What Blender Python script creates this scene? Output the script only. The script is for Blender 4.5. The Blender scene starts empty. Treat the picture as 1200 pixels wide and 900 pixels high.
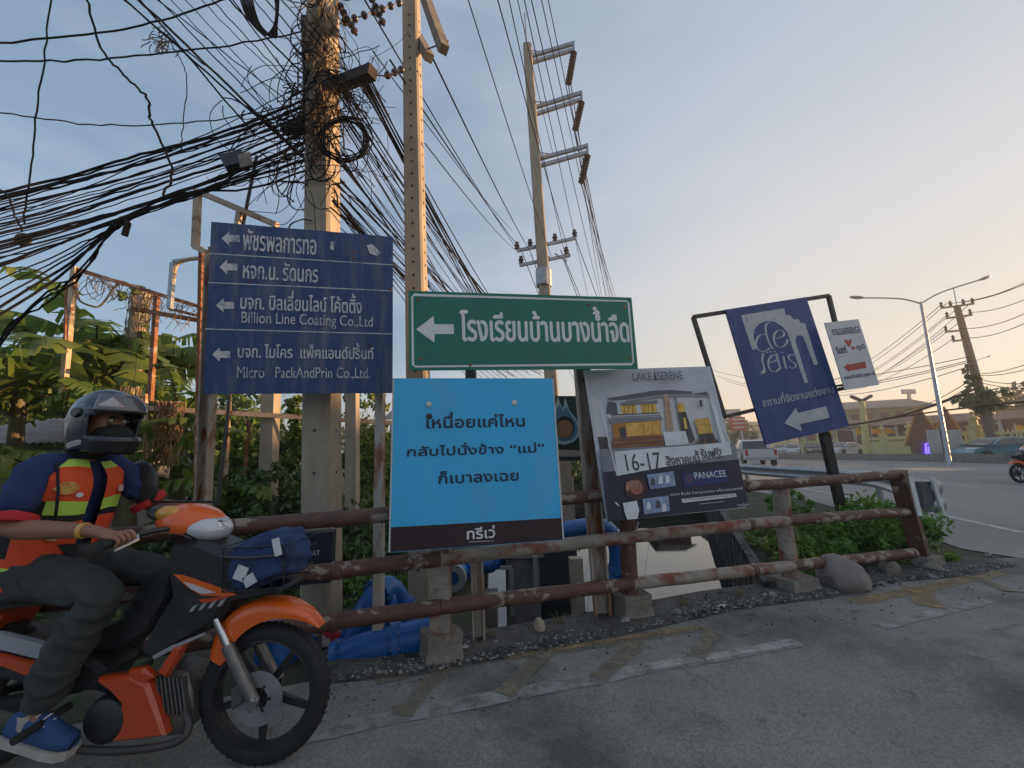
import bpy, math, random
import numpy as np
from math import sin, cos, pi, radians, sqrt, atan2
from mathutils import Vector, Matrix
from mathutils.geometry import tessellate_polygon
from mathutils import noise as mnoise

# ------------------------------------------------------------------ camera, sky, sun
scene = bpy.context.scene
COL = scene.collection
FOC, PITCH, ROLL, EYE = 480.0, radians(9.46), radians(1.5), 1.32
_F = np.array([0, cos(PITCH), sin(PITCH)])
_R0 = np.array([1.0, 0, 0]); _U0 = np.array([0, -sin(PITCH), cos(PITCH)])
_R = cos(ROLL)*_R0 - sin(ROLL)*_U0
_U = cos(ROLL)*_U0 + sin(ROLL)*_R0
_C = np.array([0, 0, EYE])
cam = bpy.data.cameras.new('camera')
cam_ob = bpy.data.objects.new('camera', cam); COL.objects.link(cam_ob)
cam.sensor_width = 36; cam.lens = FOC/1200*36
cam.clip_start = 0.05; cam.clip_end = 4000
cam_ob.matrix_world = Matrix(((_R[0], _U[0], -_F[0], 0), (_R[1], _U[1], -_F[1], 0), (_R[2], _U[2], -_F[2], EYE), (0, 0, 0, 1)))
scene.camera = cam_ob

SUN_AZ, SUN_EL = radians(76), radians(6.0)      # azimuth measured from +Y towards +X
world = bpy.data.worlds.new('World'); scene.world = world; world.use_nodes = True
wn = world.node_tree; wl = wn.links
bg = wn.nodes['Background']
sky = wn.nodes.new('ShaderNodeTexSky'); sky.sky_type = 'NISHITA'; sky.sun_disc = False
sky.sun_elevation = SUN_EL; sky.sun_rotation = SUN_AZ
sky.air_density = 1.0; sky.dust_density = 3.0; sky.ozone_density = 2.0
# thin high cloud veil, laid over the sky by direction
tc = wn.nodes.new('ShaderNodeTexCoord'); mp = wn.nodes.new('ShaderNodeMapping'); mp.inputs['Scale'].default_value = (1.2, 1.2, 4.5)
nz = wn.nodes.new('ShaderNodeTexNoise'); nz.inputs['Scale'].default_value = 1.6; nz.inputs['Detail'].default_value = 7; nz.inputs['Roughness'].default_value = .55
cr = wn.nodes.new('ShaderNodeValToRGB'); cr.color_ramp.elements[0].position = .45; cr.color_ramp.elements[0].color = (0, 0, 0, 1)
cr.color_ramp.elements[1].position = .85; cr.color_ramp.elements[1].color = (.26, .26, .26, 1)
mx = wn.nodes.new('ShaderNodeMix'); mx.data_type = 'RGBA'
wl.new(tc.outputs['Generated'], mp.inputs['Vector']); wl.new(mp.outputs[0], nz.inputs['Vector']); wl.new(nz.outputs[0], cr.inputs[0])
wl.new(cr.outputs[0], mx.inputs[0]); wl.new(sky.outputs[0], mx.inputs[6])
hz = wn.nodes.new('ShaderNodeMix'); hz.data_type = 'RGBA'; hz.inputs[0].default_value = .42; hz.inputs[7].default_value = (1.4, 1.85, 2.5, 1)
wl.new(mx.outputs[2], hz.inputs[6])
mx.inputs[7].default_value = (6.0, 5.4, 5.2, 1)
# broad warm aureole of the low sun seen through haze, peach towards the horizon, cream above
SD = (sin(SUN_AZ)*cos(SUN_EL), cos(SUN_AZ)*cos(SUN_EL), sin(SUN_EL))
vn = wn.nodes.new('ShaderNodeVectorMath'); vn.operation = 'NORMALIZE'; wl.new(tc.outputs['Generated'], vn.inputs[0])
dt = wn.nodes.new('ShaderNodeVectorMath'); dt.operation = 'DOT_PRODUCT'; dt.inputs[1].default_value = SD; wl.new(vn.outputs[0], dt.inputs[0])
fr_ = wn.nodes.new('ShaderNodeMapRange'); fr_.interpolation_type = 'SMOOTHSTEP'; fr_.inputs['From Min'].default_value = -.05; fr_.inputs['From Max'].default_value = .8; fr_.inputs['To Max'].default_value = .9; wl.new(dt.outputs['Value'], fr_.inputs['Value'])
sp = wn.nodes.new('ShaderNodeSeparateXYZ'); wl.new(vn.outputs[0], sp.inputs[0])
wc = wn.nodes.new('ShaderNodeValToRGB'); wl.new(sp.outputs['Z'], wc.inputs[0]); el_ = wc.color_ramp.elements
el_[0].position = .0; el_[0].color = (3.3, 2.5, 1.5, 1); el_[1].position = .68; el_[1].color = (1.7, 1.95, 2.25, 1)
for p_, c_ in ((.10, (2.75, 2.58, 2.2, 1)), (.40, (2.35, 2.42, 2.5, 1))): e_ = el_.new(p_); e_.color = c_
au = wn.nodes.new('ShaderNodeMix'); au.data_type = 'RGBA'; wl.new(fr_.outputs[0], au.inputs[0]); wl.new(hz.outputs[2], au.inputs[6]); wl.new(wc.outputs[0], au.inputs[7])
wl.new(au.outputs[2], bg.inputs[0])
bg.inputs[1].default_value = 0.15
sl = bpy.data.lights.new('sun', 'SUN'); sl.energy = 5.0; sl.angle = radians(.6); sl.color = (1.0, .58, .27)
so = bpy.data.objects.new('sun', sl); COL.objects.link(so)
sd = Vector((sin(SUN_AZ)*cos(SUN_EL), cos(SUN_AZ)*cos(SUN_EL), sin(SUN_EL)))
so.rotation_euler = sd.to_track_quat('Z', 'Y').to_euler(); so.location = sd*50
scene.view_settings.view_transform = 'Standard'; scene.view_settings.look = 'None'
scene.view_settings.exposure = 0.95; scene.view_settings.gamma = 1.0
scene.view_settings.use_curve_mapping = False

rng = random.Random(7)

# ------------------------------------------------------------------ surveying: photo pixel -> point of the place
def ray(x, y): return _F + _R*(x-600)/FOC + _U*(450-y)/FOC
def P(x, y, d):
    v = ray(x, y); return Vector(_C + v*d/v[1])
def G(x, y, z=0.0):
    v = ray(x, y); return Vector(_C + v*(z-EYE)/v[2])

# ------------------------------------------------------------------ mesh helpers
class MB:
    def __init__(s): s.v = []; s.f = []; s.m = []
    def add(s, vs, fs, mi=0):
        n = len(s.v); s.v += [tuple(p) for p in vs]
        s.f += [tuple(i+n for i in f) for f in fs]; s.m += [mi]*len(fs); return s
    def box(s, c, d, rot=None, mi=0, taper=1.0):
        x, y, z = d[0]/2, d[1]/2, d[2]/2
        vs = [Vector(((-x if i & 1 == 0 else x)*(taper if i & 4 else 1), (-y if i & 2 == 0 else y)*(taper if i & 4 else 1), -z if i & 4 == 0 else z)) for i in range(8)]
        if rot is not None: vs = [rot @ v for v in vs]
        c = Vector(c)
        return s.add([v+c for v in vs], [(0, 2, 3, 1), (4, 5, 7, 6), (0, 1, 5, 4), (2, 6, 7, 3), (0, 4, 6, 2), (1, 3, 7, 5)], mi)
    def beam(s, a, b, w, h=None, up=(0, 0, 1), mi=0, w2=None):
        a = Vector(a); b = Vector(b); h = h or w; t = (b-a).normalized(); up = Vector(up)
        if abs(t.dot(up)) > .98: up = Vector((0, 1, 0))
        x = t.cross(up).normalized(); y = x.cross(t).normalized(); k = (w2 or w)/w
        vs = []
        for p, q in ((a, 1), (b, k)):
            for sx, sy in ((-1, -1), (1, -1), (1, 1), (-1, 1)): vs.append(p+x*sx*w/2*q+y*sy*h/2*q)
        return s.add(vs, [(0, 3, 2, 1), (4, 5, 6, 7), (0, 1, 5, 4), (1, 2, 6, 5), (2, 3, 7, 6), (3, 0, 4, 7)], mi)
    def tube(s, pts, r, n=8, mi=0, cap=True, closed=False):
        pts = [Vector(p) for p in pts]; N = len(pts); rs = r if isinstance(r, (list, tuple)) else [r]*N
        t0 = (pts[1]-pts[0]).normalized(); up = Vector((0, 0, 1)) if abs(t0.z) < .9 else Vector((1, 0, 0))
        x = t0.cross(up).normalized(); vs = []
        for i, p in enumerate(pts):
            if closed: t = (pts[(i+1) % N]-pts[i-1]).normalized()
            else: t = (pts[min(i+1, N-1)]-pts[max(i-1, 0)]).normalized()
            x = (x-t*x.dot(t))
            x = x.normalized() if x.length > 1e-6 else t.orthogonal().normalized()
            y = t.cross(x)
            for k in range(n):
                a = 2*pi*k/n; vs.append(p+(x*cos(a)+y*sin(a))*rs[i])
        fs = []
        for i in range(N if closed else N-1):
            j = (i+1) % N
            for k in range(n): fs.append((i*n+k, i*n+(k+1) % n, j*n+(k+1) % n, j*n+k))
        if cap and not closed: fs += [tuple(range(n-1, -1, -1)), tuple((N-1)*n+k for k in range(n))]
        return s.add(vs, fs, mi)
    def lathe(s, o, axis, prof, n=24, mi=0):
        o = Vector(o); t = Vector(axis).normalized(); x = t.orthogonal().normalized(); y = t.cross(x); vs = []
        for r, h in prof:
            for k in range(n):
                a = 2*pi*k/n; vs.append(o+t*h+(x*cos(a)+y*sin(a))*max(r, 1e-4))
        fs = [(i*n+k, i*n+(k+1) % n, (i+1)*n+(k+1) % n, (i+1)*n+k) for i in range(len(prof)-1) for k in range(n)]
        return s.add(vs, fs, mi)
    def ell(s, c, r, rot=None, nu=16, nv=10, mi=0, fn=None):
        vs = []; c = Vector(c)
        for j in range(nv+1):
            th = pi*j/nv
            for i in range(nu):
                ph = 2*pi*i/nu
                d = Vector((sin(th)*cos(ph), sin(th)*sin(ph), cos(th)))
                if fn: d = fn(d)
                v = Vector((d.x*r[0], d.y*r[1], d.z*r[2]))
                if rot is not None: v = rot @ v
                vs.append(v+c)
        fs = [(j*nu+i, (j+1)*nu+i, (j+1)*nu+(i+1) % nu, j*nu+(i+1) % nu) for j in range(nv) for i in range(nu)]
        return s.add(vs, fs, mi)
    def plate(s, pts, y0, y1, mi=0, bev=.012):
        """outline in the x-z plane, extruded y0..y1 with a softened rim"""
        n = len(pts); c = sum((Vector((p[0], 0, p[1])) for p in pts), Vector())/n; vs = []
        for yy, k in ((y0, 1), (y0+bev*(1 if y1 > y0 else -1), 0), (y1-bev*(1 if y1 > y0 else -1), 0), (y1, 1)):
            for p in pts:
                q = Vector((p[0], 0, p[1])); d = (c-q); d = d.normalized()*min(bev, d.length*.4)*k if d.length else d
                vs.append((q.x+d.x, yy, q.z+d.z))
        fs = [(j*n+i, j*n+(i+1) % n, (j+1)*n+(i+1) % n, (j+1)*n+i) for j in range(3) for i in range(n)]
        fs += [tuple(range(n-1, -1, -1)), tuple(3*n+i for i in range(n))]
        return s.add(vs, fs, mi)
    def build(s, name, mats, parent=None, smooth=False, **kw):
        me = bpy.data.meshes.new(name); me.from_pydata(s.v, [], s.f); me.update()
        if not isinstance(mats, (list, tuple)): mats = [mats]
        for m in mats: me.materials.append(m)
        me.polygons.foreach_set('material_index', s.m)
        if smooth:
            me.polygons.foreach_set('use_smooth', [True]*len(s.f))
            if smooth != 'all':
                try: me.set_sharp_from_angle(angle=radians(40))
                except Exception: pass
        return link(name, me, parent, **kw)

def link(name, me, parent=None, label=None, cat=None, group=None, kind=None):
    o = bpy.data.objects.new(name, me); COL.objects.link(o)
    if parent is not None: o.parent = parent; o.matrix_parent_inverse = parent_inv(parent)
    return tag(o, label, cat, group, kind)
def parent_inv(p):      # parts are modelled in place: only a top-level parent carries a transform
    return p.matrix_basis.inverted() if p.parent is None and not p.get('_local') else Matrix.Identity(4)
def tag(o, label=None, cat=None, group=None, kind=None):
    if label: o['label'] = label
    if cat: o['category'] = cat
    if group: o['group'] = group
    if kind: o['kind'] = kind
    return o
def thing(name, loc, label, cat, group=None):
    o = bpy.data.objects.new(name, None); COL.objects.link(o); o.location = loc; o.empty_display_size = .2
    return tag(o, label, cat, group)
def copy_tree(o, parent=None):
    c = o.copy(); COL.objects.link(c)
    if parent is not None: c.parent = parent; c.matrix_parent_inverse = o.matrix_parent_inverse.copy()
    for ch in list(o.children): copy_tree(ch, c)
    return c

# ------------------------------------------------------------------ materials
_M = {}
def mat(name, c1, c2=None, scale=6, rough=.7, metal=0, bump=0, lo=.35, hi=.65, stretch=(1, 1, 1), c3=None, s3=1.5, lo3=.55, hi3=.7, trans=0, spec=.5, coat=0, island=0, bscale=None):
    if name in _M: return _M[name]
    m = bpy.data.materials.new(name); m.use_nodes = True; nt = m.node_tree; N = nt.nodes; L = nt.links
    b = N['Principled BSDF']; b.inputs['Roughness'].default_value = rough; b.inputs['Metallic'].default_value = metal
    b.inputs['Specular IOR Level'].default_value = spec
    if coat: b.inputs['Coat Weight'].default_value = coat; b.inputs['Coat Roughness'].default_value = .08
    c1 = (*c1, 1); tcn = N.new('ShaderNodeTexCoord'); mpn = N.new('ShaderNodeMapping'); mpn.inputs['Scale'].default_value = stretch
    L.new(tcn.outputs['Object'], mpn.inputs['Vector'])
    def noise(sc, det=5):
        n = N.new('ShaderNodeTexNoise'); n.inputs['Scale'].default_value = sc; n.inputs['Detail'].default_value = det; n.inputs['Roughness'].default_value = .62
        L.new(mpn.outputs[0], n.inputs['Vector']); return n
    def ramp(n, a, bb):
        r = N.new('ShaderNodeMapRange'); r.inputs['From Min'].default_value = a; r.inputs['From Max'].default_value = bb
        L.new(n.outputs[0], r.inputs['Value']); return r
    def mix(f, a, bb):
        x = N.new('ShaderNodeMix'); x.data_type = 'RGBA'; L.new(f, x.inputs[0])
        for i, q in ((6, a), (7, bb)):
            if isinstance(q, tuple): x.inputs[i].default_value = q
            else: L.new(q, x.inputs[i])
        return x.outputs[2]
    col = c1
    if c2 is None: c2 = tuple(v*.8 for v in c1[:3])
    c2 = (*c2, 1)
    col = mix(ramp(noise(scale), lo, hi).outputs[0], c1, c2)
    if c3: col = mix(ramp(noise(s3, 6), lo3, hi3).outputs[0], col, (*c3, 1))
    if island:
        g = N.new('ShaderNodeNewGeometry'); h = N.new('ShaderNodeHueSaturation')
        r = N.new('ShaderNodeMapRange'); r.inputs['To Min'].default_value = 1-island; r.inputs['To Max'].default_value = 1+island
        L.new(g.outputs['Random Per Island'], r.inputs['Value']); L.new(r.outputs[0], h.inputs['Value']); L.new(col, h.inputs['Color']); col = h.outputs[0]
    L.new(col, b.inputs['Base Color'])
    if bump:
        bn = N.new('ShaderNodeBump'); bn.inputs['Strength'].default_value = bump; bn.inputs['Distance'].default_value = .01
        L.new(noise(bscale or scale*4, 6).outputs[0], bn.inputs['Height']); L.new(bn.outputs[0], b.inputs['Normal'])
    if trans:
        t = N.new('ShaderNodeBsdfTranslucent'); L.new(col, t.inputs['Color']); s_ = N.new('ShaderNodeMixShader'); s_.inputs[0].default_value = trans
        L.new(b.outputs[0], s_.inputs[1]); L.new(t.outputs[0], s_.inputs[2]); L.new(s_.outputs[0], N['Material Output'].inputs[0])
    _M[name] = m; return m
def emit(name, c, k):
    if name in _M: return _M[name]
    m = mat(name, c); b = m.node_tree.nodes['Principled BSDF']; b.inputs['Emission Color'].default_value = (*c, 1); b.inputs['Emission Strength'].default_value = k
    return m

CONC = mat('concrete', (.43, .36, .275), (.33, .275, .21), 5, .85, bump=.25, c3=(.2, .18, .15), s3=2.2, lo3=.56, hi3=.75, stretch=(1, 1, .45))
CONC2 = mat('footing_concrete', (.27, .24, .2), (.17, .15, .125), 9, .9, bump=.5, c3=(.13, .09, .06), s3=5)
RAIL = mat('rusty_rail_paint', (.15, .07, .05), (.085, .045, .034), 14, .62, bump=.45, c3=(.30, .25, .2), s3=8, lo3=.57, hi3=.6, stretch=(.6, 1, 1))
RAILG = mat('flaking_grey_rail_paint', (.36, .32, .27), (.24, .2, .16), 12, .6, bump=.35, c3=(.2, .055, .03), s3=5, lo3=.5, hi3=.6, stretch=(.6, 1, 1))
RUSTP = mat('rusty_white_post', (.5, .44, .37), (.4, .33, .27), 14, .65, bump=.3, c3=(.26, .09, .035), s3=7, lo3=.5, hi3=.62, stretch=(1.6, 1.6, .3))
RUSTY = mat('rusted_steel', (.34, .14, .06), (.2, .075, .035), 16, .75, bump=.4, c3=(.48, .36, .26), s3=5, lo3=.55, hi3=.68)
STEELPALE = mat('pale_frame_paint', (.62, .5, .36), (.48, .33, .2), 9, .6, bump=.2, c3=(.28, .12, .06), s3=9, lo3=.55, hi3=.65)
BLACKST = mat('black_steel', (.035, .033, .03), (.06, .05, .045), 8, .5, bump=.1)
GALV = mat('galvanised_steel', (.42, .43, .44), (.3, .31, .32), 8, .42, metal=.7, bump=.08)
CABLE = mat('black_cable', (.012, .012, .015), (.02, .019, .021), 5, .75, spec=.05)
CABLE2 = mat('brown_cable', (.05, .032, .022), (.02, .016, .014), 5, .75, spec=.05)
DARKW = mat('dark_timber', (.045, .035, .028), (.025, .02, .017), 12, .85, bump=.4, stretch=(1, 1, 5))
PORC = mat('insulator_porcelain', (.07, .05, .05), (.05, .035, .035), 5, .25)

# ------------------------------------------------------------------ ground, road, canal
ASPH = mat('asphalt_dusty', (.19, .183, .165), (.27, .26, .235), 1.1, .88, bump=.55, lo=.3, hi=.7, c3=(.11, .107, .098), s3=.7, lo3=.47, hi3=.6, bscale=55)
def extend_asphalt(m):
    nt = m.node_tree; N = nt.nodes; L = nt.links; b = N['Principled BSDF']; src = b.inputs['Base Color'].links[0].from_socket
    tcn = N.new('ShaderNodeTexCoord')
    def mul(a, fac_socket, dark):
        x = N.new('ShaderNodeMix'); x.data_type = 'RGBA'; x.blend_type = 'MULTIPLY'; L.new(fac_socket, x.inputs[0]); L.new(a, x.inputs[6]); x.inputs[7].default_value = dark; return x.outputs[2]
    v = N.new('ShaderNodeTexVoronoi'); v.feature = 'DISTANCE_TO_EDGE'; v.inputs['Scale'].default_value = .55
    n0 = N.new('ShaderNodeTexNoise'); n0.inputs['Scale'].default_value = 1.7; n0.inputs['Detail'].default_value = 8
    ad = N.new('ShaderNodeVectorMath'); ad.operation = 'MULTIPLY_ADD'; ad.inputs[1].default_value = (.9, .9, .9)
    L.new(tcn.outputs['Object'], n0.inputs['Vector']); L.new(n0.outputs['Color'], ad.inputs[0]); L.new(tcn.outputs['Object'], ad.inputs[2]); L.new(ad.outputs[0], v.inputs['Vector'])
    r = N.new('ShaderNodeMapRange'); r.inputs['From Min'].default_value = .0; r.inputs['From Max'].default_value = .012; r.inputs['To Min'].default_value = 1; r.inputs['To Max'].default_value = 0
    L.new(v.outputs['Distance'], r.inputs['Value'])
    n1 = N.new('ShaderNodeTexNoise'); n1.inputs['Scale'].default_value = .8; L.new(tcn.outputs['Object'], n1.inputs['Vector'])
    r1 = N.new('ShaderNodeMapRange'); r1.inputs['From Min'].default_value = .48; r1.inputs['From Max'].default_value = .6; L.new(n1.outputs[0], r1.inputs['Value'])
    mm = N.new('ShaderNodeMath'); mm.operation = 'MULTIPLY'; L.new(r.outputs[0], mm.inputs[0]); L.new(r1.outputs[0], mm.inputs[1])
    c = mul(src, mm.outputs[0], (.35, .33, .32, 1))
    # aggregate speckle
    v2 = N.new('ShaderNodeTexVoronoi'); v2.inputs['Scale'].default_value = 95; L.new(tcn.outputs['Object'], v2.inputs['Vector'])
    r2 = N.new('ShaderNodeMapRange'); r2.inputs['From Min'].default_value = .0; r2.inputs['From Max'].default_value = 1; r2.inputs['To Min'].default_value = .72; r2.inputs['To Max'].default_value = 1.3
    L.new(v2.outputs['Color'], r2.inputs['Value'])
    h = N.new('ShaderNodeHueSaturation'); L.new(r2.outputs[0], h.inputs['Value']); L.new(c, h.inputs['Color'])
    # oil drips and tar spots
    n3 = N.new('ShaderNodeTexNoise'); n3.inputs['Scale'].default_value = 5.5; n3.inputs['Detail'].default_value = 3; L.new(tcn.outputs['Object'], n3.inputs['Vector'])
    r3 = N.new('ShaderNodeMapRange'); r3.inputs['From Min'].default_value = .66; r3.inputs['From Max'].default_value = .72; r3.inputs['To Max'].default_value = .7; L.new(n3.outputs[0], r3.inputs['Value'])
    c = mul(h.outputs[0], r3.outputs[0], (.45, .43, .42, 1))
    L.new(c, b.inputs['Base Color'])
extend_asphalt(ASPH)
ROADM = mat('main_road_surface', (.27, .26, .235), (.21, .205, .19), .5, .8, bump=.3, c3=(.11, .105, .1), s3=.22, lo3=.52, hi3=.66, stretch=(1, .25, 1), bscale=60)
SOIL = mat('soil_and_moss', (.055, .045, .03), (.03, .05, .015), 2.5, .95, bump=.8, c3=(.1, .085, .06), s3=4)
WALLD = mat('stained_sheet_pile', (.06, .06, .055), (.03, .03, .028), 3, .8, bump=.3, stretch=(2, 2, .4), c3=(.16, .14, .11), s3=3)

ROAD_EDGE = [(-16, -1.6), (-9, .7), (-4.2, 2.02), (-2.4, 2.32), (-.95, 2.80), (.9, 3.58), (2.6, 4.12), (4.4, 4.62), (4.95, 4.9)]
K0 = Vector((-.3, 3.07)); K1 = Vector((2.32, 4.03))       # canal mouth corners on the edge
LB = Vector((sin(radians(-3)), cos(radians(-3)))); RB = Vector((sin(radians(22)), cos(radians(22))))
CANL = 13.4
def flat(name, pts, z, m, **kw):
    b = MB(); b.add([(p[0], p[1], z if len(p) == 2 else p[2]) for p in pts], [tuple(range(len(pts)))]); return b.build(name, m, **kw)
kF0 = K0+LB*CANL; kF1 = K1+RB*CANL
flat('road', [(-60, -60), (600, -60), (600, 14), (4.95, 4.9), (4.4, 4.62), (2.6, 4.12), (K1.x, K1.y), (.9, 3.5), (K0.x, K0.y), (-.95, 2.80), (-2.4, 2.32), (-4.2, 2.02), (-9, .7), (-16, -1.6), (-60, -12)], 0, ASPH, kind='structure')
flat('ground', [(4.95, 4.9), (600, 14), (1500, 1500), (kF1.x, kF1.y), (K1.x, K1.y), (2.6, 4.12), (4.4, 4.62)], -.006, SOIL, kind='structure')
flat('ground', [(-60, -12), (-16, -1.6), (-9, .7), (-4.2, 2.02), (-2.4, 2.32), (-.95, 2.80), (K0.x, K0.y), (kF0.x, kF0.y), (kF1.x, kF1.y), (1500, 1500), (-1500, 1500), (-1500, -100)], -.05, SOIL, kind='structure')
WATER = mat('canal_water', (.012, .016, .014), (.01, .012, .01), 2, .025, spec=.8, bump=.05, bscale=3)
WZ = -.85
flat('water', [(K0.x-1.5, K0.y-3), (K1.x+1.5, K1.y-3), (kF1.x+.6, kF1.y), (kF0.x-.6, kF0.y)], WZ, WATER, kind='structure')
b = MB()       # road slab underside and abutment below the railing
b.add([(K0.x, K0.y, 0), (.9, 3.5, 0), (K1.x, K1.y, 0), (K0.x, K0.y, -.32), (.9, 3.5, -.32), (K1.x, K1.y, -.32), (K0.x, K0.y-2, -.32), (K1.x, K1.y-2, -.32)], [(0, 3, 4, 1), (1, 4, 5, 2), (3, 6, 7, 5, 4)])
b.build('bridge_slab_edge', CONC2, kind='structure')
# canal retaining walls: right one of ribbed sheet panels, left one rough concrete
rw = thing('retaining_wall', (K1.x, K1.y, WZ), 'dark ribbed canal retaining wall below the bushes', 'wall')
RBo = Vector((RB.y, -RB.x))
for i in range(14):
    a = K1+RB*(i*.9); c = a+RB*.88; off = .05 if i % 2 else 0
    b = MB()
    prof = [(0, 0), (.12, 0), (.2, -.09), (.42, -.09), (.5, 0), (.66, 0), (.74, -.09), (.88, -.09)]
    vs = []
    for t, o in prof:
        q = a+RB*t-RBo*(-o)*1.0
        vs += [(q.x, q.y, -1.4), (q.x, q.y, .06+off*.4)]
    b.add(vs, [(2*k, 2*k+2, 2*k+3, 2*k+1) for k in range(len(prof)-1)])
    b.build('panel', WALLD, rw)
b = MB(); b.beam((K1.x+.02, K1.y+.05, .03), (K1.x+RB.x*12.9, K1.y+RB.y*12.9, .03), .10, .08); b.build('coping', WALLD, rw)
b = MB(); c0 = K1+RB*12.9
b.add([(c0.x, c0.y, -1.4), (kF1.x, kF1.y, -1.4), (kF1.x, kF1.y, 0), (c0.x, c0.y, 0), (kF0.x, kF0.y, -1.4), (kF0.x, kF0.y, 0)], [(0, 1, 2, 3), (1, 4, 5, 2)]); b.build('canal_bank', SOIL, kind='structure')
b = MB(); e = K0-LB*.02; LBW = WALLD
b.add([(e.x, e.y, -1.4), (kF0.x, kF0.y, -1.4), (kF0.x, kF0.y, -.05), (e.x, e.y, -.05)], [(0, 1, 2, 3)]); b.build('canal_bank', WALLD, kind='structure')

# main road beyond: pale carriageway sheet, edge lines
def rd(off, t):          # main road axis frame: start near (5.6,5.2), heading az 23 deg
    ax = Vector((sin(radians(23)), cos(radians(23)))); nn = Vector((ax.y, -ax.x)); o = Vector((5.9, 4.7))
    q = o+ax*t+nn*off; return (q.x, q.y)
flat('main_road', [(5.5, 5.35), (6.3, 7.5), (7.0, 10), (7.0, 13), (7.6, 17), (9, 24), (14, 45), (30, 100), (60, 200), (160, 200), (130, 60), (120, -30), (9, -9), (6.6, 0), (6.0, 3.6)], .004, ROADM, kind='structure')
def paint(name, col, wear, sc=5):
    m = mat(name, col, tuple(v*.75 for v in col), sc, .8); nt = m.node_tree; N = nt.nodes; L = nt.links
    bb = N['Principled BSDF']; src = bb.inputs['Base Color'].links[0].from_socket
    t = N.new('ShaderNodeTexCoord'); n = N.new('ShaderNodeTexNoise'); n.inputs['Scale'].default_value = 7; n.inputs['Detail'].default_value = 9; n.inputs['Roughness'].default_value = .75
    L.new(t.outputs['Object'], n.inputs['Vector']); r = N.new('ShaderNodeMapRange'); r.inputs['From Min'].default_value = wear-.14; r.inputs['From Max'].default_value = wear+.12
    L.new(n.outputs[0], r.inputs['Value']); tr = N.new('ShaderNodeBsdfTransparent'); s_ = N.new('ShaderNodeMixShader')
    L.new(r.outputs[0], s_.inputs[0]); L.new(bb.outputs[0], s_.inputs[1]); L.new(tr.outputs[0], s_.inputs[2]); L.new(s_.outputs[0], N['Material Output'].inputs[0]); return m
YEL = paint('worn_yellow_line_paint', (.36, .26, .13), .53); WHT = paint('worn_white_line_paint', (.42, .41, .38), .58); WHT2 = paint('faint_white_line_paint', (.33, .325, .30), .58)
YEL2 = paint('faint_yellow_line_paint', (.25, .215, .15), .53); WHTF = paint('carriageway_line_paint', (.55, .54, .5), .6)
def stripe(name, pts, w, m, z=.004, taper=None):
    b = MB(); vs = []
    pts = [Vector((p[0], p[1])) for p in pts]
    for i, p in enumerate(pts):
        t = (pts[min(i+1, len(pts)-1)]-pts[max(i-1, 0)]).normalized(); nn = Vector((-t.y, t.x))*w/2*(1+.12*sin(i*2.1))
        vs += [(p.x-nn.x, p.y-nn.y, z), (p.x+nn.x, p.y+nn.y, z)]
    b.add(vs, [(2*i, 2*i+2, 2*i+3, 2*i+1) for i in range(len(pts)-1)]); return b.build(name, m, kind='structure')
def gl(*px): 
    out = []
    pts = [G(*p) for p in px]
    for i in range(len(pts)-1):
        for k in range(4): out.append(pts[i].lerp(pts[i+1], k/4))
    out.append(pts[-1]); return [(p.x, p.y) for p in out]
stripe('yellow_line', gl((440, 797), (540, 778), (690, 757), (822, 735)), .11, YEL2)
stripe('yellow_line', gl((590, 771), (700, 754), (822, 735)), .055, YEL, z=.006)
stripe('yellow_line', gl((1000, 706), (1070, 693), (1175, 670)), .13, YEL)
stripe('yellow_line', gl((1072, 688), (1092, 712)), .18, YEL, z=.007)
stripe('white_line', gl((330, 868), (560, 822), (760, 783), (935, 753)), .12, WHT2)
stripe('white_line', gl((760, 783), (850, 768), (935, 753)), .07, WHT, z=.007)
stripe('white_line', gl((1030, 735), (1100, 718), (1160, 704)), .10, WHT2)
for a, c in (((520, 782), (470, 840)), ((640, 765), (590, 815)), ((750, 752), (700, 797)), ((838, 740), (815, 772)), ((1140, 676), (1185, 694))):
    stripe('hatch_line', gl(a, c), .11, YEL2, z=.009)
stripe('edge_line', gl((880, 560), (905, 566), (960, 576), (1100, 603), (1200, 625)), .14, WHTF, z=.008)
stripe('edge_line', [(26, 12), (26.4, 22), (26.8, 31), (24.5, 41), (22, 60)], .16, WHTF, z=.008)
stripe('lane_line', gl((960, 549), (1000, 553)), .13, WHTF, z=.008); stripe('lane_line', gl((1060, 560), (1150, 572)), .13, WHTF, z=.008)
DIRT = mat('edge_dirt', (.06, .056, .05), (.12, .114, .102), 8, .95, bump=1.0, bscale=40)
# dirt strip under the railing
b = MB(); e1 = [(-1.2, 2.66), (-.6, 2.75), (.2, 3.0), (.95, 3.3), (1.8, 3.6), (2.7, 3.85), (3.6, 4.15), (4.5, 4.35), (5.3, 4.6)]
vs = []
for i, (x, y) in enumerate(e1):
    for k in range(5):
        t = k/4; j = .05*sin(i*3.3+k*1.7)
        vs.append((x-.12*t*1.2, y+t*.42+j*(1 if k < 4 else 0), .005+.03*sin(pi*min(t, .8))*(.6+.4*sin(i*2.3+k))))
b.add(vs, [(i*5+k, (i+1)*5+k, (i+1)*5+k+1, i*5+k+1) for i in range(len(e1)-1) for k in range(4)])
b.build('dirt_strip', DIRT, kind='structure', smooth=True)
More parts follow.
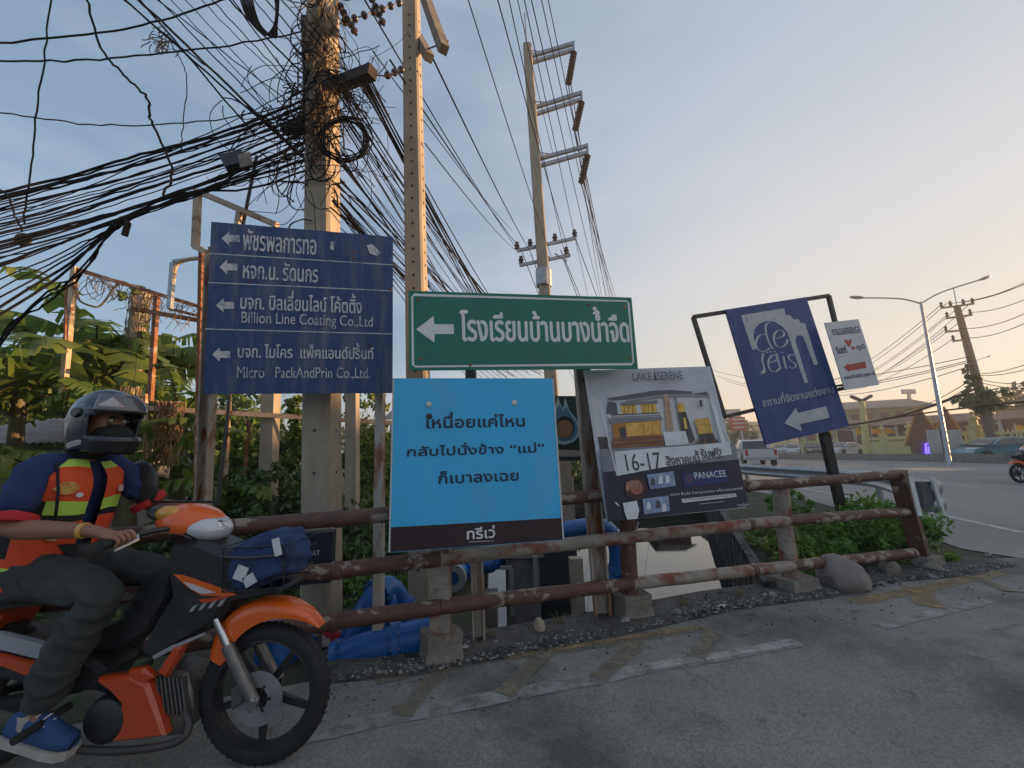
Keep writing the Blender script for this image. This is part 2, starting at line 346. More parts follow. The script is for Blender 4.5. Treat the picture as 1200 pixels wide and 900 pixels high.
# gravel and debris
def stone_mesh(b, c, r, R):
    vs = [];
    for d in ((1, 0, 0), (-1, 0, 0), (0, 1, 0), (0, -1, 0), (0, 0, 1), (0, 0, -1)):
        vs.append((c[0]+d[0]*r*R.uniform(.6, 1.2), c[1]+d[1]*r*R.uniform(.6, 1.2), c[2]+d[2]*r*R.uniform(.4, .9)))
    b.add(vs, [(0, 2, 4), (2, 1, 4), (1, 3, 4), (3, 0, 4), (2, 0, 5), (1, 2, 5), (3, 1, 5), (0, 3, 5)], R.choice((0, 0, 0, 1, 1, 2)))
GR1 = mat('gravel_grey', (.17, .165, .155), (.24, .23, .215), 20, .9); GR2 = mat('gravel_dark', (.07, .068, .066), None, 20, .9); GR3 = mat('gravel_pale', (.32, .3, .28), None, 20, .9)
b = MB(); R = random.Random(3)
for i in range(3400):
    t = R.random(); k = t*(len(e1)-1); i0 = min(int(k), len(e1)-2); fr = k-i0
    x = e1[i0][0]*(1-fr)+e1[i0+1][0]*fr; y = e1[i0][1]*(1-fr)+e1[i0+1][1]*fr
    o = abs(R.gauss(.18, .16)) if R.random() < .85 else R.uniform(-.5, .1)
    o = min(o, .44)
    stone_mesh(b, (x-.1*o, y+o, .014 if o > 0 else .004), R.uniform(.006, .02)*(1 if o > 0 else .5), R)
b.build('gravel', [GR2, GR1, GR3], kind='stuff', label='loose grey gravel and grit along the road edge under the railing', cat='gravel')

R = random.Random(17)
for i in range(26):
    t = R.random(); k = t*(len(e1)-1); i0 = min(int(k), len(e1)-2); fr = k-i0; x = e1[i0][0]*(1-fr)+e1[i0+1][0]*fr; y = e1[i0][1]*(1-fr)+e1[i0+1][1]*fr
    b = MB(); r0 = R.uniform(.018, .042)
    b.ell((x, y+R.uniform(.02, .4), r0*.3), (r0*R.uniform(.8, 1.5), r0, r0*R.uniform(.5, .8)), Matrix.Rotation(R.uniform(0, 3), 3, 'Z'), 8, 5, fn=lambda d: d*(1+.18*sin(d.x*5+i)+.14*cos(d.y*7+i*2)))
    b.build('pebble', (GR1, GR3, GR2)[i % 3], label='fist sized pebble lying in the gravel strip below the railing', cat='stone', group='pebbles in the gravel strip')
WEED = None
for i, (px, py, w, h, a, lab) in enumerate(((846, 713, .10, .03, 20, 'white paper scrap on the gravel in front of the bright water'), (622, 741, .05, .04, -30, 'small torn white wrapper beside the concrete stub'), (545, 762, .05, .05, 60, 'crumpled pale packet beside the left stone footing'), (1160, 652, .09, .04, 10, 'flat white scrap on the road right of the end post'))):
    c = G(px, py); b = MB(); Rm = Matrix.Rotation(radians(a), 3, 'Z'); n = 5
    b.add([c+Rm @ Vector((w*(u/4-.5), h*(v/2-.5), .02+.012*sin(u*2.1+v*1.7+i))) for u in range(5) for v in range(3)], [(u*3+v, u*3+3+v, u*3+4+v, u*3+1+v) for u in range(4) for v in range(2)])
    b.build('litter', GR3 if i == 3 else mat('litter_white', (.55, .54, .5), None, 9, .7), label=lab, cat='litter')

# ------------------------------------------------------------------ railing
rail_t = thing('bridge_railing', (-.52, 2.9, 0), 'rusty brown and grey pipe railing along the canal edge', 'railing')
RP = [(-2.75, 2.16), (-.52, 2.9), (.89, 3.5), (2.5, 4.04), (4.2, 4.55)]      # post plan positions
def zat(px, py, y): return P(px, py, y)
tops = {1: ((515, 598), (515, 655), (515, 711)), 2: ((738, 577), (740, 629), (740, 684)), 3: ((918, 567), (922, 610), (928, 663)), 4: ((1052, 556), (1062, 600), (1071, 648))}
nodes = {i: [P(*q, RP[i][1]) for q in v] for i, v in tops.items()}
nodes[0] = [Vector((-2.75, 2.16, 1.0)), Vector((-2.75, 2.16, .62)), Vector((-2.75, 2.16, .24))]
# left end continues the slope seen in the photo
for k in range(3):
    nodes[0][k].z = nodes[1][k].z + (-.03, -.01, .0)[k]
for i in range(4):
    for k in range(3):
        a, c = nodes[i][k], nodes[i+1][k]; b = MB(); n = 12; pts = [a.lerp(c, j/n)+Vector((0, 0, .0018*sin(j*1.9+k+i))) for j in range(n+1)]
        b.tube(pts, .049, 14)
        b.build('rail', RAILG if (k, i) in ((1, 1), (1, 2), (2, 2)) else RAIL, rail_t, smooth=True)
        if i in (0, 2):
            b = MB(); q = a.lerp(c, .73); t = (c-a).normalized(); b.tube([q-t*.025, q+t*.025], .056, 14); b.build('coupling', RAIL, rail_t, smooth=True)
for i in (1, 2, 3, 4):
    x, y = RP[i]; lean = {1: 0, 2: 0, 3: -.05, 4: 0}[i]
    tp = nodes[i][0]; foot = G(*{1: (517, 770), 2: (740, 722), 3: (930, 690), 4: (1082, 662)}[i])
    b = MB()
    if i == 4: b.beam(foot, tp+Vector((0, 0, .03)), .14, .12)
    elif i == 3: b.tube([foot, nodes[3][2]+Vector((.01, .05, 0)), nodes[3][1]+Vector((0, .05, 0)), tp+Vector((0, .04, .0))], [.078, .076, .074, .072], 14)
    elif i == 2: b.tube([foot, nodes[2][1]+Vector((-.02, .05, 0)), tp+Vector((0, .05, 0))], [.072, .066, .066], 12)
    else: b.beam(foot, tp+Vector((0, .05, 0)), .13, .12)
    b.build('post', {1: RAILG, 2: RAIL, 3: RAILG, 4: RAIL}[i], rail_t, smooth=(i in (2, 3)))
    c = foot; b = MB(); w = {1: .24, 2: .25, 3: .30, 4: .28}[i]
    R = random.Random(i); vs = []
    for zz, k in ((-.02, 1.1), (.10, 1.0), ({1: .17, 2: .17, 3: .11, 4: .11}[i], .97)):
        for a in range(8):
            an = pi/4*a+.35; rr = w*.62*k*(1.12 if a % 2 else .92)*R.uniform(.93, 1.07)
            vs.append((c.x+rr*cos(an), c.y+rr*.8*sin(an), zz+R.uniform(-.012, .012)))
    b.add(vs, [(j*8+a, j*8+(a+1) % 8, (j+1)*8+(a+1) % 8, (j+1)*8+a) for j in range(2) for a in range(8)]+[tuple(16+a for a in range(8))])
    b.build('footing', CONC2, rail_t)
b = MB(); q = nodes[4][0]; RW = mat('reflector_white', (.7, .7, .68), (.6, .6, .58), 9, .5)
b.beam(q+Vector((.06, -.075, -.02)), nodes[4][1]+Vector((.06, -.085, -.03)), .045, .012, up=(0, 1, 0)); b.build('reflective_strip', RW, rail_t)

# ------------------------------------------------------------------ stones
def rock(name, c, r, sq, m, label, seed, cat='rock', group=None):
    R = random.Random(seed); off = [(Vector((R.gauss(0, 1), R.gauss(0, 1), R.gauss(0, 1))).normalized(), R.uniform(.74, .96)) for _ in range(26)]
    def fn(d):
        k = 1.0
        for n, h in off:
            t = d.dot(n)
            if t > 0: k = min(k, h/t if t > h else k)
        return d*k
    b = MB(); b.ell(c, (r*sq[0], r*sq[1], r*sq[2]), Matrix.Rotation(seed, 3, 'Z'), 22, 14, fn=fn); return b.build(name, m, smooth=True, label=label, cat=cat, group=group)
R = random.Random(29)
for i, (px, py) in enumerate(((575, 748), (655, 733), (800, 712), (868, 700), (430, 768), (1120, 655))):
    c = G(px, py); b = MB()
    for k in range(16):
        a = R.uniform(0, 6.28); l = R.uniform(.03, .085); d = Vector((cos(a), sin(a), 0)); w = Vector((-sin(a), cos(a), 0))*.004; o_ = c+d*.006
        b.add([o_-w, o_+w, o_+d*l*.5+Vector((0, 0, l*.9))+w*.8, o_+d*l*.5+Vector((0, 0, l*.9))-w*.8, o_+d*l*1.1+Vector((0, 0, l*1.1))], [(0, 1, 2, 3), (3, 2, 4)])
    b.build('weed_tuft', mat('dry_grass', (.16, .17, .05), (.24, .2, .09), 9, .8, trans=.3), label=('small grass tuft right of the left stone footing', 'small grass tuft left of the middle footing', 'small grass tuft before the bright water', 'small grass tuft left of the broken slab', 'small grass tuft under the blue pipe', 'small grass tuft right of the end post footing')[i], cat='weed')
ROCKP = mat('pinkish_rock', (.30, .25, .22), (.22, .19, .17), 5, .85, bump=.5, c3=(.12, .1, .09), s3=4)
c = G(998, 694); rock('rock', (c.x+.05, c.y+.16, .1), .3, (.98, .72, .62), ROCKP, 'large pinkish boulder in front of the bushes below the railing', 11)
c = G(1055, 676); rock('rock', (c.x, c.y+.1, .05), .12, (1, .8, .8), CONC2, 'small mossy stone between the large boulder and the end post', 4)
c = G(1088, 671); rock('rock', (c.x+.1, c.y+.05, .03), .09, (1.3, .8, .6), CONC2, 'low grey stone beside the footing of the end post', 5)
c = G(950, 690); rock('rock', (c.x, c.y+.02, .03), .10, (1.6, .8, .55), CONC2, 'flat broken slab at the foot of the grey third post', 8)
c = G(632, 744); rock('rock', (c.x, c.y+.02, .05), .06, (.8, .7, 1.2), CONC, 'pale broken concrete stub on the gravel under the middle of the railing', 9)
c = G(352, 757); rock('rubble', (c.x, c.y, .04), .08, (1.4, 1, .6), CONC2, 'grey rubble lump behind the front wheel of the motorcycle', 10)
b = MB(); c = G(357, 535)
for k, (px, py) in enumerate(((846, 712), (620, 741), (730, 760), (1015, 712), (560, 765), (1150, 655))):
    pass

# ------------------------------------------------------------------ signs
SIGN = {'dir': ([357.0849, 363.2882, 0.4132, 0.4087, -0.0955, 0.2455, 0.0123], 3.02),
 'green': ([618.8876, 388.3104, 0.5659, 0.1893, -0.1543, 0.1998, 0.0298], 3.12),
 'blue': ([559.9048, 537.2688, 0.4078, 0.4029, -0.2243, 0.1784, 0.0223], 2.70),
 'house': ([776.7218, 512.4748, 0.3499, 0.361, -0.3223, 0.1636, 0.0644], 3.28),
 'felis': ([922.4943, 430.5491, 0.2318, 0.3358, -0.1796, 0.1504, 0.1847], 5.2),
 'small': ([998.4694, 414.5577, 0.111, 0.1691, -0.1815, 0.2491, 0.1469], 5.25)}
class Sign:
    def __init__(s, key, name, label, cat):
        p, d = SIGN[key]; s.w = p[2]*d; s.h = p[3]*d
        c = _C+(_F+_R*(p[0]-600)/FOC+_U*(450-p[1])/FOC)*d
        r = Vector(p[4:7]); A = Matrix.Rotation(r.length, 3, r.normalized())
        W = Matrix(((_R[0], _U[0], -_F[0]), (_R[1], _U[1], -_F[1]), (_R[2], _U[2], -_F[2])))
        s.rot = W @ A; s.c = Vector(c); s.M = s.rot.to_4x4(); s.M.translation = s.c
        s.root = bpy.data.objects.new(name, None); COL.objects.link(s.root); s.root.matrix_world = s.M; s.root.matrix_basis = s.M
        s.root['_l'] = 1; del s.root['_l']
        tag(s.root, label, cat)
        s.z = .006
    def loc(s, px, py):       # photo pixel -> coordinates on the sign face
        v = Vector(ray(px, py)); n = s.rot.col[2]; t = (s.c-Vector(_C)).dot(n)/v.dot(n)
        q = s.rot.inverted() @ (Vector(_C)+v*t-s.c); return (q.x, q.y)
    def at(s, x, y, z=0): return s.M @ Vector((x, y, z))
    def part(s, mb, name, m, smooth=False):
        o = mb.build(name, m, None, smooth); o.parent = s.root; o.matrix_parent_inverse = Matrix.Identity(4); return o
    def panel(s, m, t=.02, name='panel', warp=0):
        b = MB(); nx, ny = 14, 12; vs = []; 
        for j in range(ny+1):
            for i in range(nx+1):
                x = (i/nx-.5)*s.w; y = (j/ny-.5)*s.h
                vs.append((x, y, 0))
        F = [(j*(nx+1)+i, j*(nx+1)+i+1, (j+1)*(nx+1)+i+1, (j+1)*(nx+1)+i) for j in range(ny) for i in range(nx)]
        n = len(vs); vs += [(x, y, -t) for x, y, z in vs]; F += [tuple(n+q for q in reversed(f)) for f in F]
        edge = [i for i in range(nx+1)]+[j*(nx+1)+nx for j in range(1, ny+1)]+[ny*(nx+1)+i for i in range(nx-1, -1, -1)]+[j*(nx+1) for j in range(ny-1, 0, -1)]
        F += [(edge[(k+1) % len(edge)], edge[k], edge[k]+n, edge[(k+1) % len(edge)]+n) for k in range(len(edge))]
        b.add(vs, F); s.t = t
        return s.part(b, name, m)
    def poly(s, name, pts, m, z=None, px=True):
        """flat print: one outline (or several) laid on the face"""
        if z is None: s.z += .0004; z = s.z-.006+.0012
        b = MB(); P_ = pts if isinstance(pts[0][0], (tuple, list)) else [pts]
        for q in P_:
            q = [s.loc(*a) if px else a for a in q]
            ar = sum(q[i][0]*q[(i+1) % len(q)][1]-q[(i+1) % len(q)][0]*q[i][1] for i in range(len(q)))
            if ar < 0: q = q[::-1]
            b.add([(x, y, z) for x, y in q], [tuple(range(len(q)))])
        return s.part(b, name, m)
    def text(s, body, x0, y0, x1, y1, m, px=True, bold=0.0, z=None, name='lettering', shear=0, space=1.0):
        """lettering fitted to the box whose lower-left / upper-right corners are given"""
        if z is None: s.z += .0004; z = s.z-.006+.0012
        if px: (x0, y0), (x1, y1) = s.loc(x0, y0), s.loc(x1, y1)
        V, F = text_mesh(body, 0, space); V = np.array(V); mn = V.min(0); mx_ = V.max(0)
        V = (V-mn)/(mx_-mn); b = MB()
        comp = islands(len(V), F); hh = abs(y1-y0)
        for q, (dx, dy) in enumerate(((0, 0), (-1, 0), (1, 0), (0, 1), (0, -1))[:5 if bold else 1]):
            b.add([(x0+(x1-x0)*v[0]+dx*bold*hh, y0+(y1-y0)*v[1]+dy*bold*hh, z+(comp[i] % 5)*.00003+q*.00002) for i, v in enumerate(V)], F)
        return s.part(b, name, m)
    def line(s, pts, w, m, name='line', z=None, px=True, closed=False):
        if z is None: s.z += .0004; z = s.z-.006+.0012
        q = [Vector(s.loc(*a)) if px else Vector(a) for a in pts]; n = len(q); vs = []
        ws = w if isinstance(w, (list, tuple)) else [w]*n
        for i in range(n):
            a = q[i-1] if (i or closed) else q[0]; c = q[(i+1) % n] if (i < n-1 or closed) else q[-1]
            t = (c-a).normalized(); nn = Vector((-t.y, t.x))
            k = 1
            if closed or 0 < i < n-1:
                t1 = (q[i]-a).normalized(); k = 1/max(.5, abs(nn.dot(Vector((-t1.y, t1.x)))))
            vs += [(q[i].x-nn.x*ws[i]/2*k, q[i].y-nn.y*ws[i]/2*k, z), (q[i].x+nn.x*ws[i]/2*k, q[i].y+nn.y*ws[i]/2*k, z)]
        m_ = n if closed else n-1
        b = MB(); b.add(vs, [(2*i, 2*((i+1) % n), 2*((i+1) % n)+1, 2*i+1) for i in range(m_)]); return s.part(b, name, m)
    def arrow(s, pts, m, name='arrow'): return s.poly(name, pts, m)
_TC = {}
UPPER = set('ัิีึื'); TONE = set('่้๊๋์')
def raw_text(body, bold, space):
    """outlines of the lettering, every contour filled on its own with the holes that lie inside it"""
    c = bpy.data.curves.new('tmp', 'FONT'); c.body = body; c.size = 1; c.resolution_u = 4; c.space_character = space; c.fill_mode = 'NONE'
    o = bpy.data.objects.new('tmp', c); COL.objects.link(o)
    dg = bpy.context.evaluated_depsgraph_get(); me = bpy.data.meshes.new_from_object(o.evaluated_get(dg))
    co = [(v.co.x, v.co.y) for v in me.vertices]; adj = {}
    for e in me.edges:
        a, b_ = e.vertices; adj.setdefault(a, []).append(b_); adj.setdefault(b_, []).append(a)
    seen = set(); loops = []
    for v in adj:
        if v in seen: continue
        lp_ = [v]; seen.add(v); cur = v
        while True:
            nx_ = [k for k in adj[cur] if k not in seen]
            if not nx_: break
            cur = nx_[0]; seen.add(cur); lp_.append(cur)
        if len(lp_) > 2: loops.append([co[i] for i in lp_])
    bpy.data.objects.remove(o); bpy.data.curves.remove(c); bpy.data.meshes.remove(me)
    area = lambda L_: sum(L_[i][0]*L_[(i+1) % len(L_)][1]-L_[(i+1) % len(L_)][0]*L_[i][1] for i in range(len(L_)))/2
    def inside(p, L_):
        k = False
        for i in range(len(L_)):
            (x1, y1), (x2, y2) = L_[i], L_[i-1]
            if (y1 > p[1]) != (y2 > p[1]) and p[0] < (x2-x1)*(p[1]-y1)/(y2-y1)+x1: k = not k
        return k
    ar = [area(L_) for L_ in loops]; hole = [any(j != i and ar[j]*ar[i] < 0 and abs(ar[j]) > abs(ar[i]) and inside(loops[i][0], loops[j]) for j in range(len(loops))) for i in range(len(loops))]
    V = []; F = []
    for i, L_ in enumerate(loops):
        if hole[i]: continue
        grp = [L_]+[loops[j] for j in range(len(loops)) if hole[j] and ar[j]*ar[i] < 0 and abs(ar[j]) < abs(ar[i]) and inside(loops[j][0], L_)]
        base = len(V); flat_ = [p for g_ in grp for p in g_]; V += flat_
        for t_ in tessellate_polygon([[Vector((x, y, 0)) for x, y in g_] for g_ in grp]):
            (x1, y1), (x2, y2), (x3, y3) = (flat_[k] for k in t_)
            t_ = tuple(t_) if (x2-x1)*(y3-y1)-(x3-x1)*(y2-y1) > 0 else tuple(t_)[::-1]
            F.append(tuple(base+k for k in t_))
    return V, F
def islands(n, F):
    p = list(range(n))
    def f(a):
        while p[a] != a: p[a] = p[p[a]]; a = p[a]
        return a
    for q in F:
        r = f(q[0])
        for k in q[1:]: p[f(k)] = r
    ids = {}; return [ids.setdefault(f(i), len(ids)) for i in range(n)]
def boxes(V, F):
    c = islands(len(V), F); B = {}
    for i, k in enumerate(c):
        x, y = V[i]; q = B.setdefault(k, [x, y, x, y]); q[0] = min(q[0], x); q[1] = min(q[1], y); q[2] = max(q[2], x); q[3] = max(q[3], y)
    return c, B
def text_mesh(body, bold, space):
    key = (body, bold, space)
    if key in _TC: return _TC[key]
    V, F = raw_text(body, bold, space); c, B = boxes(V, F)
    # second-storey marks: a tone mark over an upper vowel is lifted clear of it
    for k, ch in enumerate(body):
        if ch in TONE and k and (body[k-1] in UPPER or (k+1 < len(body) and body[k+1] == 'ำ')):
            _, Bp = boxes(*raw_text(body[:k], bold, space)) if k else (0, {}); _, Bq = boxes(*raw_text(body[:k+1], bold, space))
            old = [tuple(round(t, 3) for t in q) for q in Bp.values()]
            new = []
            for q in Bq.values():
                r_ = tuple(round(t, 3) for t in q)
                if r_ in old: old.remove(r_)
                else: new.append(r_)
            hit = set()
            for kk, q in B.items():
                if tuple(round(t, 3) for t in q) in new: hit.add(kk)
            V = [(x, y+.17) if c[i] in hit else (x, y) for i, (x, y) in enumerate(V)]
    _TC[key] = (V, F); return V, F

# materials of the signs
NAVY = mat('weathered_navy_sign', (.020, .046, .15), (.032, .062, .175), 3, .5, bump=.03, c3=(.15, .15, .18), s3=3.4, lo3=.48, hi3=.72, stretch=(3.0, .45, 1))
WH_OLD = mat('aged_white_vinyl', (.72, .70, .66), (.5, .5, .5), 20, .6, c3=(.2, .23, .34), s3=14, lo3=.52, hi3=.66)
GREEN = mat('green_sign_sheet', (.008, .20, .125), (.012, .165, .105), 3, .42, bump=.08, bscale=2, c3=(.035, .17, .13), s3=3, lo3=.5, hi3=.8, stretch=(2, .5, 1))
WH = mat('white_vinyl', (.82, .82, .8), (.76, .76, .74), 8, .45)
BLUE = mat('poster_blue', (.055, .50, .88), (.05, .46, .82), 3, .5, bump=.25, bscale=2.5, c3=(.10, .44, .70), s3=2.2, lo3=.45, hi3=.8, stretch=(1.6, .5, 1))
MAROON = mat('poster_dark_maroon', (.035, .014, .018), (.03, .012, .016), 4, .5)
INK = mat('poster_dark_ink', (.012, .035, .08), None, 4, .5)
EDGEW = mat('board_edge_white', (.62, .62, .6), None, 4, .6)

# --- directory sign
s = Sign('dir', 'directory_sign', 'weathered navy blue direction board with four white arrows beside the crowded pole', 'sign')
s.panel(NAVY, .012)
for a, c in (((245.5, 297), (461, 310.5)), ((243.5, 331), (460.5, 341)), ((240.5, 385.5), (460, 391.5))):
    s.line([a, c], .007, WH_OLD, 'divider_line')
def larrow(x, y, L, h, k=.42):
    return [(x, y), (x+L*k, y-h/2), (x+L*k, y-h*.24), (x+L, y-h*.22), (x+L, y+h*.24), (x+L*k, y+h*.24), (x+L*k, y+h/2)]
for x, y in ((260, 279.5), (257.5, 313), (253.5, 358), (249, 415.5)): s.arrow(larrow(x, y, 21, 17), WH_OLD)
s.text('พัชรพลการทอ', 285, 293, 371, 275, WH_OLD, bold=.012)
s.text('หจก.น. รัดนกร', 285, 326.5, 373, 310.5, WH_OLD, bold=.012)
s.text('บจก. บิลเลี่ยนไลน์ โค้ตติ้ง', 282, 362, 424, 345, WH_OLD, bold=.012)
s.text('Billion Line Coating Co.,Ltd', 283, 382.5, 437, 371, WH_OLD)
s.text('บจก. ไมโคร  แพ็คแอนด์ปริ้นท์', 279, 419, 438, 403, WH_OLD, bold=.012)
s.text('Micro   PackAndPrin Co.,Ltd.', 278, 445, 434, 431, WH_OLD)
RUSTSPOT = mat('rust_spot', (.12, .04, .02), None, 9, .9)
for px, py, r in ((306, 295, .008), (318, 295, .008), (415, 296, .008), (415, 302, .007), (434, 405, .010), (458, 339, .011), (293, 329, .006)):
    b = MB(); x, y = s.loc(px, py); b.lathe((x, y, 0), (0, 0, 1), [(r*1.3, 0), (r*1.2, .003), (r*.5, .007), (0, .008)], 8); s.part(b, 'bolt', RUSTSPOT)
s.poly('torn_sticker', [(430, 288), (436, 286), (446, 296), (443, 301), (433, 297)], WH_OLD)
s.poly('torn_sticker', [(388, 283), (392, 284), (391, 294), (387, 292)], WH_OLD)
dirS = s
# --- green sign
s = Sign('green', 'school_direction_sign', 'long green road sign with a white arrow and Thai school name', 'sign')
s.panel(GREEN, .016)
L = [(484, 347.5), (735, 354), (742, 426), (484.5, 429.5)]
s.line([(485.5, 345.5), (734, 353), (736.5, 355.5), (742.2, 424), (740, 426.8), (486.5, 429.7), (484, 427), (483, 348)], .013, WH, 'border_line', closed=True)
s.arrow([(487.5, 386), (508, 370.5), (509, 380), (531.5, 380), (532, 391.5), (509.5, 391.5), (509, 401.5)], WH)
s.text('โรงเรียนบ้านบางน้ำจืด', 540, 399.5, 734, 361, WH, bold=.018)
for px, py in ((490, 351), (731.5, 360), (493, 421), (738, 420), (551, 428), (690, 357)):
    b = MB(); x, y = s.loc(px, py); b.lathe((x, y, 0), (0, 0, 1), [(.012, 0), (.012, .004), (.005, .008), (0, .008)], 6); s.part(b, 'bolt', RUSTY)
greenS = s
# --- blue poster
s = Sign('blue', 'poster_board', 'light blue poster with dark Thai lettering tied to the railing', 'poster')
s.panel(BLUE, .012)
s.poly('bottom_band', [(456.7, 618), (659.7, 606.8), (661, 632.2), (456.6, 647)], MAROON)
s.line([(461, 444), (456.3, 647)], .010, EDGEW, 'board_edge'); s.line([(647.8, 444), (660.2, 632)], .010, EDGEW, 'board_edge')
s.text('เหนื่อยแค่ไหน', 500, 502, 614, 482, INK, bold=.025)
s.text('กลับไปนั่งข้าง “แม่”', 477, 535, 637, 516, INK, bold=.025)
s.text('ก็เบาลงเฉย', 514, 567, 607, 549, INK, bold=.025)
s.text('ทรีเว่', 547.5, 632, 579.5, 615.5, WH, bold=.025)
s.line([(549, 635), (578.5, 633.6)], .004, WH_OLD, 'small_print')
LED = mat('round_fixing', (.75, .7, .6), None, 5, .4)
for px, py in ((502.5, 474), (602.5, 472)):
    b = MB(); x, y = s.loc(px, py); b.lathe((x, y, 0), (0, 0, 1), [(.018, 0), (.018, .006), (.012, .010), (0, .011)], 14); s.part(b, 'washer', LED)
b = MB(); x, y = s.loc(503, 488); b.ell((x, y, .004), (.022, .02, .008), nu=9, nv=6); s.part(b, 'dark_blot', BLACKST)
b = MB()
for x in (-.45, 0, .45): b.box((x*s.w, 0, -.03), (.04, s.h*.96, .03))
for y in (-.42, .42): b.box((0, y*s.h, -.055), (s.w*.96, .03, .02))
s.part(b, 'backing_frame', DARKW); blueS = s
# --- housing estate poster
PW = mat('poster_paper_pale', (.62, .62, .65), (.52, .52, .56), 2.5, .55, bump=.1, bscale=4); PN = mat('poster_navy', (.018, .018, .045), None, 4, .5)
PWALL = mat('poster_print_wall', (.68, .65, .64), (.58, .56, .56), 3, .5); PROOF = mat('poster_print_roof', (.13, .12, .14), None, 6, .5)
PYEL = mat('poster_print_yellow', (.85, .55, .12), (.6, .3, .05), 22, .5); PORG = mat('poster_print_orange', (.55, .22, .03), (.35, .14, .03), 5, .5)
PBRN = mat('poster_print_brown', (.17, .07, .04), (.3, .13, .05), 12, .5, stretch=(.4, 3, 1)); PGRY = mat('poster_print_grey', (.24, .24, .27), (.18, .18, .2), 6, .5)
PDK = mat('poster_print_dark', (.05, .045, .05), (.09, .08, .08), 12, .5); PBLU = mat('poster_print_blue', (.02, .035, .16), (.015, .02, .09), 5, .5)
PWH = mat('poster_print_white', (.78, .78, .78), None, 5, .5); SKIN_P = mat('poster_print_skin', (.42, .19, .13), (.3, .12, .08), 9, .5); PCYAN = mat('poster_print_ward_blue', (.35, .42, .55), (.15, .2, .32), 16, .5)
PRED = mat('poster_print_lips', (.4, .03, .03), None, 5, .5)
s = Sign('house', 'housing_poster', 'large poster of a lit white villa above a navy clinic advert', 'poster')
s.panel(PW, .014)
q = s.poly
q('print_sky', [(687, 436), (829, 432), (846, 487), (832, 478), (765, 462), (728, 468), (697, 484)], mat('poster_print_sky', (.58, .57, .6), (.46, .46, .5), 2, .5, stretch=(1, 3, 1)))
q('print_building', [(692, 462), (703, 470), (712, 529), (703, 529), (696, 500)], PWALL)
q('print_building', [(700, 512), (712, 512), (713, 529), (703, 529)], PDK)
q('print_wall', [(712, 485), (728, 470), (828, 462), (843, 521), (716, 530)], PWALL)
q('print_roof', [(710, 467), (765, 458), (786, 457), (812, 459), (809, 462), (780, 462), (735, 468), (716, 470)], PROOF)
q('print_roof', [(806, 462), (828, 459), (832, 466), (812, 463)], PROOF)
q('print_roof', [(712, 470), (722, 472), (724, 486), (710, 485)], PROOF)
q('print_window', [(727, 475), (745, 474), (746, 484), (729, 485)], PYEL); q('print_window', [(750, 474), (768, 473), (770, 483), (752, 484)], PYEL)
for x in (731, 736, 741, 754, 759, 764): s.line([(x, 474.5), (x+.8, 485)], .004, PDK, 'print_mullion')
s.line([(715, 486.5), (773, 484)], .006, PDK, 'print_balcony_rail'); s.line([(716, 489.5), (774, 487)], .004, PDK, 'print_balcony_rail')
for k in range(15): s.line([(717+k*3.9, 486.2-k*.16), (717.2+k*3.9, 490-k*.16)], .002, PDK, 'print_baluster')
q('print_shade', [(712, 491), (775, 488.5), (775, 493), (714, 497)], PGRY); q('print_shade', [(727, 472), (770, 469.5), (770, 472.5), (727, 475)], PGRY)
q('print_soffit', [(735, 468), (780, 462.5), (809, 462.3), (829, 464), (829, 466), (808, 465), (781, 465.5), (733, 471.5)], mat('poster_print_soffit', (.33, .29, .29), (.25, .22, .22), 9, .5))
q('print_pier', [(777, 463), (782, 463), (789, 505), (780, 505)], mat('poster_print_beige', (.58, .40, .28), (.5, .3, .18), 12, .5))
for k in range(3): s.line([(778.5+k*1.8, 470), (783+k*1.8, 504)], .002, PBRN, 'print_mullion')
for k in range(3): s.line([(779+k*1.2, 476+k*9), (786+k*.8, 475+k*9)], .002, PBRN, 'print_mullion')
q('print_tower_edge', [(789, 466), (791, 466), (801, 507), (799, 507)], PGRY)
q('print_arch_window', [(792, 476), (796, 472), (800, 475), (806, 503), (799, 505)], PYEL)
q('print_door', [(793, 484), (802, 483), (813, 516), (805, 521), (797, 505)], PDK)
q('print_window', [(799, 490), (802, 490), (804, 503), (801, 503)], PYEL)
q('print_window', [(812, 492), (829, 490), (834, 508), (817, 509)], PYEL)
q('print_garden', [(817, 509), (834, 508), (838, 519), (820, 521)], PDK)
for k in range(4): s.line([(814+k*4.2, 491-k*.5), (818+k*4.2, 508.5-k*.3)], .002, PDK, 'print_mullion')
q('print_garage', [(716, 497), (772, 493), (774, 511), (718, 514)], PORG)
q('print_door', [(724, 502), (731, 501), (733, 514), (726, 514)], PDK)
q('print_door', [(732, 497), (771, 494), (773, 509), (734, 512)], PYEL)
q('print_paving', [(716, 515), (774, 511), (777, 525), (716, 529)], PBRN)
for k in range(5): s.line([(717, 517+k*2.6), (776, 513+k*2.7)], .0035, PORG if k % 2 else PDK, 'print_step')
for k in range(8):
    x_ = 812+k*3.4; q('print_shrub', [(x_, 521-k*.2), (x_+1.2, 516.5-k*.2), (x_+2.6, 517-k*.2), (x_+3.6, 520.5-k*.2)], PBRN if k % 3 == 0 else PDK)
for x_ in (752, 762): s.line([(x_, 495.5-(x_-750)*.05), (x_+1, 511-(x_-750)*.05)], .003, PBRN, 'print_curtain')
q('print_fence_panel', [(775, 508), (801, 506), (805, 521), (778, 524)], PWH)
q('print_column', [(829, 465), (832, 465), (848, 520), (843, 520)], PWH); q('print_window', [(817, 470), (820, 470), (821, 478), (818, 478)], PDK)
q('print_navy_field', [(704, 552), (862, 538), (874.5, 593.5), (710.5, 611.5)], PN)
q('print_grey_band', [(702, 527), (858, 519), (862, 539), (705, 554)], PGRY)
q('print_white_ribbon', [(718, 530), (852, 519), (855, 533), (722, 558)], PWH)
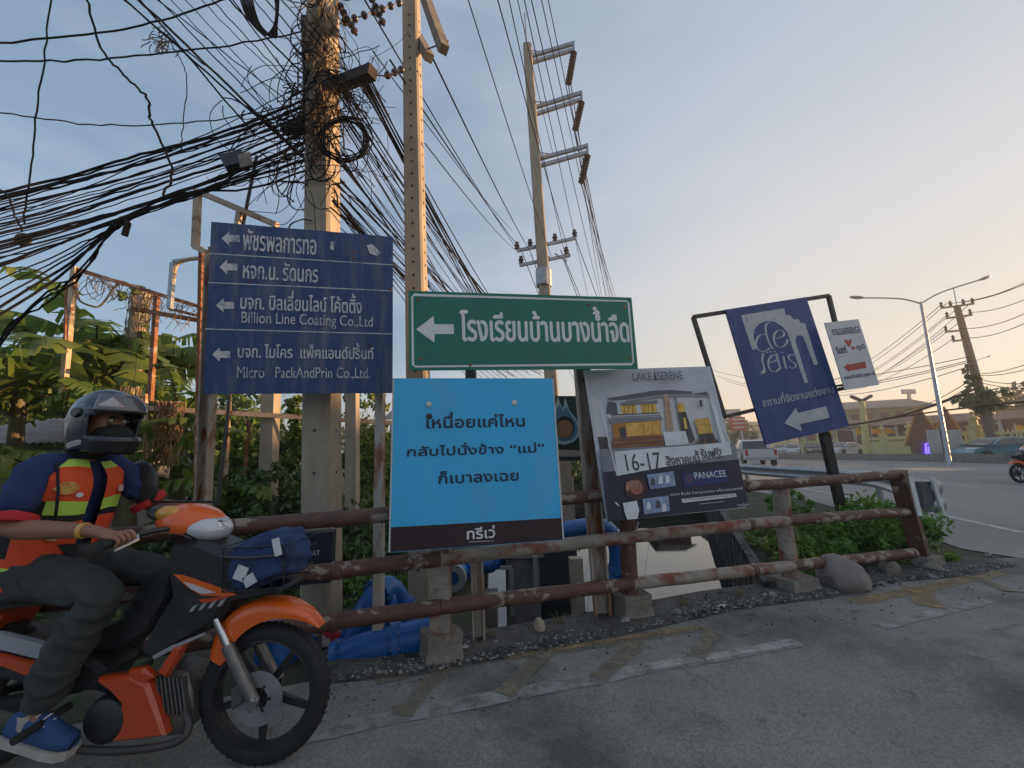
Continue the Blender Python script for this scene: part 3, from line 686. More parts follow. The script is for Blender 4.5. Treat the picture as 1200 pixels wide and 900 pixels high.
s.line([(702, 472), (712, 520), (721.5, 558)], .010, PWH, 'print_frame'); s.line([(831, 465), (843, 497), (853, 520)], .008, PWH, 'print_frame')
s.text('LAKE', 740, 447.8, 760.5, 438.2, PDK); s.text('SERENE', 769, 447, 796.5, 436.5, PDK)
q('print_sail', [(764, 435), (766, 440), (768, 447), (764, 447.3)], PDK); s.text('THAWEE 2', 769, 452.2, 783, 449, PGRY)
def curve(pts, n=8):       # smooth polyline through control points
    out = []
    p = [pts[0]]+list(pts)+[pts[-1]]
    for i in range(1, len(p)-2):
        for k in range(n):
            t = k/n; a, b_, c_, d_ = p[i-1], p[i], p[i+1], p[i+2]
            out.append(tuple(.5*((2*b_[j])+(-a[j]+c_[j])*t+(2*a[j]-5*b_[j]+4*c_[j]-d_[j])*t*t+(-a[j]+3*b_[j]-3*c_[j]+d_[j])*t**3) for j in range(len(b_))))
    out.append(tuple(pts[-1])); return out
s.text('16-17', 733, 553, 770, 530.5, PDK)
s.text('สิงหาคมนี้', 779, 546, 814.5, 528.5, PDK, bold=.02); s.text('รับฟรี!', 820, 538.5, 840.5, 525, PDK, bold=.02)
q('print_badge', [(796, 556), (846, 550), (851, 565), (799, 572)], PBLU)
q('print_crest', [(799, 558), (808, 557), (810, 562), (805, 567), (800, 563)], mat('poster_print_crest', (.10, .05, .12), None, 5, .5))
s.text('PANACEE', 811.5, 562, 846.5, 551.5, PWH)
s.text('ตรวจ Body Composition พร้อมพบแพทย์', 783, 582.5, 866, 570.5, PWH); q('print_pale_bar', [(795, 585), (858, 578.5), (860, 582.5), (797, 589.5)], PWH)
s.text('และคำแนะนำสุขภาพจากนักโภชนาการ', 798, 588.3, 856.5, 578.5, PN); s.line([(816, 591), (845, 588)], .003, PWH, 'print_small'); s.text('*ตามเงื่อนไข', 860, 594, 872.5, 588.5, PWH)
q('print_hair', [(731, 566), (737, 560), (747, 559), (754, 564), (756, 574), (752, 583), (742, 586), (732, 582), (729, 574)], mat('poster_print_hair', (.06, .02, .018), None, 5, .5))
q('print_face', [(743.5+7.2*cos(a*.5236)+.6*sin(a), 571.5+8.6*sin(a*.5236)) for a in range(12)], SKIN_P); q('print_hand', [(731, 566), (739, 563), (741, 567), (737, 571), (733, 577), (731, 573)], SKIN_P)
q('print_lips', [(742, 574.3), (747, 573.8), (745, 576), (743, 576)], PRED); q('print_eye', [[(739, 569), (742, 568.7), (740.5, 570)], [(745, 568), (748, 567.7), (746.5, 569)]], PDK)
q('print_photo', [(755, 557), (786, 553), (789, 570), (759, 574)], PCYAN); q('print_photo', [(750, 585), (780, 581), (782, 599), (752, 603)], PCYAN)
for px, py in ((762, 562), (771, 560), (779, 559), (757, 590), (768, 588), (775, 592)):
    q('print_figure', [(px-2.5, py+8), (px-2, py), (px, py-2), (px+2, py), (px+3, py+7)], PWH if px % 2 else PDK)
q('print_card', [(727, 590), (743, 587), (746, 598), (744, 608), (732, 609), (729, 600)], PWH); q('print_card', [(717, 588), (721, 590), (724, 594), (720, 592)], PWH)
b = MB()
for x in (-.44, 0, .44): b.box((x*s.w, 0, -.035), (.04, s.h*.98, .04))
for y in (-.45, .1, .45): b.box((0, y*s.h, -.07), (s.w*.98, .04, .03))
s.part(b, 'backing_frame', DARKW)
# --- venue sign in black frame
FN = mat('venue_sign_blue', (.045, .075, .23), (.036, .058, .185), 2, .5, bump=.05, c3=(.10, .13, .24), s3=3, lo3=.5, hi3=.8, stretch=(2, .5, 1)); PALE = mat('venue_sign_silver', (.55, .55, .55), (.47, .47, .48), 6, .5, c3=(.2, .22, .3), s3=12, lo3=.6, hi3=.7)
s = Sign('felis', 'venue_sign', 'blue venue sign with silver arch emblem tilting in a black frame', 'sign')
s.panel(FN, .03); q = s.poly
# arch emblem: a wall with a tall round arch, stepping down to a smaller arch
def fe(x, y): return (810+x/4.5, 330+y/4.5)
q('emblem_wall', [fe(*a) for a in ((262, 178), (490, 140), (497, 178), (520, 176), (540, 200), (566, 198), (575, 218), (600, 220), (668, 436), (648, 440), (590, 290), (575, 282), (556, 288), (548, 310), (616, 532), (598, 536), (506, 268), (480, 236), (440, 212), (400, 208), (360, 222), (334, 250), (328, 290), (342, 356), (322, 360))], PALE)
def stroke(pts, tk=.030, tn=.007):
    c_ = curve([(840+x/6, 350+y/6) for x, y in pts], 7); ws = []
    for i in range(len(c_)):
        a, b_ = c_[max(0, i-1)], c_[min(len(c_)-1, i+1)]; dx, dy = b_[0]-a[0]+.27*(b_[1]-a[1]), b_[1]-a[1]; ws.append(tn+(tk-tn)*(abs(dy)/max(1e-6, sqrt(dx*dx+dy*dy)))**2)
    s.line(c_, ws, PALE, 'emblem_letter')
for p_ in (((378, 166), (352, 176), (343, 200), (350, 260), (372, 318), (392, 352)), ((350, 258), (322, 250), (290, 268), (274, 312), (288, 356), (328, 372), (374, 348)),
    ((412, 282), (452, 270), (474, 250), (458, 226), (430, 224), (405, 250), (401, 292), (420, 332), (455, 340), (488, 316), (496, 286)),
    ((326, 384), (318, 430), (330, 480), (336, 516)), ((366, 452), (398, 442), (424, 424), (410, 398), (386, 402), (364, 432), (362, 472), (380, 506), (412, 514), (438, 492)),
    ((418, 384), (428, 430), (446, 496)), ((466, 404), (474, 446), (486, 494)), ((548, 402), (520, 394), (502, 412), (520, 438), (548, 456), (552, 480), (528, 490), (504, 476))): stroke(p_)
s.poly('emblem_letter', [(840+x/6, 350+y/6) for x, y in ((302, 526), (332, 486), (338, 528))], PALE)
for x, y in ((352, 380), (376, 374), (404, 372), (458, 380)): s.poly('emblem_dot', [(840+(x+a)/6, 350+(y+b_)/6) for a, b_ in ((-6, 3), (0, -6), (7, -2), (3, 6))], PALE)
s.text('สถานที่จัดงานแต่งงาน', 894, 477, 973.5, 448.5, PALE, bold=.012)
s.arrow([(918.5, 496), (932, 478), (934.5, 484), (967.5, 476), (971.5, 489.5), (937, 497), (939, 505.5)], PALE)
# frame: its own closed loop of square tube behind the panel
FR = [s.loc(815.5, 369.5), s.loc(975.5, 345), s.loc(1007, 455), s.loc(853, 486)]
FR = [s.loc(815.5, 369.5), s.loc(975.5, 344.5), s.loc(1002, 452), s.loc(852.5, 488)]
b = MB()
for i in range(4):
    a, c = FR[i], FR[(i+1) % 4]; b = MB(); b.beam((*a, -.06), (*c, -.06), .045, .045, up=(0, 0, 1)); s.part(b, 'frame_bar', BLACKST)
b = MB(); a = s.M.inverted() @ P(962, 508, 5.28); c = s.M.inverted() @ G(996, 641); a2 = s.M.inverted() @ P(935, 420, 5.22)
b.beam((a2.x, a2.y, -.085), (a.x, a.y, -.085), .1, .05, up=(0, 0, 1)); b.beam((a.x, a.y, -.085), c, .11, .07, up=(0, 0, 1)); s.part(b, 'post', BLACKST)
felisS = s
# --- small white sign
s = Sign('small', 'small_event_sign', 'small white sign with red heart and red arrow on the black frame', 'sign')
SWH = mat('small_sign_white', (.66, .66, .66), (.58, .58, .6), 4, .5); SRED = mat('small_sign_red', (.5, .06, .045), None, 4, .5); SNV = mat('small_sign_ink', (.04, .06, .14), None, 4, .5)
s.panel(SWH, .012)
s.text('งานฉลองสมรส', 976, 393.5, 1006, 382, SNV, bold=.02)
q = s.poly
q('print_heart', [(990, 401), (989, 398), (992, 398), (994, 400), (996, 397), (998, 399), (997, 403), (995, 407)], SRED); q('print_heart', [(998, 408), (997, 406), (999, 406), (1000, 407), (1001.5, 405.5), (1002, 408), (1000, 411)], SRED)
s.text('รินทร์', 981, 415, 990.5, 405, SNV, bold=.03); s.text('ภูมิ', 1004.5, 411, 1012, 403.5, SNV, bold=.03)
s.line([(982, 418), (994, 416)], .004, PGRY, 'small_print'); s.line([(1009, 416), (1016, 414.5)], .004, PGRY, 'small_print')
s.arrow([(989, 430.5), (994, 425.5), (994, 427.5), (1013.5, 423.5), (1015, 431), (995, 434.5), (995.5, 436)], SRED)
s.text('อบต.บ้านใหม่ (ซอย 5)', 990, 446, 1023.5, 434.5, SNV, bold=.02)
b = MB(); b.box((-s.w*.45, -s.h*.42, -.03), (.22, .03, .02)); s.part(b, 'bracket', BLACKST)

# --- posts that carry the signs
def post(name, a, c, w, m, label, cat='post', h=None, group=None, extra=None):
    b = MB(); a = Vector(a); c = Vector(c)
    if extra == 'channel':
        t = (c-a).normalized(); x = t.cross(Vector((0, 1, 0))).normalized(); y = x.cross(t)
        b.beam(a+y*w*.35, c+y*w*.35, w, w*.16, up=(0, 1, 0))
        for sx in (-1, 1): b.beam(a+x*sx*w*.44-y*w*.05, c+x*sx*w*.44-y*w*.05, w*.12, w*.62, up=(0, 1, 0))
    else: b.beam(a, c, w, h or w, up=(0, 1, 0))
    return b.build(name, m, label=label, cat=cat, group=group)
post('sign_post', G(232, 712, -.05), P(251, 300, 3.14), .105, RUSTP, 'rusty white channel post under the left end of the navy board', extra='channel')
post('sign_post', G(443, 772, -.03), P(447, 300, 3.5), .065, RUSTP, 'thin pale post with drilled holes under the right end of the navy board')
post('sign_post', G(562, 757, -.03), P(549, 350, 3.26), .085, RUSTP, 'rusty white post standing behind the blue poster', extra='channel')
post('sign_post', G(707, 728, -.03), P(676, 360, 3.4), .13, RUSTP, 'leaning rusty timber coloured post left of the villa poster', extra='channel')
b = MB(); b.tube([P(301, 183, 3.6), P(285, 262, 3.5), P(268, 480, 3.45), P(255, 590, 3.4), G(250, 690, -.05)], .016, 7); b.build('stay_pipe', BLACKST, label='thin dark pipe leaning behind the left end of the navy board', cat='pipe', smooth=True)

# ------------------------------------------------------------------ utility poles
def sq_pole(name, base, top, w0, w1, yaw, m, label, zext, holes=(), seg=1, cat='utility pole', group=None, chamfer=.12):
    """square concrete pole from base through a point 'top', carried on up to height zext"""
    root = thing(name, base, label, cat, group)
    t = (top-base); up = t/t.z; end = base+up*(zext-base.z)
    b = MB(); n = 8; vs = []
    for p, w in ((base-up*1.5, w0), (end, w1)):
        for k in range(4):
            a = yaw+pi/2*k+pi/4
            for da in (-chamfer, chamfer):
                r = w/2*sqrt(2)*(1-.035)
                vs.append(p+Vector((cos(a+da)*r, sin(a+da)*r, 0)))
    b.add(vs, [(k, (k+1) % 8, 8+(k+1) % 8, 8+k) for k in range(8)]+[tuple(range(8, 16))])
    b.build('shaft', m, root)
    if holes:
        z0, z1, step = holes; z = z0; b = MB(); H = zext-base.z
        while z < z1:
            f = (z-base.z)/H; w = w0+(w1-w0)*f; p = base+up*(z-base.z)
            for a in (yaw-pi/2, yaw):
                d = Vector((cos(a), sin(a), 0)); b.lathe(p+d*(w/2*.985), d, [(.014, .001), (.014, .010), (.0005, .0105)], 6)
            z += step
        b.build('bolt_holes', BLACKST, root, kind='stuff')
    return root, (lambda z: base+up*(z-base.z))
pole1, p1 = sq_pole('utility_pole', G(377, 742), P(378, 270, 3.32), .225, .205, radians(-3), CONC, 'thick concrete pole wrapped in tangled cables behind the navy board', 8.6, (1.2, 3.0, .33), group='concrete utility poles')
pole2, p2 = sq_pole('utility_pole', G(495, 705), P(482, 8, 3.92), .205, .14, radians(-4), CONC, 'clean concrete pole with drilled holes behind the green sign', 9.2, (.3, 6.2, .14), group='concrete utility poles')
farb = G(655, 578); pole3, p3 = sq_pole('transmission_pole', farb, P(618, 56, 12.3), .42, .27, radians(-2), CONC, 'tall transmission pole with three long arms and hanging insulators', P(618, 54, 12.3).z, group='concrete utility poles')
# cross arms on pole 2 (beams going away to the right)
for (a, c, d) in (((497, -6), (520, 58), (3.75, 3.3)), ((489, 42), (503, 68), (4.05, 3.75))):
    b = MB(); b.beam(P(*a, d[0]), P(*c, d[1]), .085, .085); b.build('cross_arm', CONC2, pole2)
b = MB(); b.tube([P(500, 58, 3.75), P(525, 48, 3.4)], .008, 6); b.build('brace', BLACKST, pole2)
# arms through pole 1 holding the cables (dark timber / steel) and its conduit
for (a, c, w, m) in (((372, 108, 3.3), (437, 84, 3.0), .095, DARKW), ((332, 152, 3.42), (384, 138, 3.3), .08, BLACKST), ((366, 42, 3.35), (395, 36, 3.2), .05, BLACKST)):
    b = MB(); b.beam(P(*a), P(*c), w, w); b.build('cross_arm', m, pole1)
b = MB(); b.beam(P(363, 20, 3.24), P(371, 222, 3.24), .15, .05, up=(0, 1, 0)); b.build('cable_duct', mat('dark_cable_duct', (.035, .038, .045), None, 9, .6), pole1)
# arms and insulator strings of the transmission pole
def disc_string(a, c, n, r, name, parent):
    for k in range(n):
        b = MB(); q = a.lerp(c, (k+.5)/n); t = (c-a).normalized()
        b.lathe(q, t, [(.02, -r*.5), (r*.45, -r*.35), (r, 0), (r*.9, r*.12), (.02, r*.3)], 10); b.build(name, PORC, parent, smooth=True)
for (y, xr, yr, d) in ((67, 672, 51, 12.1), (127, 681, 109, 12.3), (187, 688, 171, 12.6)):
    xl = 618+ (y-60)*.083
    a = P(xl, y, d+.5); c = P(xr, yr, d+.2)
    for off in (0, .34):
        b = MB(); b.beam(a+Vector((0, -off*.2, -off)), c+Vector((0, 0, -off*.75)), .10, .12); b.build('cross_arm', GALV, pole3)
    b = MB(); b.beam(c+Vector((0, 0, .08)), c+Vector((0, 0, -.42)), .07); b.build('arm_end', GALV, pole3)
    b = MB(); b.tube([P(xl+4, y-8, d+.5), a.lerp(c, .38)], .02, 5); b.build('brace', GALV, pole3)
    disc_string(c+Vector((0, 0, -.35)), P(xr-6 if y < 100 else xr-7, yr+(48 if y < 100 else 44), d+.2), 9, .125, 'insulator', pole3)
for (xa, ya, xb, yb) in ((606, 294, 675, 279), (609, 311, 668, 299)):
    a = P(xa, ya, 12.9); c = P(xb, yb, 13.1); b = MB(); b.beam(a, c, .09, .1); b.build('cross_arm', GALV, pole3)
    for f in ((.0, .22, .64, .98) if ya < 300 else (.03, .93)):
        q = a.lerp(c, f); b = MB(); b.lathe(q+Vector((0, 0, .04)), (0, 0, 1), [(.02, 0), (.09, .03), (.06, .1), (.1, .14), (.06, .2), (.07, .26), (.02, .3)], 9); b.build('insulator', PORC, pole3, smooth=True)
b = MB(); b.beam(P(632, 312, 13), P(644, 300, 13), .04); b.beam(P(650, 297, 13), P(664, 306, 13), .04); b.build('brace', GALV, pole3)
b = MB(); b.tube([P(617, 56, 12.3), P(615, 15, 12.3)], .03, 6); b.build('lightning_rod', GALV, pole3)
b = MB(); q = p3(P(648, 330, 13.2).z); b.lathe(q-Vector((0, 0, .3)), (0, 0, 1), [(.25, 0), (.27, .05), (.27, .55), (.25, .6)], 12); b.build('collar_band', GALV, pole3)
# thin cream pipe and red-white band low on pole 1, black equipment box
q = p1(.42); b = MB(); b.box(q+Vector((-.015, -.142, 0)), (.2, .012, .22), Matrix.Rotation(radians(-62)+pi/2, 3, 'Z') if False else None)
BOXM = mat('meter_box_dark', (.03, .035, .05), None, 8, .45)
c = P(370, 652, 3.08); 
mb = MB(); mb.box(c, (.24, .12, .34), Matrix.Rotation(radians(12), 3, 'Z')); eq = mb.build('equipment_box', BOXM, label='small dark grey equipment box strapped low on the thick pole', cat='box')
mb = MB(); V, F = text_mesh('CAT', 0, 1.0); V = np.array(V); V = (V-V.min(0))/(V.max(0)-V.min(0)); rz = Matrix.Rotation(radians(12), 3, 'Z')
mb.add([c+rz @ Vector((-.04+.08*v[0], -.0615, .02+.032*v[1])) for v in V], F); o = mb.build('lettering', WH, eq)
REDT = mat('red_white_tape', (.5, .03, .04), (.55, .5, .48), 9, .6, lo=.5, hi=.52)
c = P(388, 745, 3.2); mb = MB(); mb.box(c, (.13, .01, .14), Matrix.Rotation(radians(-5), 3, 'Z')); mb.build('warning_sticker', REDT, label='red and white sticker near the foot of the thick pole', cat='sticker')

# ------------------------------------------------------------------ cables
def cable(pts, r, m=CABLE, label=None, group=None, n=5, jit=0, seed=0, name='cable', sag=0, cat='cable'):
    """pts: [(px,py,depth)...] through which the cable runs, smoothed; sag in metres"""
    W = [tuple(P(*p)) for p in pts]
    seg = 12 if len(W) == 2 else 7
    if len(W) == 2:
        a, c = Vector(W[0]), Vector(W[1]); Q = [a.lerp(c, i/seg)-Vector((0, 0, sag*4*(i/seg)*(1-i/seg))) for i in range(seg+1)]
    else: Q = [Vector(q) for q in curve(W, seg)]
    if jit:
        R = random.Random(seed); Q = [q+Vector((R.gauss(0, jit), R.gauss(0, jit), R.gauss(0, jit))) for q in Q]
    b = MB(); b.tube(Q, r, n); return b.build(name, m, label=label, cat=cat, group=group, smooth='all')
ORD = ['first', 'second', 'third', 'fourth', 'fifth', 'sixth', 'seventh', 'eighth', 'ninth', 'tenth', 'eleventh', 'twelfth', 'thirteenth', 'fourteenth', 'fifteenth', 'sixteenth', 'seventeenth', 'eighteenth', 'nineteenth', 'twentieth', 'twenty first', 'twenty second', 'twenty third', 'twenty fourth']
def rank(v, lst): return ORD[sorted(lst).index(v)]
GL_ = 'communication cables fanning left from the crowded pole'; LL_ = 'one of the many black cables running from the crowded pole to the left edge'
R = random.Random(21)
# (y at x=0) from (start y at pole)
left = [(236, 118), (238, 121), (243, 124), (247, 112), (250, 132), (254, 130), (262, 141), (266, 146), (270, 135), (276, 152), (281, 150), (291, 163), (296, 160), (305, 170), (268, 92), (312, 168), (240, 126), (258, 138), (273, 144), (285, 156), (300, 162), (309, 172), (232, 112)]
for i, (yl, yp) in enumerate(left):
    mid = (180, (yl+yp)/2+R.uniform(2, 9), 2.95)
    cable([(368, yp, 3.28+R.uniform(-.03, .05)), (285, yp+(yl-yp)*.24+R.uniform(0, 6), 3.1), mid, (70, yp+(yl-yp)*.78+3, 2.75), (-60, yl+8, 2.5)], R.choice((.004, .005, .006, .007, .010)), CABLE, rank((yl, yp), left)+' from the top of the black cables fanned across the left edge', GL_, jit=.0035, seed=i)
low = [(313, 178), (318, 182), (321, 176), (338, 186), (352, 172), (366, 190), (381, 184), (392, 195)]
GLB = 'lower cables bundled at the tie left of the navy board'; LLB = 'one of the black cables gathered into the tied bundle above the banana plants'
for i, (yl, yp) in enumerate(low):
    tx, ty = 145+R.uniform(-5, 5), 258+R.uniform(-4, 4)
    cable([(370, yp, 3.3), (300, yp+22+R.uniform(-3, 3), 3.2), (215, 232+R.uniform(-5, 5), 3.05), (tx, ty, 2.95), (72, ty+(yl-ty)*.45+R.uniform(0, 3), 2.8), (-60, yl+14, 2.5)], R.choice((.005, .006, .009)), CABLE, rank((yl, yp), low)+' from the top of the cables leaving the knotted tie leftward', GLB, jit=.003, seed=40+i)
for i, (x1, y1) in enumerate(((98, 318), (88, 330), (60, 352))):
    cable([(150, 256, 2.95), (122, 282, 2.92), (x1, y1, 2.9), (x1-50, y1+30, 2.85), (-30, 430+i*14, 2.8)], .007, CABLE, ('steepest', 'middle', 'lowest')[i]+' of three cables dropping from the knotted tie past the gantry', GLB, jit=.004, seed=60+i)
ext = [([(-40, 53, 2.6), (100, 40, 2.8), (190, 24, 3.0), (265, -3, 3.1)], .008, 'black cable crossing the top left corner highest of all'),
 ([(-40, 71, 2.6), (60, 72, 2.7), (160, 66, 2.9), (270, 52, 3.1), (365, 36, 3.3)], .007, 'black cable running almost level from the left edge to the pole top'),
 ([(-40, 124, 2.6), (40, 138, 2.7), (130, 147, 2.85), (230, 143, 3.0), (300, 132, 3.2), (366, 118, 3.3)], .005, 'thin black cable sagging gently across the upper left sky'),
 ([(62, -20, 2.7), (52, 60, 2.7), (42, 140, 2.7), (34, 210, 2.7), (28, 262, 2.7)], .006, 'loose black cable dropping steeply down the left side'),
 ([(98, -20, 2.8), (104, 10, 2.8), (122, 62, 2.8), (150, 92, 2.8), (174, 118, 2.8), (175, 138, 2.8), (192, 172, 2.85), (202, 205, 2.9), (190, 228, 2.9)], .009, 'thick twisted cable dangling from the top edge into the bundle'),
 ([(200, 52, 3.0), (216, 78, 3.0), (219, 110, 3.0), (213, 150, 3.0), (212, 175, 3.0), (200, 180, 3.0)], .004, 'thin loose wire hanging from the nest of dry twigs'),
 ([(-30, 200, 2.6), (8, 230, 2.6), (20, 258, 2.65), (27, 272, 2.7)], .006, 'short dark cable curving down to the grey splice at the left edge')]
for i, (p, r, l) in enumerate(ext): cable(p, r, CABLE, l, jit=.004, seed=80+i)
GU = 'cables rising from the crowded pole to the upper left'; LU = 'one of the cables slanting from the top left down to the crowded pole'
UL = ((130, 352, 182, .009), (147, 357, 186, .011), (152, 300, 160, .008), (168, 350, 128, .005), (172, 352, 170, .006), (236, 345, 102, .005), (262, 362, 122, .006), (255, 368, 98, .008), (300, 430, 140, .006), (318, 420, 100, .006), (132, 240, 76, .006), (330, 400, 70, .005))
UL = UL+((205, 356, 150, .004), (222, 350, 112, .004), (286, 372, 84, .005), (345, 440, 128, .004), (188, 340, 150, .004), (362, 452, 120, .005))
for i, (x0, x1, y1, r) in enumerate(UL):
    cable([(x0, -14, 2.9), ((x0+x1)/2+2, y1*.47, 3.05), (x1, y1, 3.25)], r, CABLE2 if i in (1, 8) else CABLE, rank(x0, [q[0] for q in UL])+' from the left of cables slanting from the top edge to the crowded pole', GU, jit=.003, seed=100+i)
GRT = 'cables running right from the crowded pole behind the clean pole'; LRT = 'one of the many cables sloping from the crowded pole down behind the green sign'
for i in range(40):
    f = i/39; x0 = 384+R.uniform(-6, 10); y0 = 60+f*190+R.uniform(-6, 6)
    if i % 4 == 0: x0, y0 = 425+R.uniform(-8, 8), 88+R.uniform(-3, 6)
    tgt = (610+R.uniform(-25, 40), 425+R.uniform(-14, 22), 15+R.uniform(-1, 4))
    w0 = P(x0, y0, 3.25+R.uniform(-.1, .1)); w1 = P(*tgt); n = 14; sg = .14+.4*R.random()*(1-f)+.10
    Q = [w0.lerp(w1, t/n)-Vector((0, 0, sg*4*(t/n)*(1-t/n))) for t in range(n+1)]
    b = MB(); b.tube(Q, R.choice((.005, .006, .008, .010)), 5); b.build('cable', CABLE2 if i % 9 == 4 else CABLE, label=LRT, cat='cable', group=GRT, smooth='all')
for i in range(7):      # slacker ones from pole 1 toward the right that droop under the rest
    w0 = P(386, 228+R.uniform(-8, 12), 3.25); w1 = P(560+i*9, 452, 14); n = 14
    Q = [w0.lerp(w1, t/n)-Vector((0, 0, (.15+.03*i)*4*(t/n)*(1-t/n))) for t in range(n+1)]
    b = MB(); b.tube(Q, .006, 5); b.build('cable', CABLE, label=LRT, cat='cable', group=GRT, smooth='all')
# high wires over the clean pole towards the far pole and beyond
GH = 'power lines passing over the clean pole toward the transmission pole'; LH = 'one of the power lines stretched through the open sky toward the distance'
HV = (((545, -12, 4.6), (646, 300, 12.9), .009), ((580, -12, 4.8), (668, 300, 13.1), .010), ((594, -12, 5.2), (664, 305, 13.0), .009), ((612, -12, 6.5), (690, 352, 26), .011), ((620, -12, 6.8), (704, 352, 28), .012), ((632, -12, 7.5), (712, 352, 30), .012), ((640, -12, 7.8), (716, 352, 31), .012), ((508, 70, 3.7), (622, 296, 12.9), .010), ((424, -6, 3.4), (606, 292, 12.8), .009), ((457, 70, 3.5), (612, 294, 12.9), .010), ((604, -12, 6.0), (648, 180, 12.8), .009), ((437, 60, 3.3), (600, 270, 11), .006), ((498, 168, 3.9), (603, 292, 12.9), .007))
for i, (a, c, r) in enumerate(HV):
    w0, w1 = P(*a), P(*c); n = 12; Q = [w0.lerp(w1, t/n)-Vector((0, 0, .10*4*(t/n)*(1-t/n))) for t in range(n+1)]
    b = MB(); b.tube(Q, r, 5); b.build('power_line', CABLE, label=rank(a, [q[0] for q in HV])+' from the left of power lines running from overhead to the transmission pole', cat='power line', group=GH, smooth='all')
for i, (x, y, d) in enumerate(((666, 99, 12.3), (669, 99, 12.3), (673, 154, 12.5), (677, 154, 12.5), (681, 215, 12.8), (684, 213, 12.8))):
    w0 = P(x, y, d); w1 = P((706, 711, 716, 719, 722, 725)[i], 352+i, 40); n = 12; Q = [w0.lerp(w1, t/n)-Vector((0, 0, .5*4*(t/n)*(1-t/n))) for t in range(n+1)]
    b = MB(); b.tube(Q, .017, 5); b.build('power_line', CABLE, label=('left', 'right')[i % 2]+' line of the pair hung from the '+('top', 'middle', 'lowest')[i//2]+' insulator string of the transmission pole', cat='power line', group='lines hung from the insulator strings', smooth='all')
for i, (x, y, x1) in enumerate(((622, 297, 655), (612, 296, 648), (657, 293, 700), (675, 281, 712), (660, 303, 690))):
    w0 = P(x, y, 13); w1 = P(x1+40, 470, 60); n = 8; Q = [w0.lerp(w1, t/n)-Vector((0, 0, .9*4*(t/n)*(1-t/n))) for t in range(n+1)]
    b = MB(); b.tube(Q, .014, 5); b.build('power_line', CABLE, label=rank(x1, [655, 648, 700, 712, 690])+' from the left of the lines tied to the low arms of the transmission pole', cat='power line', group='lines on the low arms of the transmission pole', smooth='all')
# dead-end insulators between the two near poles
ins = thing('insulator_chain', P(440, 20, 3.5), 'row of dark insulators strung between the tops of the two near poles', 'insulators')
for (a, c, n) in (((398, 28, 3.3), (472, 2, 3.75), 7), ((430, -14, 3.4), (450, 30, 3.5), 5), ((397, 4, 3.3), (408, 26, 3.3), 3), ((410, 26, 3.3), (417, 40, 3.35), 2), ((450, 90, 3.5), (474, 80, 3.75), 3)):
    A, B_ = P(*a), P(*c); b = MB(); b.tube([A, B_], .007, 5); b.build('rod', BLACKST, ins)
    for k in range(n):
        b = MB(); b.lathe(A.lerp(B_, (k+.5)/n), (B_-A), [(.006, -.035), (.02, -.03), (.036, -.01), (.036, .008), (.015, .02), (.015, .035)], 9); b.build('insulator', PORC, ins, smooth=True)
cable([(436, 88, 3.05), (458, 88, 3.4), (474, 80, 3.75)], .006, CABLE, 'short wire from the dark cross arm to the clean pole')
# coils and tangle
coil = thing('cable_coil', P(400, 162, 3.1), 'black coiled cable loop hanging on the right side of the crowded pole', 'cable coil')
for i in range(9):
    cx, cy = 404+R.uniform(-4, 3), 163+R.uniform(-3, 4); rx, ry = 30+R.uniform(-5, 3), 24+R.uniform(-3, 3); d = 3.1+R.uniform(-.03, .03)
    b = MB(); Q = [P(cx+rx*cos(t*2*pi/20), cy+ry*sin(t*2*pi/20)+1.5*sin(t*2*pi/10), d+.05*cos(t*2*pi/20)) for t in range(20)]
    b.tube(Q, .006, 5, closed=True); b.build('loop', CABLE, coil, smooth='all')
coil = thing('cable_coil', P(290, 10, 3.0), 'hanging bundle of looped black cables at the top edge left of the pole', 'cable coil')
for i in range(8):
    b = MB(); x0 = 279+i*2; Q = [P(*q) for q in curve([(x0, -30, 3), (x0+2, -4, 3), (x0+12, 22+i, 3), (x0+30, 40+i*.6, 3), (x0+42-i*1.5, 30, 3), (x0+44-i*1.5, 4, 3.02), (x0+34, -30, 3.05)], 5)]
    b.tube(Q, .007, 5); b.build('loop', CABLE if i % 3 else CABLE2, coil, smooth='all')
def tangle(cx, cy, sx, sy, d, n, seed, m, lab, r0=.0035):
    R = random.Random(seed); b = MB()
    for i in range(n):
        x, y = R.gauss(cx, sx*.4), R.gauss(cy, sy*.45); q = []; a = R.uniform(0, 2*pi); dd = d+R.uniform(-.16, .16); k = R.gauss(0, .38); st = R.uniform(4, 11)
        for s_ in range(R.randint(5, 11)):
            q.append((x, y, dd)); a += k+R.uniform(-.35, .35); x += cos(a)*st; y += sin(a)*st*1.2; dd += R.uniform(-.03, .03)
        Q = [P(*t) for t in curve(q, 3)]; b.tube(Q, R.choice((r0, r0*1.3, r0*1.9)), 4, cap=False, mi=0 if R.random() < .8 else 1)
    return b.build('cable_tangle', [m, CABLE2], label=lab, cat='cable tangle', kind='stuff', smooth='all')
tangle(374, 120, 26, 130, 3.17, 170, 5, CABLE, 'dense tangle of loose black wires wrapped round the crowded pole')
tangle(338, 170, 50, 75, 3.2, 60, 6, CABLE, 'loose curls of black wire left of the crowded pole above the navy board', .003)
tangle(420, 120, 30, 60, 3.1, 36, 8, CABLE, 'thin loose curls of wire right of the crowded pole', .0025)
TW = mat('dry_vine', (.27, .2, .12), (.16, .11, .06), 14, .85)
R = random.Random(13); b = MB()
for i in range(260):
    x = 378+R.gauss(0, 9); y = R.uniform(-10, 75) if i < 170 else R.uniform(75, 150); q = []; a = pi/2+R.uniform(-.7, .7)
    d = 3.12+R.uniform(-.05, .1)
    for s_ in range(6): q.append((x, y, d)); a += R.uniform(-.5, .5); x += cos(a)*5; y += sin(a)*6
    b.tube([P(*t) for t in q], R.choice((.003, .005)), 3, cap=False)
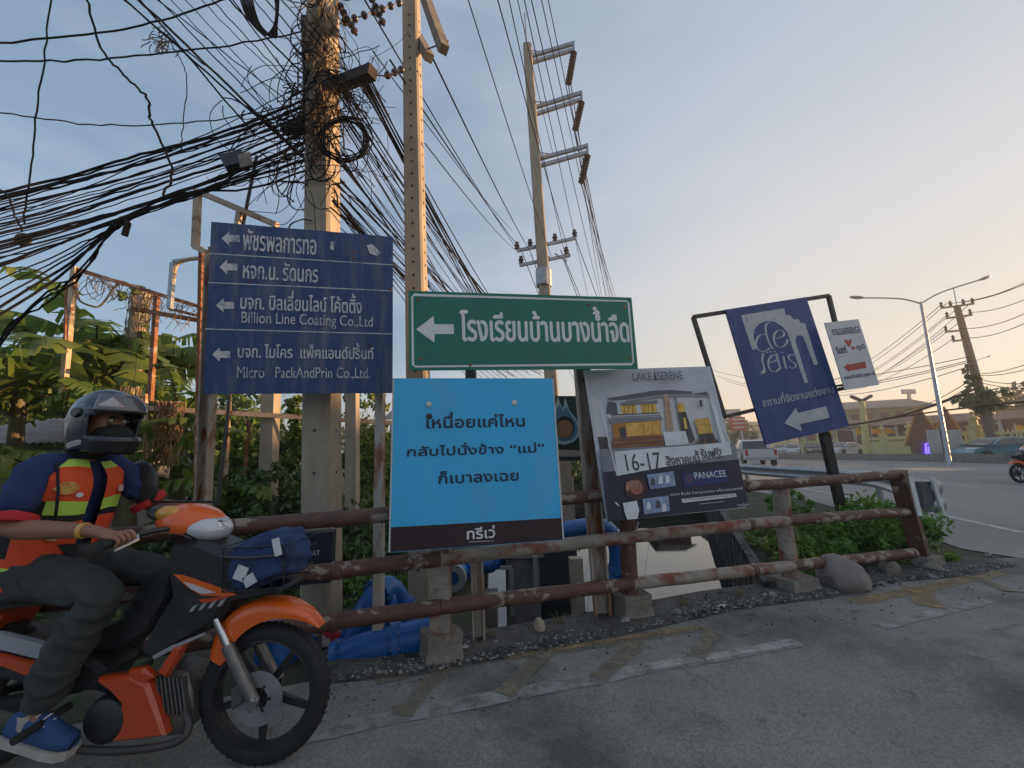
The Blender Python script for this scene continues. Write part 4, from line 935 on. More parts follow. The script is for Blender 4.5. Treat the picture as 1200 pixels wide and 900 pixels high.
b.build('dry_creeper', TW, label='dried brown creeper stems clinging to the top of the crowded pole', cat='creeper', kind='stuff')
# things hanging in the cables
b = MB(); b.beam(P(262, 193, 3.05), P(288, 187, 3.1), .11, .11); o = b.build('splice_box', BOXM, label='dark square splice box hanging in the cables left of the pole', cat='splice box')
b = MB(); b.beam(P(286, 180, 3.02), P(289, 195, 3.02), .012, .1); b.build('end_cap', CONC2, o)
b = MB(); b.ell(P(27, 281, 2.7), (.05, .04, .05), nu=10, nv=8); b.build('cable_clamp', mat('dusty_clamp', (.2, .18, .15), None, 20, .8), label='dusty round cable clamp at the left edge of the bundle', cat='clamp', smooth=True)
b = MB(); b.tube([P(*q) for q in ((135, 262, 2.9), (146, 256, 2.9), (150, 262, 2.9), (146, 276, 2.9))], .022, 7); b.build('cable_tie', CABLE2, label='knotted tie gathering the cable bundle above the rusty frame', cat='cable tie', smooth=True)
R = random.Random(33); b = MB()
for i in range(40):
    x, y = 186+R.gauss(0, 9), 50+R.gauss(0, 6); a = R.uniform(0, 2*pi); q = []
    for s_ in range(4): q.append((x, y, 3.0)); a += R.uniform(-.6, .6); x += cos(a)*5; y += sin(a)*4
    b.tube([P(*t) for t in q], .004, 3, cap=False)
b.build('twig_nest', TW, label='clump of dry twigs caught on the cables in the upper left sky', cat='twigs', kind='stuff')

# ------------------------------------------------------------------ plants
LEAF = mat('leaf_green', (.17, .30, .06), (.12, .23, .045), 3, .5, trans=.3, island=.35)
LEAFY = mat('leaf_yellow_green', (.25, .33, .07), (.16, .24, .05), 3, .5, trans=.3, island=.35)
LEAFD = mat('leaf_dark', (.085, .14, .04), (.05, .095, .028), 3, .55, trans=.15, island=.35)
BANA = mat('banana_leaf', (.12, .22, .04), (.21, .27, .05), 2.2, .38, trans=.5, bump=.25, stretch=(1, 1, 1), bscale=30, c3=(.16, .14, .05), s3=1.6, lo3=.6, hi3=.75)
STEM = mat('plant_stem', (.14, .13, .06), (.08, .07, .04), 8, .8); BARK = mat('bark', (.09, .07, .05), (.05, .04, .03), 9, .9, bump=.5)
BSTEM = mat('banana_stem', (.13, .12, .045), (.08, .06, .03), 5, .6, c3=(.14, .1, .06), s3=6, stretch=(1, 1, .3))
def leaf_cloud(name, blobs, n, size, m, parent=None, seed=0, clumps=None, droop=.3, asp=.5, **kw):
    """many small leaves gathered in clumps inside the given ellipsoids [(centre, radii)]"""
    g = np.random.default_rng(seed); wts = np.array([b_[1][0]*b_[1][1]*b_[1][2] for b_ in blobs])**.7; wts = wts/wts.sum()
    V = []; K = clumps or max(8, n//45); per = n//K
    which = g.choice(len(blobs), K, p=wts)
    cc = np.zeros((K, 3))
    for i, w in enumerate(which):
        d = g.normal(size=3); d /= np.linalg.norm(d); r = g.uniform(.25, 1)**.45
        cc[i] = np.array(blobs[w][0])+d*r*np.array(blobs[w][1])
    rad = np.array([min(blobs[w][1]) for w in which])*g.uniform(.14, .34, K)
    C_ = np.repeat(cc, per, 0)+g.normal(size=(K*per, 3))*np.repeat(rad, per)[:, None]*.75
    N_ = len(C_); s = size*g.uniform(.55, 1.35, N_)
    a = g.normal(size=(N_, 3)); a[:, 2] -= droop; a /= np.linalg.norm(a, axis=1)[:, None]
    u = g.normal(size=(N_, 3)); u[:, 2] *= .35; b_ = np.cross(a, u); b_ /= np.linalg.norm(b_, axis=1)[:, None]
    nrm = np.cross(a, b_)
    p0 = C_-a*s[:, None]; p2 = C_+a*s[:, None]; w_ = (b_*s[:, None]*asp); lift = nrm*s[:, None]*.18
    p1 = C_+w_+lift-a*s[:, None]*.15; p3 = C_-w_+lift-a*s[:, None]*.15
    vs = np.stack([p0, p1, p2, p3], 1).reshape(-1, 3); idx = np.arange(N_)*4
    f = np.stack([np.stack([idx, idx+1, idx+2], 1), np.stack([idx, idx+2, idx+3], 1)], 1).reshape(-1, 3)
    me = bpy.data.meshes.new(name); me.vertices.add(len(vs)); me.vertices.foreach_set('co', vs.astype(np.float32).ravel())
    me.loops.add(f.size); me.loops.foreach_set('vertex_index', f.astype(np.int32).ravel()); me.polygons.add(len(f))
    me.polygons.foreach_set('loop_start', np.arange(0, f.size, 3, dtype=np.int32)); me.update(calc_edges=True); me.validate()
    me.materials.append(m); return link(name, me, parent, **kw)
def bush(pos, blobs, n, size, m, label, seed, cat='shrub', group=None, name='shrub', stems=5, h=.5):
    t = thing(name, pos, label, cat, group); leaf_cloud('foliage', blobs, n, size, m, t, seed)
    R = random.Random(seed); b = MB()
    for i in range(stems):
        bl = R.choice(blobs); e = Vector(bl[0])+Vector((R.uniform(-.6, .6)*bl[1][0], R.uniform(-.6, .6)*bl[1][1], R.uniform(-.2, .6)*bl[1][2])); a = Vector(pos)+Vector((R.uniform(-.1, .1), R.uniform(-.1, .1), -.05))
        mdl = a.lerp(e, .5)+Vector((R.uniform(-.1, .1), R.uniform(-.1, .1), .05)); sc = max(.004, size*.18)
        b.tube([Vector(q) for q in curve([tuple(a), tuple(mdl), tuple(e)], 3)], [sc*(1.3-.12*k) for k in range(7)], 4, cap=False)
    b.build('stem', STEM, t); return t
# bushes between the railing and the guard rail (right)
def bl(px, py, d, rx, ry, rz): c = P(px, py, d); return ((c.x, c.y, c.z), (rx, ry, rz))
bush(G(1010, 640), [bl(1010, 612, 5.2, .42, .5, .26), bl(1052, 612, 5.3, .34, .4, .24), bl(975, 650, 4.8, .3, .3, .16), bl(1040, 640, 5.0, .34, .3, .18), bl(960, 630, 5.1, .3, .3, .2)], 7000, .034, LEAF, 'bright green leafy bush round the foot of the black sign post', 2)
bush(G(900, 640), [bl(905, 632, 5.5, .3, .4, .2), bl(925, 650, 5.0, .28, .3, .2), bl(950, 660, 4.7, .28, .3, .14)], 4600, .033, LEAFY, 'green bush between the grey third post and the black sign post', 3)
bush(G(893, 690), [bl(893, 685, 4.25, .12, .1, .09), bl(950, 680, 4.3, .26, .13, .10)], 1000, .025, LEAFY, 'low weeds beside the slab at the grey third post', 4)
bush(G(1098, 655), [bl(1098, 650, 4.9, .18, .14, .09), bl(1062, 655, 4.75, .2, .12, .09)], 900, .026, LEAFY, 'sparse yellow green weeds behind the end post', 5)
bush(G(925, 600), [bl(925, 588, 7.4, .4, .5, .2)], 900, .04, LEAF, 'small bush at the far canal corner by the guard rail', 6)
# left side ground cover and hedge
R = random.Random(5)
for i, (px, py, d, rx, ry, rz, m, sz, n, lab) in enumerate((
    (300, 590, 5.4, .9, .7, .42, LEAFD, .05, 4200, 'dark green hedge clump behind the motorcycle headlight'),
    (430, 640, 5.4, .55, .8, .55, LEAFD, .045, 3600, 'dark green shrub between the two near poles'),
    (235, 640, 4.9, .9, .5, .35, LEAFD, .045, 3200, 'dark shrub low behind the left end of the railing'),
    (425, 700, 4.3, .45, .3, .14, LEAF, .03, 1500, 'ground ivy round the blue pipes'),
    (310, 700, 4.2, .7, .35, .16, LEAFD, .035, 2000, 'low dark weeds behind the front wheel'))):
    c = P(px, py, d); bush((c.x, c.y, -.05), [((c.x, c.y, c.z), (rx, ry, rz)), ((c.x+.2*rx, c.y, max(.1, c.z-.35)), (rx*.9, ry, max(.16, rz*.8)))], n, sz, m, lab, 20+i)
def climber(px, py0, py1, d, w, n, m, lab, seed, sz=.045):
    bl_ = []
    for k in range(5):
        t = k/4; c = P(px+(-1)**k*3, py0+(py1-py0)*t, d); bl_.append(((c.x, c.y, c.z), (w, w*.6, abs(P(px, py0, d).z-P(px, py1, d).z)/6)))
    c = P(px, py1, d); return bush((c.x, c.y, -.05), bl_, n, sz, m, lab, seed, cat='climber', name='climbing_vine', stems=8)
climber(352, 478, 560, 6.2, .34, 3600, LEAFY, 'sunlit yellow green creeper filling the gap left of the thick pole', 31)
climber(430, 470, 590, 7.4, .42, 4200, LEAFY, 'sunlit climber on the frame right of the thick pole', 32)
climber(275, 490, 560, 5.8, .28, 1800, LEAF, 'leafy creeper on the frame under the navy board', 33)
# taller trees behind
def tree(px, py, d, rx, rz, n, m, lab, seed, sz=.11, base=None, group='trees behind the frames'):
    c = P(px, py, d); t = thing('tree', (c.x, c.y, -.05), lab, 'tree', group)
    g = random.Random(seed); bl_ = [((c.x, c.y, c.z), (rx, rx, rz))]+[((c.x+g.uniform(-.7, .7)*rx, c.y+g.uniform(-.4, .4)*rx, c.z+g.uniform(-.6, .5)*rz), (rx*.5, rx*.5, rz*.45)) for _ in range(6)]
    b = MB(); top = Vector((c.x, c.y, c.z+rz*.4)); b.tube([Vector(q) for q in curve([(c.x, c.y, -.1), (c.x+.1, c.y, c.z*.5), tuple(top)], 4)], [.16-.014*k for k in range(9)], 8)
    for q in bl_[1:]:
        a = Vector((c.x, c.y, max(.3, c.z-rz*.6))); b.tube([a, a.lerp(Vector(q[0]), .5)+Vector((0, 0, -.1)), Vector(q[0])], [.07, .05, .02], 5)
    b.build('trunk', BARK, t, smooth=True); leaf_cloud('crown', bl_, n, sz, m, t, seed); return t
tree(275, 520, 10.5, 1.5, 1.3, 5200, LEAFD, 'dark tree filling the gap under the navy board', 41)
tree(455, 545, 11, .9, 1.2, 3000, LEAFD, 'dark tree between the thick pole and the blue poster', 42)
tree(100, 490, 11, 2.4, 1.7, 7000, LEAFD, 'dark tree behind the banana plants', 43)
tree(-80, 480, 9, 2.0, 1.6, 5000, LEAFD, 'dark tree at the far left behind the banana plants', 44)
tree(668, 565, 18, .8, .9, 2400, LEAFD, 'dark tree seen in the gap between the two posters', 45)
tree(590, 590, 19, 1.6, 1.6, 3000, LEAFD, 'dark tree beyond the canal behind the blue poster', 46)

# banana plants: one pseudostem, each leaf a part of its own
def banana_leaf(base, az, L, W, rise, droop, seed, torn=.5):
    R = random.Random(seed); N = 30; pts = []; p = Vector(base); el = rise
    for i in range(N+1):
        pts.append(p.copy()); st = L/N; p = p+Vector((cos(az)*cos(el), sin(az)*cos(el), sin(el)))*st; el -= droop/N*(.4+1.4*i/N)
    b = MB(); b.tube(pts, [max(.004, .022*(1-i/N)) for i in range(N+1)], 5, mi=1)
    side0 = Vector((-sin(az), cos(az), 0))
    for s_ in (-1, 1):
        i = 3
        while i < N:
            k = R.choice((1, 1, 1, 2, 2, 3)); j = min(N, i+k); sag = R.uniform(.1, 1.35) if R.random() < torn else R.uniform(.05, .25)
            ring = []
            gap = .0 if R.random() > torn else .42
            for q in range(i, j+1):
                f = (q-3)/(N-3); w = W*sin(pi*min(1, f*.93+.05))**.55*(1 if s_ > 0 else .95); fwd = (pts[min(q+1, N)]-pts[max(q-1, 0)]).normalized()
                e = side0*s_; dn = Vector((0, 0, -1)); row = []
                shrink = fwd*((-gap if q == j else gap if q == i else 0)*L/N)
                for t in (0, .5, 1):
                    row.append(pts[q]+e*w*t*cos(sag*t)+dn*w*t*sin(sag*t)+Vector((0, 0, .03*sin(t*3)))+fwd*w*.25*t+shrink*t)
                ring.append(row)
            vs = [v for r_ in ring for v in r_]; n3 = len(ring)
            b.add(vs, [(a*3+c, (a+1)*3+c, (a+1)*3+c+1, a*3+c+1) for a in range(n3-1) for c in range(2)], 0); i = j
    return b
def banana(px, py, d, h, nl, L, lab, seed, az0=None, group='banana plants on the left'):
    R = random.Random(seed); g = P(px, py, d); base = Vector((g.x, g.y, -.1)); top = Vector((g.x+R.uniform(-.15, .15), g.y, h))
    t = thing('banana_plant', base, lab, 'banana plant', group)
    b = MB(); b.tube([base, base.lerp(top, .5)+Vector((.04, 0, 0)), top], [.13, .1, .06], 10); b.build('pseudostem', BSTEM, t, smooth=True)
    for k in range(nl):
        az = (az0 or 0)+2*pi*k/nl*1.0+R.uniform(-.35, .35)
        banana_leaf(top-Vector((0, 0, R.uniform(0, .35))), az, L*R.uniform(.75, 1.15), L*.17*R.uniform(.8, 1.2), R.uniform(.55, 1.25), R.uniform(1.2, 2.6), seed*50+k, R.uniform(.45, 1.0)).build('leaf', [BANA, STEM], t, smooth='all')
banana(10, 600, 5.2, 2.15, 11, 1.8, 'banana plant at the far left edge with torn drooping leaves', 1, .3)
banana(75, 600, 6.0, 2.7, 12, 1.9, 'tall banana plant left of the leaning frame post', 2, .1)
banana(140, 600, 6.4, 2.75, 12, 1.9, 'broad leaved banana plant above the rider', 3, .5)
banana(205, 600, 5.8, 1.9, 10, 1.5, 'young banana plant with bright upright leaves beside the navy board', 4, .9)
banana(50, 640, 4.5, 1.15, 9, 1.4, "low banana plant behind the rider's shoulder", 5, .2)
banana(-70, 600, 4.8, 2.2, 10, 1.8, 'banana plant mostly outside the left edge', 6, .7)
banana(262, 640, 5.2, .7, 7, 1.0, 'small banana sucker behind the headlight', 7, .4)
banana(150, 620, 4.9, 1.1, 9, 1.3, 'low banana plant between the helmet and the rusty post', 8, 1.1)
banana(110, 600, 7.6, 2.6, 10, 1.9, 'banana plant farthest back among the left group', 9, .8)

# tall weeds left edge ground cover
g = P(60, 690, 4.0); leaf_cloud('ground_cover', [((g.x, g.y+.4, .1), (2.2, 1.2, .2)), ((-2.4, 6.3, .15), (2.6, 2.2, .28)), ((-6, 5, .1), (3, 2, .3))], 12000, .05, LEAFD, seed=77, kind='stuff', label='dark weeds and creepers covering the ground behind the left railing', cat='ground cover')

# ------------------------------------------------------------------ rusty sign frames on the left
def frame(name, label, bars, m=STEELPALE, cat='steel frame', loc=None):
    P0 = P(*bars[0][0]); t = thing(name, (P0.x, P0.y, 0) if loc is None else loc, label, cat)
    for bar in bars:
        a, c, w = bar[:3]; b = MB(); b.beam(P(*a), P(*c), w); b.build(bar[3] if len(bar) > 3 else 'bar', bar[4] if len(bar) > 4 else m, t)
    return t
frame('gantry', 'large pale rusty billboard frame leaning behind the banana plants', [
    ((88, 313, 4.6), (73, 468, 4.7), .055, 'upright'), ((88, 315, 4.6), (242, 362, 5.0), .04, 'top_rail', RUSTY), ((72, 466, 4.7), (166, 470, 4.9), .05, 'bottom_rail', RUSTY),
    ((170, 478, 5.0), (500, 498, 6.2), .06, 'bottom_rail'), ((184, 345, 5.0), (176, 470, 5.0), .05, 'upright', RUSTY), ((155, 362, 4.9), (236, 376, 5.0), .05, 'cross_rail', RUSTY),
    ((268, 470, 5.3), (262, 600, 5.4), .045, 'upright', STEELPALE), ((292, 492, 5.6), (284, 590, 5.6), .035, 'upright', RUSTY), ((170, 462, 4.95), (172, 590, 5.0), .04, 'upright', STEELPALE), ((78, 330, 4.6), (76, 400, 4.6), .02, 'rod', RUSTY)])
t = frame('lattice_mast', 'thin rusty lattice mast behind the left edge of the navy board', [((236, 290, 3.9), (228, 700, 4.0), .035, 'upright', RUSTY), ((247, 290, 4.0), (243, 700, 4.1), .035, 'upright', RUSTY)], RUSTY)
for k in range(16):
    y0 = 300+k*12; b = MB(); b.beam(P(236 if k % 2 else 246, y0, 3.9), P(246 if k % 2 else 236, y0+12, 3.98), .012); b.build('lacing', RUSTY, t)
t = frame('lamp_bracket_frame', 'peeling cream tube frame sticking up above the navy board', [((232, 223, 3.5), (229, 290, 3.5), .05, 'upright'), ((229, 290, 3.5), (243, 296, 3.45), .045, 'foot'), ((233, 225, 3.5), (325, 264, 3.4), .045, 'top_rail'), ((281, 246, 3.45), (278, 266, 3.42), .04, 'strut')])
t = frame('arched_frame', 'grey curved arch frame behind the left edge of the navy board', [((203, 308, 4.3), (199, 362, 4.3), .045, 'upright', GALV)], GALV)
b = MB(); b.tube([P(*q) for q in curve([(203, 330, 4.3), (206, 312, 4.3), (216, 305, 4.28), (236, 302, 4.25)], 5)], .022, 6); b.build('arch', STEELPALE, t)
b = MB(); b.beam(P(203, 306, 4.3), P(238, 302, 4.25), .03); b.build('top_rail', GALV, t)
frame('stub_bracket', 'short peeling bracket on the rusty frame left of the navy board', [((199, 362, 4.9), (240, 372, 5.0), .03, 'arm', RUSTY)], RUSTY)
# old concrete posts in the greenery
post('concrete_post', P(312, 640, 5.6), P(318, 456, 5.6), .17, CONC, 'sunlit concrete post left of the thick pole', cat='post')
post('concrete_post', P(413, 640, 5.4), P(413, 455, 5.4), .14, CONC, 'narrow sunlit concrete post right of the thick pole', cat='post')
q0, q1 = G(162, 620, -.05), P(166, 342, 5.6)
b = MB(); b.tube([Vector((q1.x, q1.y, -.1)), q1], [.12, .10], 8); pv = b.build('concrete_post', CONC, label='vine covered round post rising above the rider among the banana plants', cat='post', smooth=True)
R = random.Random(3); b = MB()
for i in range(130):
    z = R.uniform(.6, q1.z+.05); a = R.uniform(0, 6.28); q = []; da = R.uniform(-.25, .25)
    for s_ in range(6): q.append((q1.x+cos(a)*(.12+.02*s_ % .03), q1.y+sin(a)*.12, z)); a += da; z += R.uniform(-.14, -.04)
    b.tube(q, R.choice((.006, .009)), 4, cap=False)
b.build('dry_creeper', TW, label='dried creeper stems hanging round the vine covered post', cat='creeper', kind='stuff')
leaf_cloud('creeper_leaves', [((q1.x, q1.y-.05, q1.z-.1), (.25, .2, .15)), ((q1.x, q1.y, q1.z-.7), (.16, .16, .5))], 500, .04, LEAFY, seed=9, kind='stuff', label='green creeper leaves on the vine covered post', cat='creeper')
b = MB(); c0 = P(198, 480, 5.0)
for i in range(60):
    x = c0.x+R.gauss(0, .07); z = c0.z+.1; q = []
    for s_ in range(7): q.append((x, c0.y+R.gauss(0, .05), z)); x += R.gauss(0, .02); z -= R.uniform(.08, .16)
    b.tube(q, R.choice((.005, .008)), 4, cap=False)
for i in range(30):
    x = P(148, 485, 5).x+R.gauss(0, .1); z = c0.z+.12; q = []
    for s_ in range(7): q.append((x, c0.y+R.gauss(0, .05), z)); x += R.gauss(0, .02); z -= R.uniform(.06, .13)
    b.tube(q, R.choice((.005, .008)), 4, cap=False)
b.build('hanging_roots', mat('dry_root', (.38, .24, .13), (.25, .14, .08), 12, .85), label='dry straw coloured roots hanging from the frame right of the helmet', cat='roots', kind='stuff')
b = MB()
for i in range(70):
    x, y = R.uniform(92, 236), 0; y = 316+(x-90)*.3+R.uniform(-3, 6); q = []; a = R.uniform(0, 6.28); k = R.uniform(-.5, .5)
    for s_ in range(R.randint(4, 9)): q.append((x, y, 4.75+R.uniform(-.05, .05))); a += k; x += cos(a)*5; y += abs(sin(a))*5
    b.tube([P(*t_) for t_ in q], R.choice((.003, .005)), 3, cap=False)
b.build('dry_creeper', TW, label='wiry leafless creeper tangled along the top rail of the billboard frame', cat='creeper', kind='stuff')
b = MB(); b.tube([P(*q) for q in curve([(90, 330, 4.6), (92, 350, 4.6), (105, 358, 4.6), (118, 358, 4.65), (133, 338, 4.7), (140, 330, 4.75)], 5)], .012, 5); b.build('bare_branch', TW, label='bare curved branch hooked on the leaning frame post', cat='branch', smooth='all')

# small houses behind the bananas
ROOFM = mat('corrugated_roof', (.26, .25, .25), (.17, .165, .165), 3, .6, c3=(.2, .1, .06), s3=2)
def shed(px0, px1, pyb, d, h, rh, label, wall, roofm, dep=4, n=22):
    a = P(px0, pyb, d); c = P(px1, pyb, d); t = thing('house', (a.x, a.y, 0), label, 'house'); W = c.x-a.x
    b = MB(); b.box(((a.x+c.x)/2, d+dep/2, h/2-.1), (W*.94, dep*.9, h)); b.build('wall', wall, t)
    b = MB(); vs = []; ny = 2
    for k in range(n*2+1):
        x = a.x-.1+(W+.2)*k/(n*2); dz = .03 if k % 2 else 0
        vs += [(x, d-.3, h+dz), (x, d+dep*.5, h+rh+dz), (x, d+dep+.3, h+dz)]
    b.add(vs, [(3*k+j, 3*k+3+j, 3*k+4+j, 3*k+1+j) for k in range(n*2) for j in range(2)]); b.build('roof', roofm, t)
    return t
shed(-60, 118, 540, 7.2, P(80, 520, 7.2).z, .55, 'low shed with grey corrugated roof among the banana plants', mat('shed_wall_grey', (.25, .25, .27), None, 3, .8), ROOFM, 2.2)
shed(452, 520, 560, 13, 2.4, .7, 'small grey blue shed behind the thin pale post', mat('shed_wall_blue', (.2, .22, .26), None, 3, .8), ROOFM, 3)
t = thing('house', (P(788, 600, 22).x, 22, 0), 'dark red hut on the far canal bank behind the villa poster', 'house')
x = P(790, 600, 22).x; b = MB(); b.box((x, 23, .9), (1.5, 2, 1.9)); b.build('wall', mat('hut_red', (.10, .02, .02), None, 3, .8), t)
b = MB(); b.add([(x-1, 21.8, 1.8), (x+1, 21.8, 1.8), (x+.8, 23, 2.4), (x-.8, 23, 2.4), (x-1, 24.2, 1.8), (x+1, 24.2, 1.8)], [(0, 1, 2, 3), (3, 2, 5, 4)]); b.build('roof', DARKW, t)

# ------------------------------------------------------------------ blue pipes and pump works on the canal edge
PBL = mat('blue_pipe_paint', (.02, .13, .42), (.015, .10, .34), 5, .38, c3=(.05, .16, .36), s3=5, lo3=.56, hi3=.75); PIPEW = mat('grey_pipe_collar', (.26, .27, .27), None, 6, .5)
def pipe(label, pts, r, flanges=(), group=None, mats=PBL, fr=1.28):
    W = [Vector(q) for q in curve([tuple(P(*p)) for p in pts], 5)] if len(pts) > 2 else [P(*p) for p in pts]
    t = thing('water_pipe', (W[0].x, W[0].y, W[0].z), label, 'pipe', group); b = MB(); b.tube(W, r, 18); b.build('barrel', mats, t, smooth=True)
    for f in flanges:
        k = min(len(W)-2, int(f*(len(W)-1))); q = W[k]; d = (W[k+1]-W[k]).normalized(); b = MB(); b.lathe(q, d, [(r, -.022), (r*fr, -.022), (r*fr, .022), (r, .022)], 20); b.build('flange', mats, t, smooth=True)
        for a in range(8):
            x = d.orthogonal().normalized(); y = d.cross(x); an = a*pi/4; b = MB(); b.lathe(q+(x*cos(an)+y*sin(an))*r*1.14-d*.03, d, [(.001, 0), (.009, 0), (.009, .06), (.001, .06)], 6); b.build('bolt', GALV, t)
    return t
pipe('fat blue pipe lying along the ground left of the stone footing', [(396, 776, 3.0), (425, 762, 3.02), (465, 752, 3.06), (508, 742, 3.1)], .105, (.12, .72))
pipe('blue pipe bend rising behind the thin pale post', [(405, 768, 3.25), (420, 735, 3.3), (440, 700, 3.35), (456, 690, 3.5), (470, 712, 3.6), (478, 735, 3.6)], .095, (.45, .8))
b = MB(); c = P(445, 693, 3.45); b.lathe(c-Vector((0, 0, .1)), (0, 0, 1), [(.13, -.12), (.14, 0), (.13, .08), (.08, .13), (.03, .15), (0, .155)], 18); b.build('valve_cover', PBL, label='domed blue valve cover on top of the pipe bend', cat='valve', smooth=True)
pipe('light blue pipe with pale collar pointing over the canal', [(528, 678, 4.3), (552, 662, 4.9), (600, 655, 5.6)], .10, (.3, .75))
b = MB(); c = P(531, 678, 4.25); b.lathe(c, (P(552, 662, 4.9)-c), [(.06, 0), (.125, 0), (.125, .05), (.1, .06)], 18); b.build('pipe_collar', PIPEW, label='pale round end collar of the light blue pipe', cat='collar', smooth=True)
pipe('blue pipe running level behind the rusty channel post', [(655, 622, 4.2), (690, 617, 4.3), (712, 620, 4.35), (722, 640, 4.4), (722, 668, 4.4), (712, 690, 4.4)], .08, (.55, .8))
pipe('short blue pipe end beyond the front wheel', [(300, 752, 3.1), (325, 750, 3.15), (352, 770, 3.1)], .14, (.5,))
PUMPG = mat('concrete_intake', (.2, .195, .19), (.14, .135, .13), 4, .85, bump=.3); PUMPD = mat('dark_plate', (.03, .035, .05), (.02, .03, .03), 3, .6)
t = thing('intake_structure', P(620, 700, 5), 'grey concrete canal intake with stepped white edging below the blue poster', 'intake')
def blockp(name, px0, py0, px1, py1, d, dep, m, par):
    a = P(px0, py1, d); c = P(px1, py0, d); b = MB(); b.box(((a.x+c.x)/2, d+dep/2, (a.z+c.z)/2), (abs(c.x-a.x), dep, abs(c.z-a.z))); return b.build(name, m, par)
blockp('pier', 541, 672, 566, 800, 4.9, .5, PUMPG, t); blockp('pier', 568, 700, 582, 800, 4.7, .3, PUMPG, t)
blockp('wall', 596, 655, 632, 830, 5.2, .5, PUMPG, t); blockp('cap', 590, 649, 637, 655, 5.15, .6, PIPEW, t)
blockp('edging', 626, 652, 630, 700, 5.1, .06, PIPEW, t); blockp('edging', 586, 664, 600, 668, 5.1, .06, PIPEW, t); blockp('edging', 598, 668, 602, 722, 5.1, .06, PIPEW, t)
t = thing('pump_house', P(660, 660, 6), 'dark plated pump housing standing in the canal behind the railing', 'pump housing')
blockp('plate', 634, 585, 672, 760, 6.3, 1.6, PUMPD, t); blockp('plate', 596, 600, 634, 760, 7.0, 1.4, PUMPD, t)
blockp('upright', 607, 600, 610, 760, 6.0, .05, GALV, t); blockp('upright', 674, 655, 683, 790, 5.2, .14, CONC, t)
blockp('upright', 646, 560, 655, 600, 8, .14, CONC, t); blockp('upright', 664, 560, 672, 700, 7.2, .14, CONC, t)
b = MB(); q = [P(*p) for p in ((742, 700, 5), (742, 640, 5), (748, 612, 5.5))]; b.tube(q, .012, 5); b.build('thin_rod', BLACKST, label='thin bent rod standing in the bright canal water', cat='rod')
# round drop-and-barrel board between the posters
t = thing('cafe_sign', P(668, 510, 4.6), 'dark green board with a pale blue drop round a wooden disc between the posters', 'sign')
BG = mat('dark_green_board', (.012, .03, .028), None, 3, .5); DROP = mat('drop_blue', (.06, .2, .33), None, 3, .5); DW = mat('drop_white', (.35, .48, .52), None, 3, .5); WD = mat('wood_disc', (.27, .15, .08), (.18, .1, .055), 8, .7, stretch=(6, 1, 1))
d = 4.6
def flatq(name, pts, dd, m, par=t, th=.02):
    W = [P(x, y, dd) for x, y in pts]; b = MB(); b.plate([(w.x, w.z) for w in W][::-1], dd, dd+th, bev=.001); return b.build(name, m, par)
flatq('board', [(628, 464), (679.5, 464), (683, 534), (683, 540), (628, 540)], d, BG, th=.04)
flatq('drop_outline', [(654, 464.5), (656, 472), (660, 480), (662, 465), (667, 480), (676, 492), (680, 503), (678, 512), (672, 518), (662, 521), (645, 519), (640, 500), (648, 484)], d-.006, DW, th=.004)
flatq('drop_fill', [(656, 474), (660, 482), (664, 476), (668, 484), (675, 494), (677.5, 503), (675, 511), (670, 515.5), (662, 517), (646, 515), (644, 500), (650, 486)], d-.011, DROP, th=.004)
flatq('disc_rim', [(662+11.5*cos(a*.3927), 501+13.5*sin(a*.3927)) for a in range(16)], d-.016, mat('disc_rim', (.02, .015, .015), None, 3, .6), th=.004)
flatq('wood_disc', [(661.5+10*cos(a*.3927), 503+11*sin(a*.3927)) for a in range(16)], d-.021, WD, th=.004)
flatq('caption_strip', [(640, 526), (680, 528), (681, 535), (640, 535)], d-.006, mat('caption_strip', (.3, .27, .22), None, 9, .7), th=.004)
post('concrete_post', P(668, 640, 5.1), P(661, 520, 5.1), .12, CONC, 'pale post behind the dark green board', cat='post')

# ------------------------------------------------------------------ guard rail, barrier, temple, street furniture on the right
gr = thing('guard_rail', (6.0, 6.0, 0), 'grey steel guard rail with rounded end beside the main road', 'guard rail')
GP = [(5.66, 5.9), (6.4, 7.1), (7.05, 8.3), (7.25, 9.6), (7.25, 11.2), (7.2, 13.2), (7.7, 17), (9.2, 24), (13, 36)]
Q = [Vector((p[0], p[1], 0)) for p in curve(GP, 5)]
prof = [(0, .0), (.045, .03), (.07, .075), (.045, .12), (0, .15), (.0, .165), (.045, .195), (.07, .24), (.045, .285), (0, .315)]
def wbeam(Q, z0, name, m, par):
    b = MB(); vs = []; n = len(prof)
    for i, p in enumerate(Q):
        t = (Q[min(i+1, len(Q)-1)]-Q[max(i-1, 0)]).normalized(); nn = Vector((t.y, -t.x, 0))
        for o, z in prof: vs.append(p-nn*o+Vector((0, 0, z0+z)))
        for o, z in prof: vs.append(p-nn*(o-.008)+Vector((0, 0, z0+z)))
    m2 = 2*n
    b.add(vs, [(i*m2+k, (i+1)*m2+k, (i+1)*m2+k+1, i*m2+k+1) for i in range(len(Q)-1) for k in range(n-1)]+[(i*m2+n+k, i*m2+n+k+1, (i+1)*m2+n+k+1, (i+1)*m2+n+k) for i in range(len(Q)-1) for k in range(n-1)])
    return b.build(name, m, par, smooth=True)
wbeam(Q, .45, 'beam', GALV, gr)
for x, y in GP[1:]:
    b = MB(); b.tube([(x+.1, y, -.02), (x+.1, y, .78)], .055, 10); b.build('post', GALV, gr, smooth=True)
TERM = mat('terminal_dark', (.1, .105, .11), None, 6, .5)
b = MB(); c = Vector((5.58, 5.72, 0))
for z in (.47, .70): b.ell(c+Vector((.10, 0, z)), (.10, .06, .115), nu=14, nv=10)
b.build('end_lobes', GALV, gr, smooth=True)
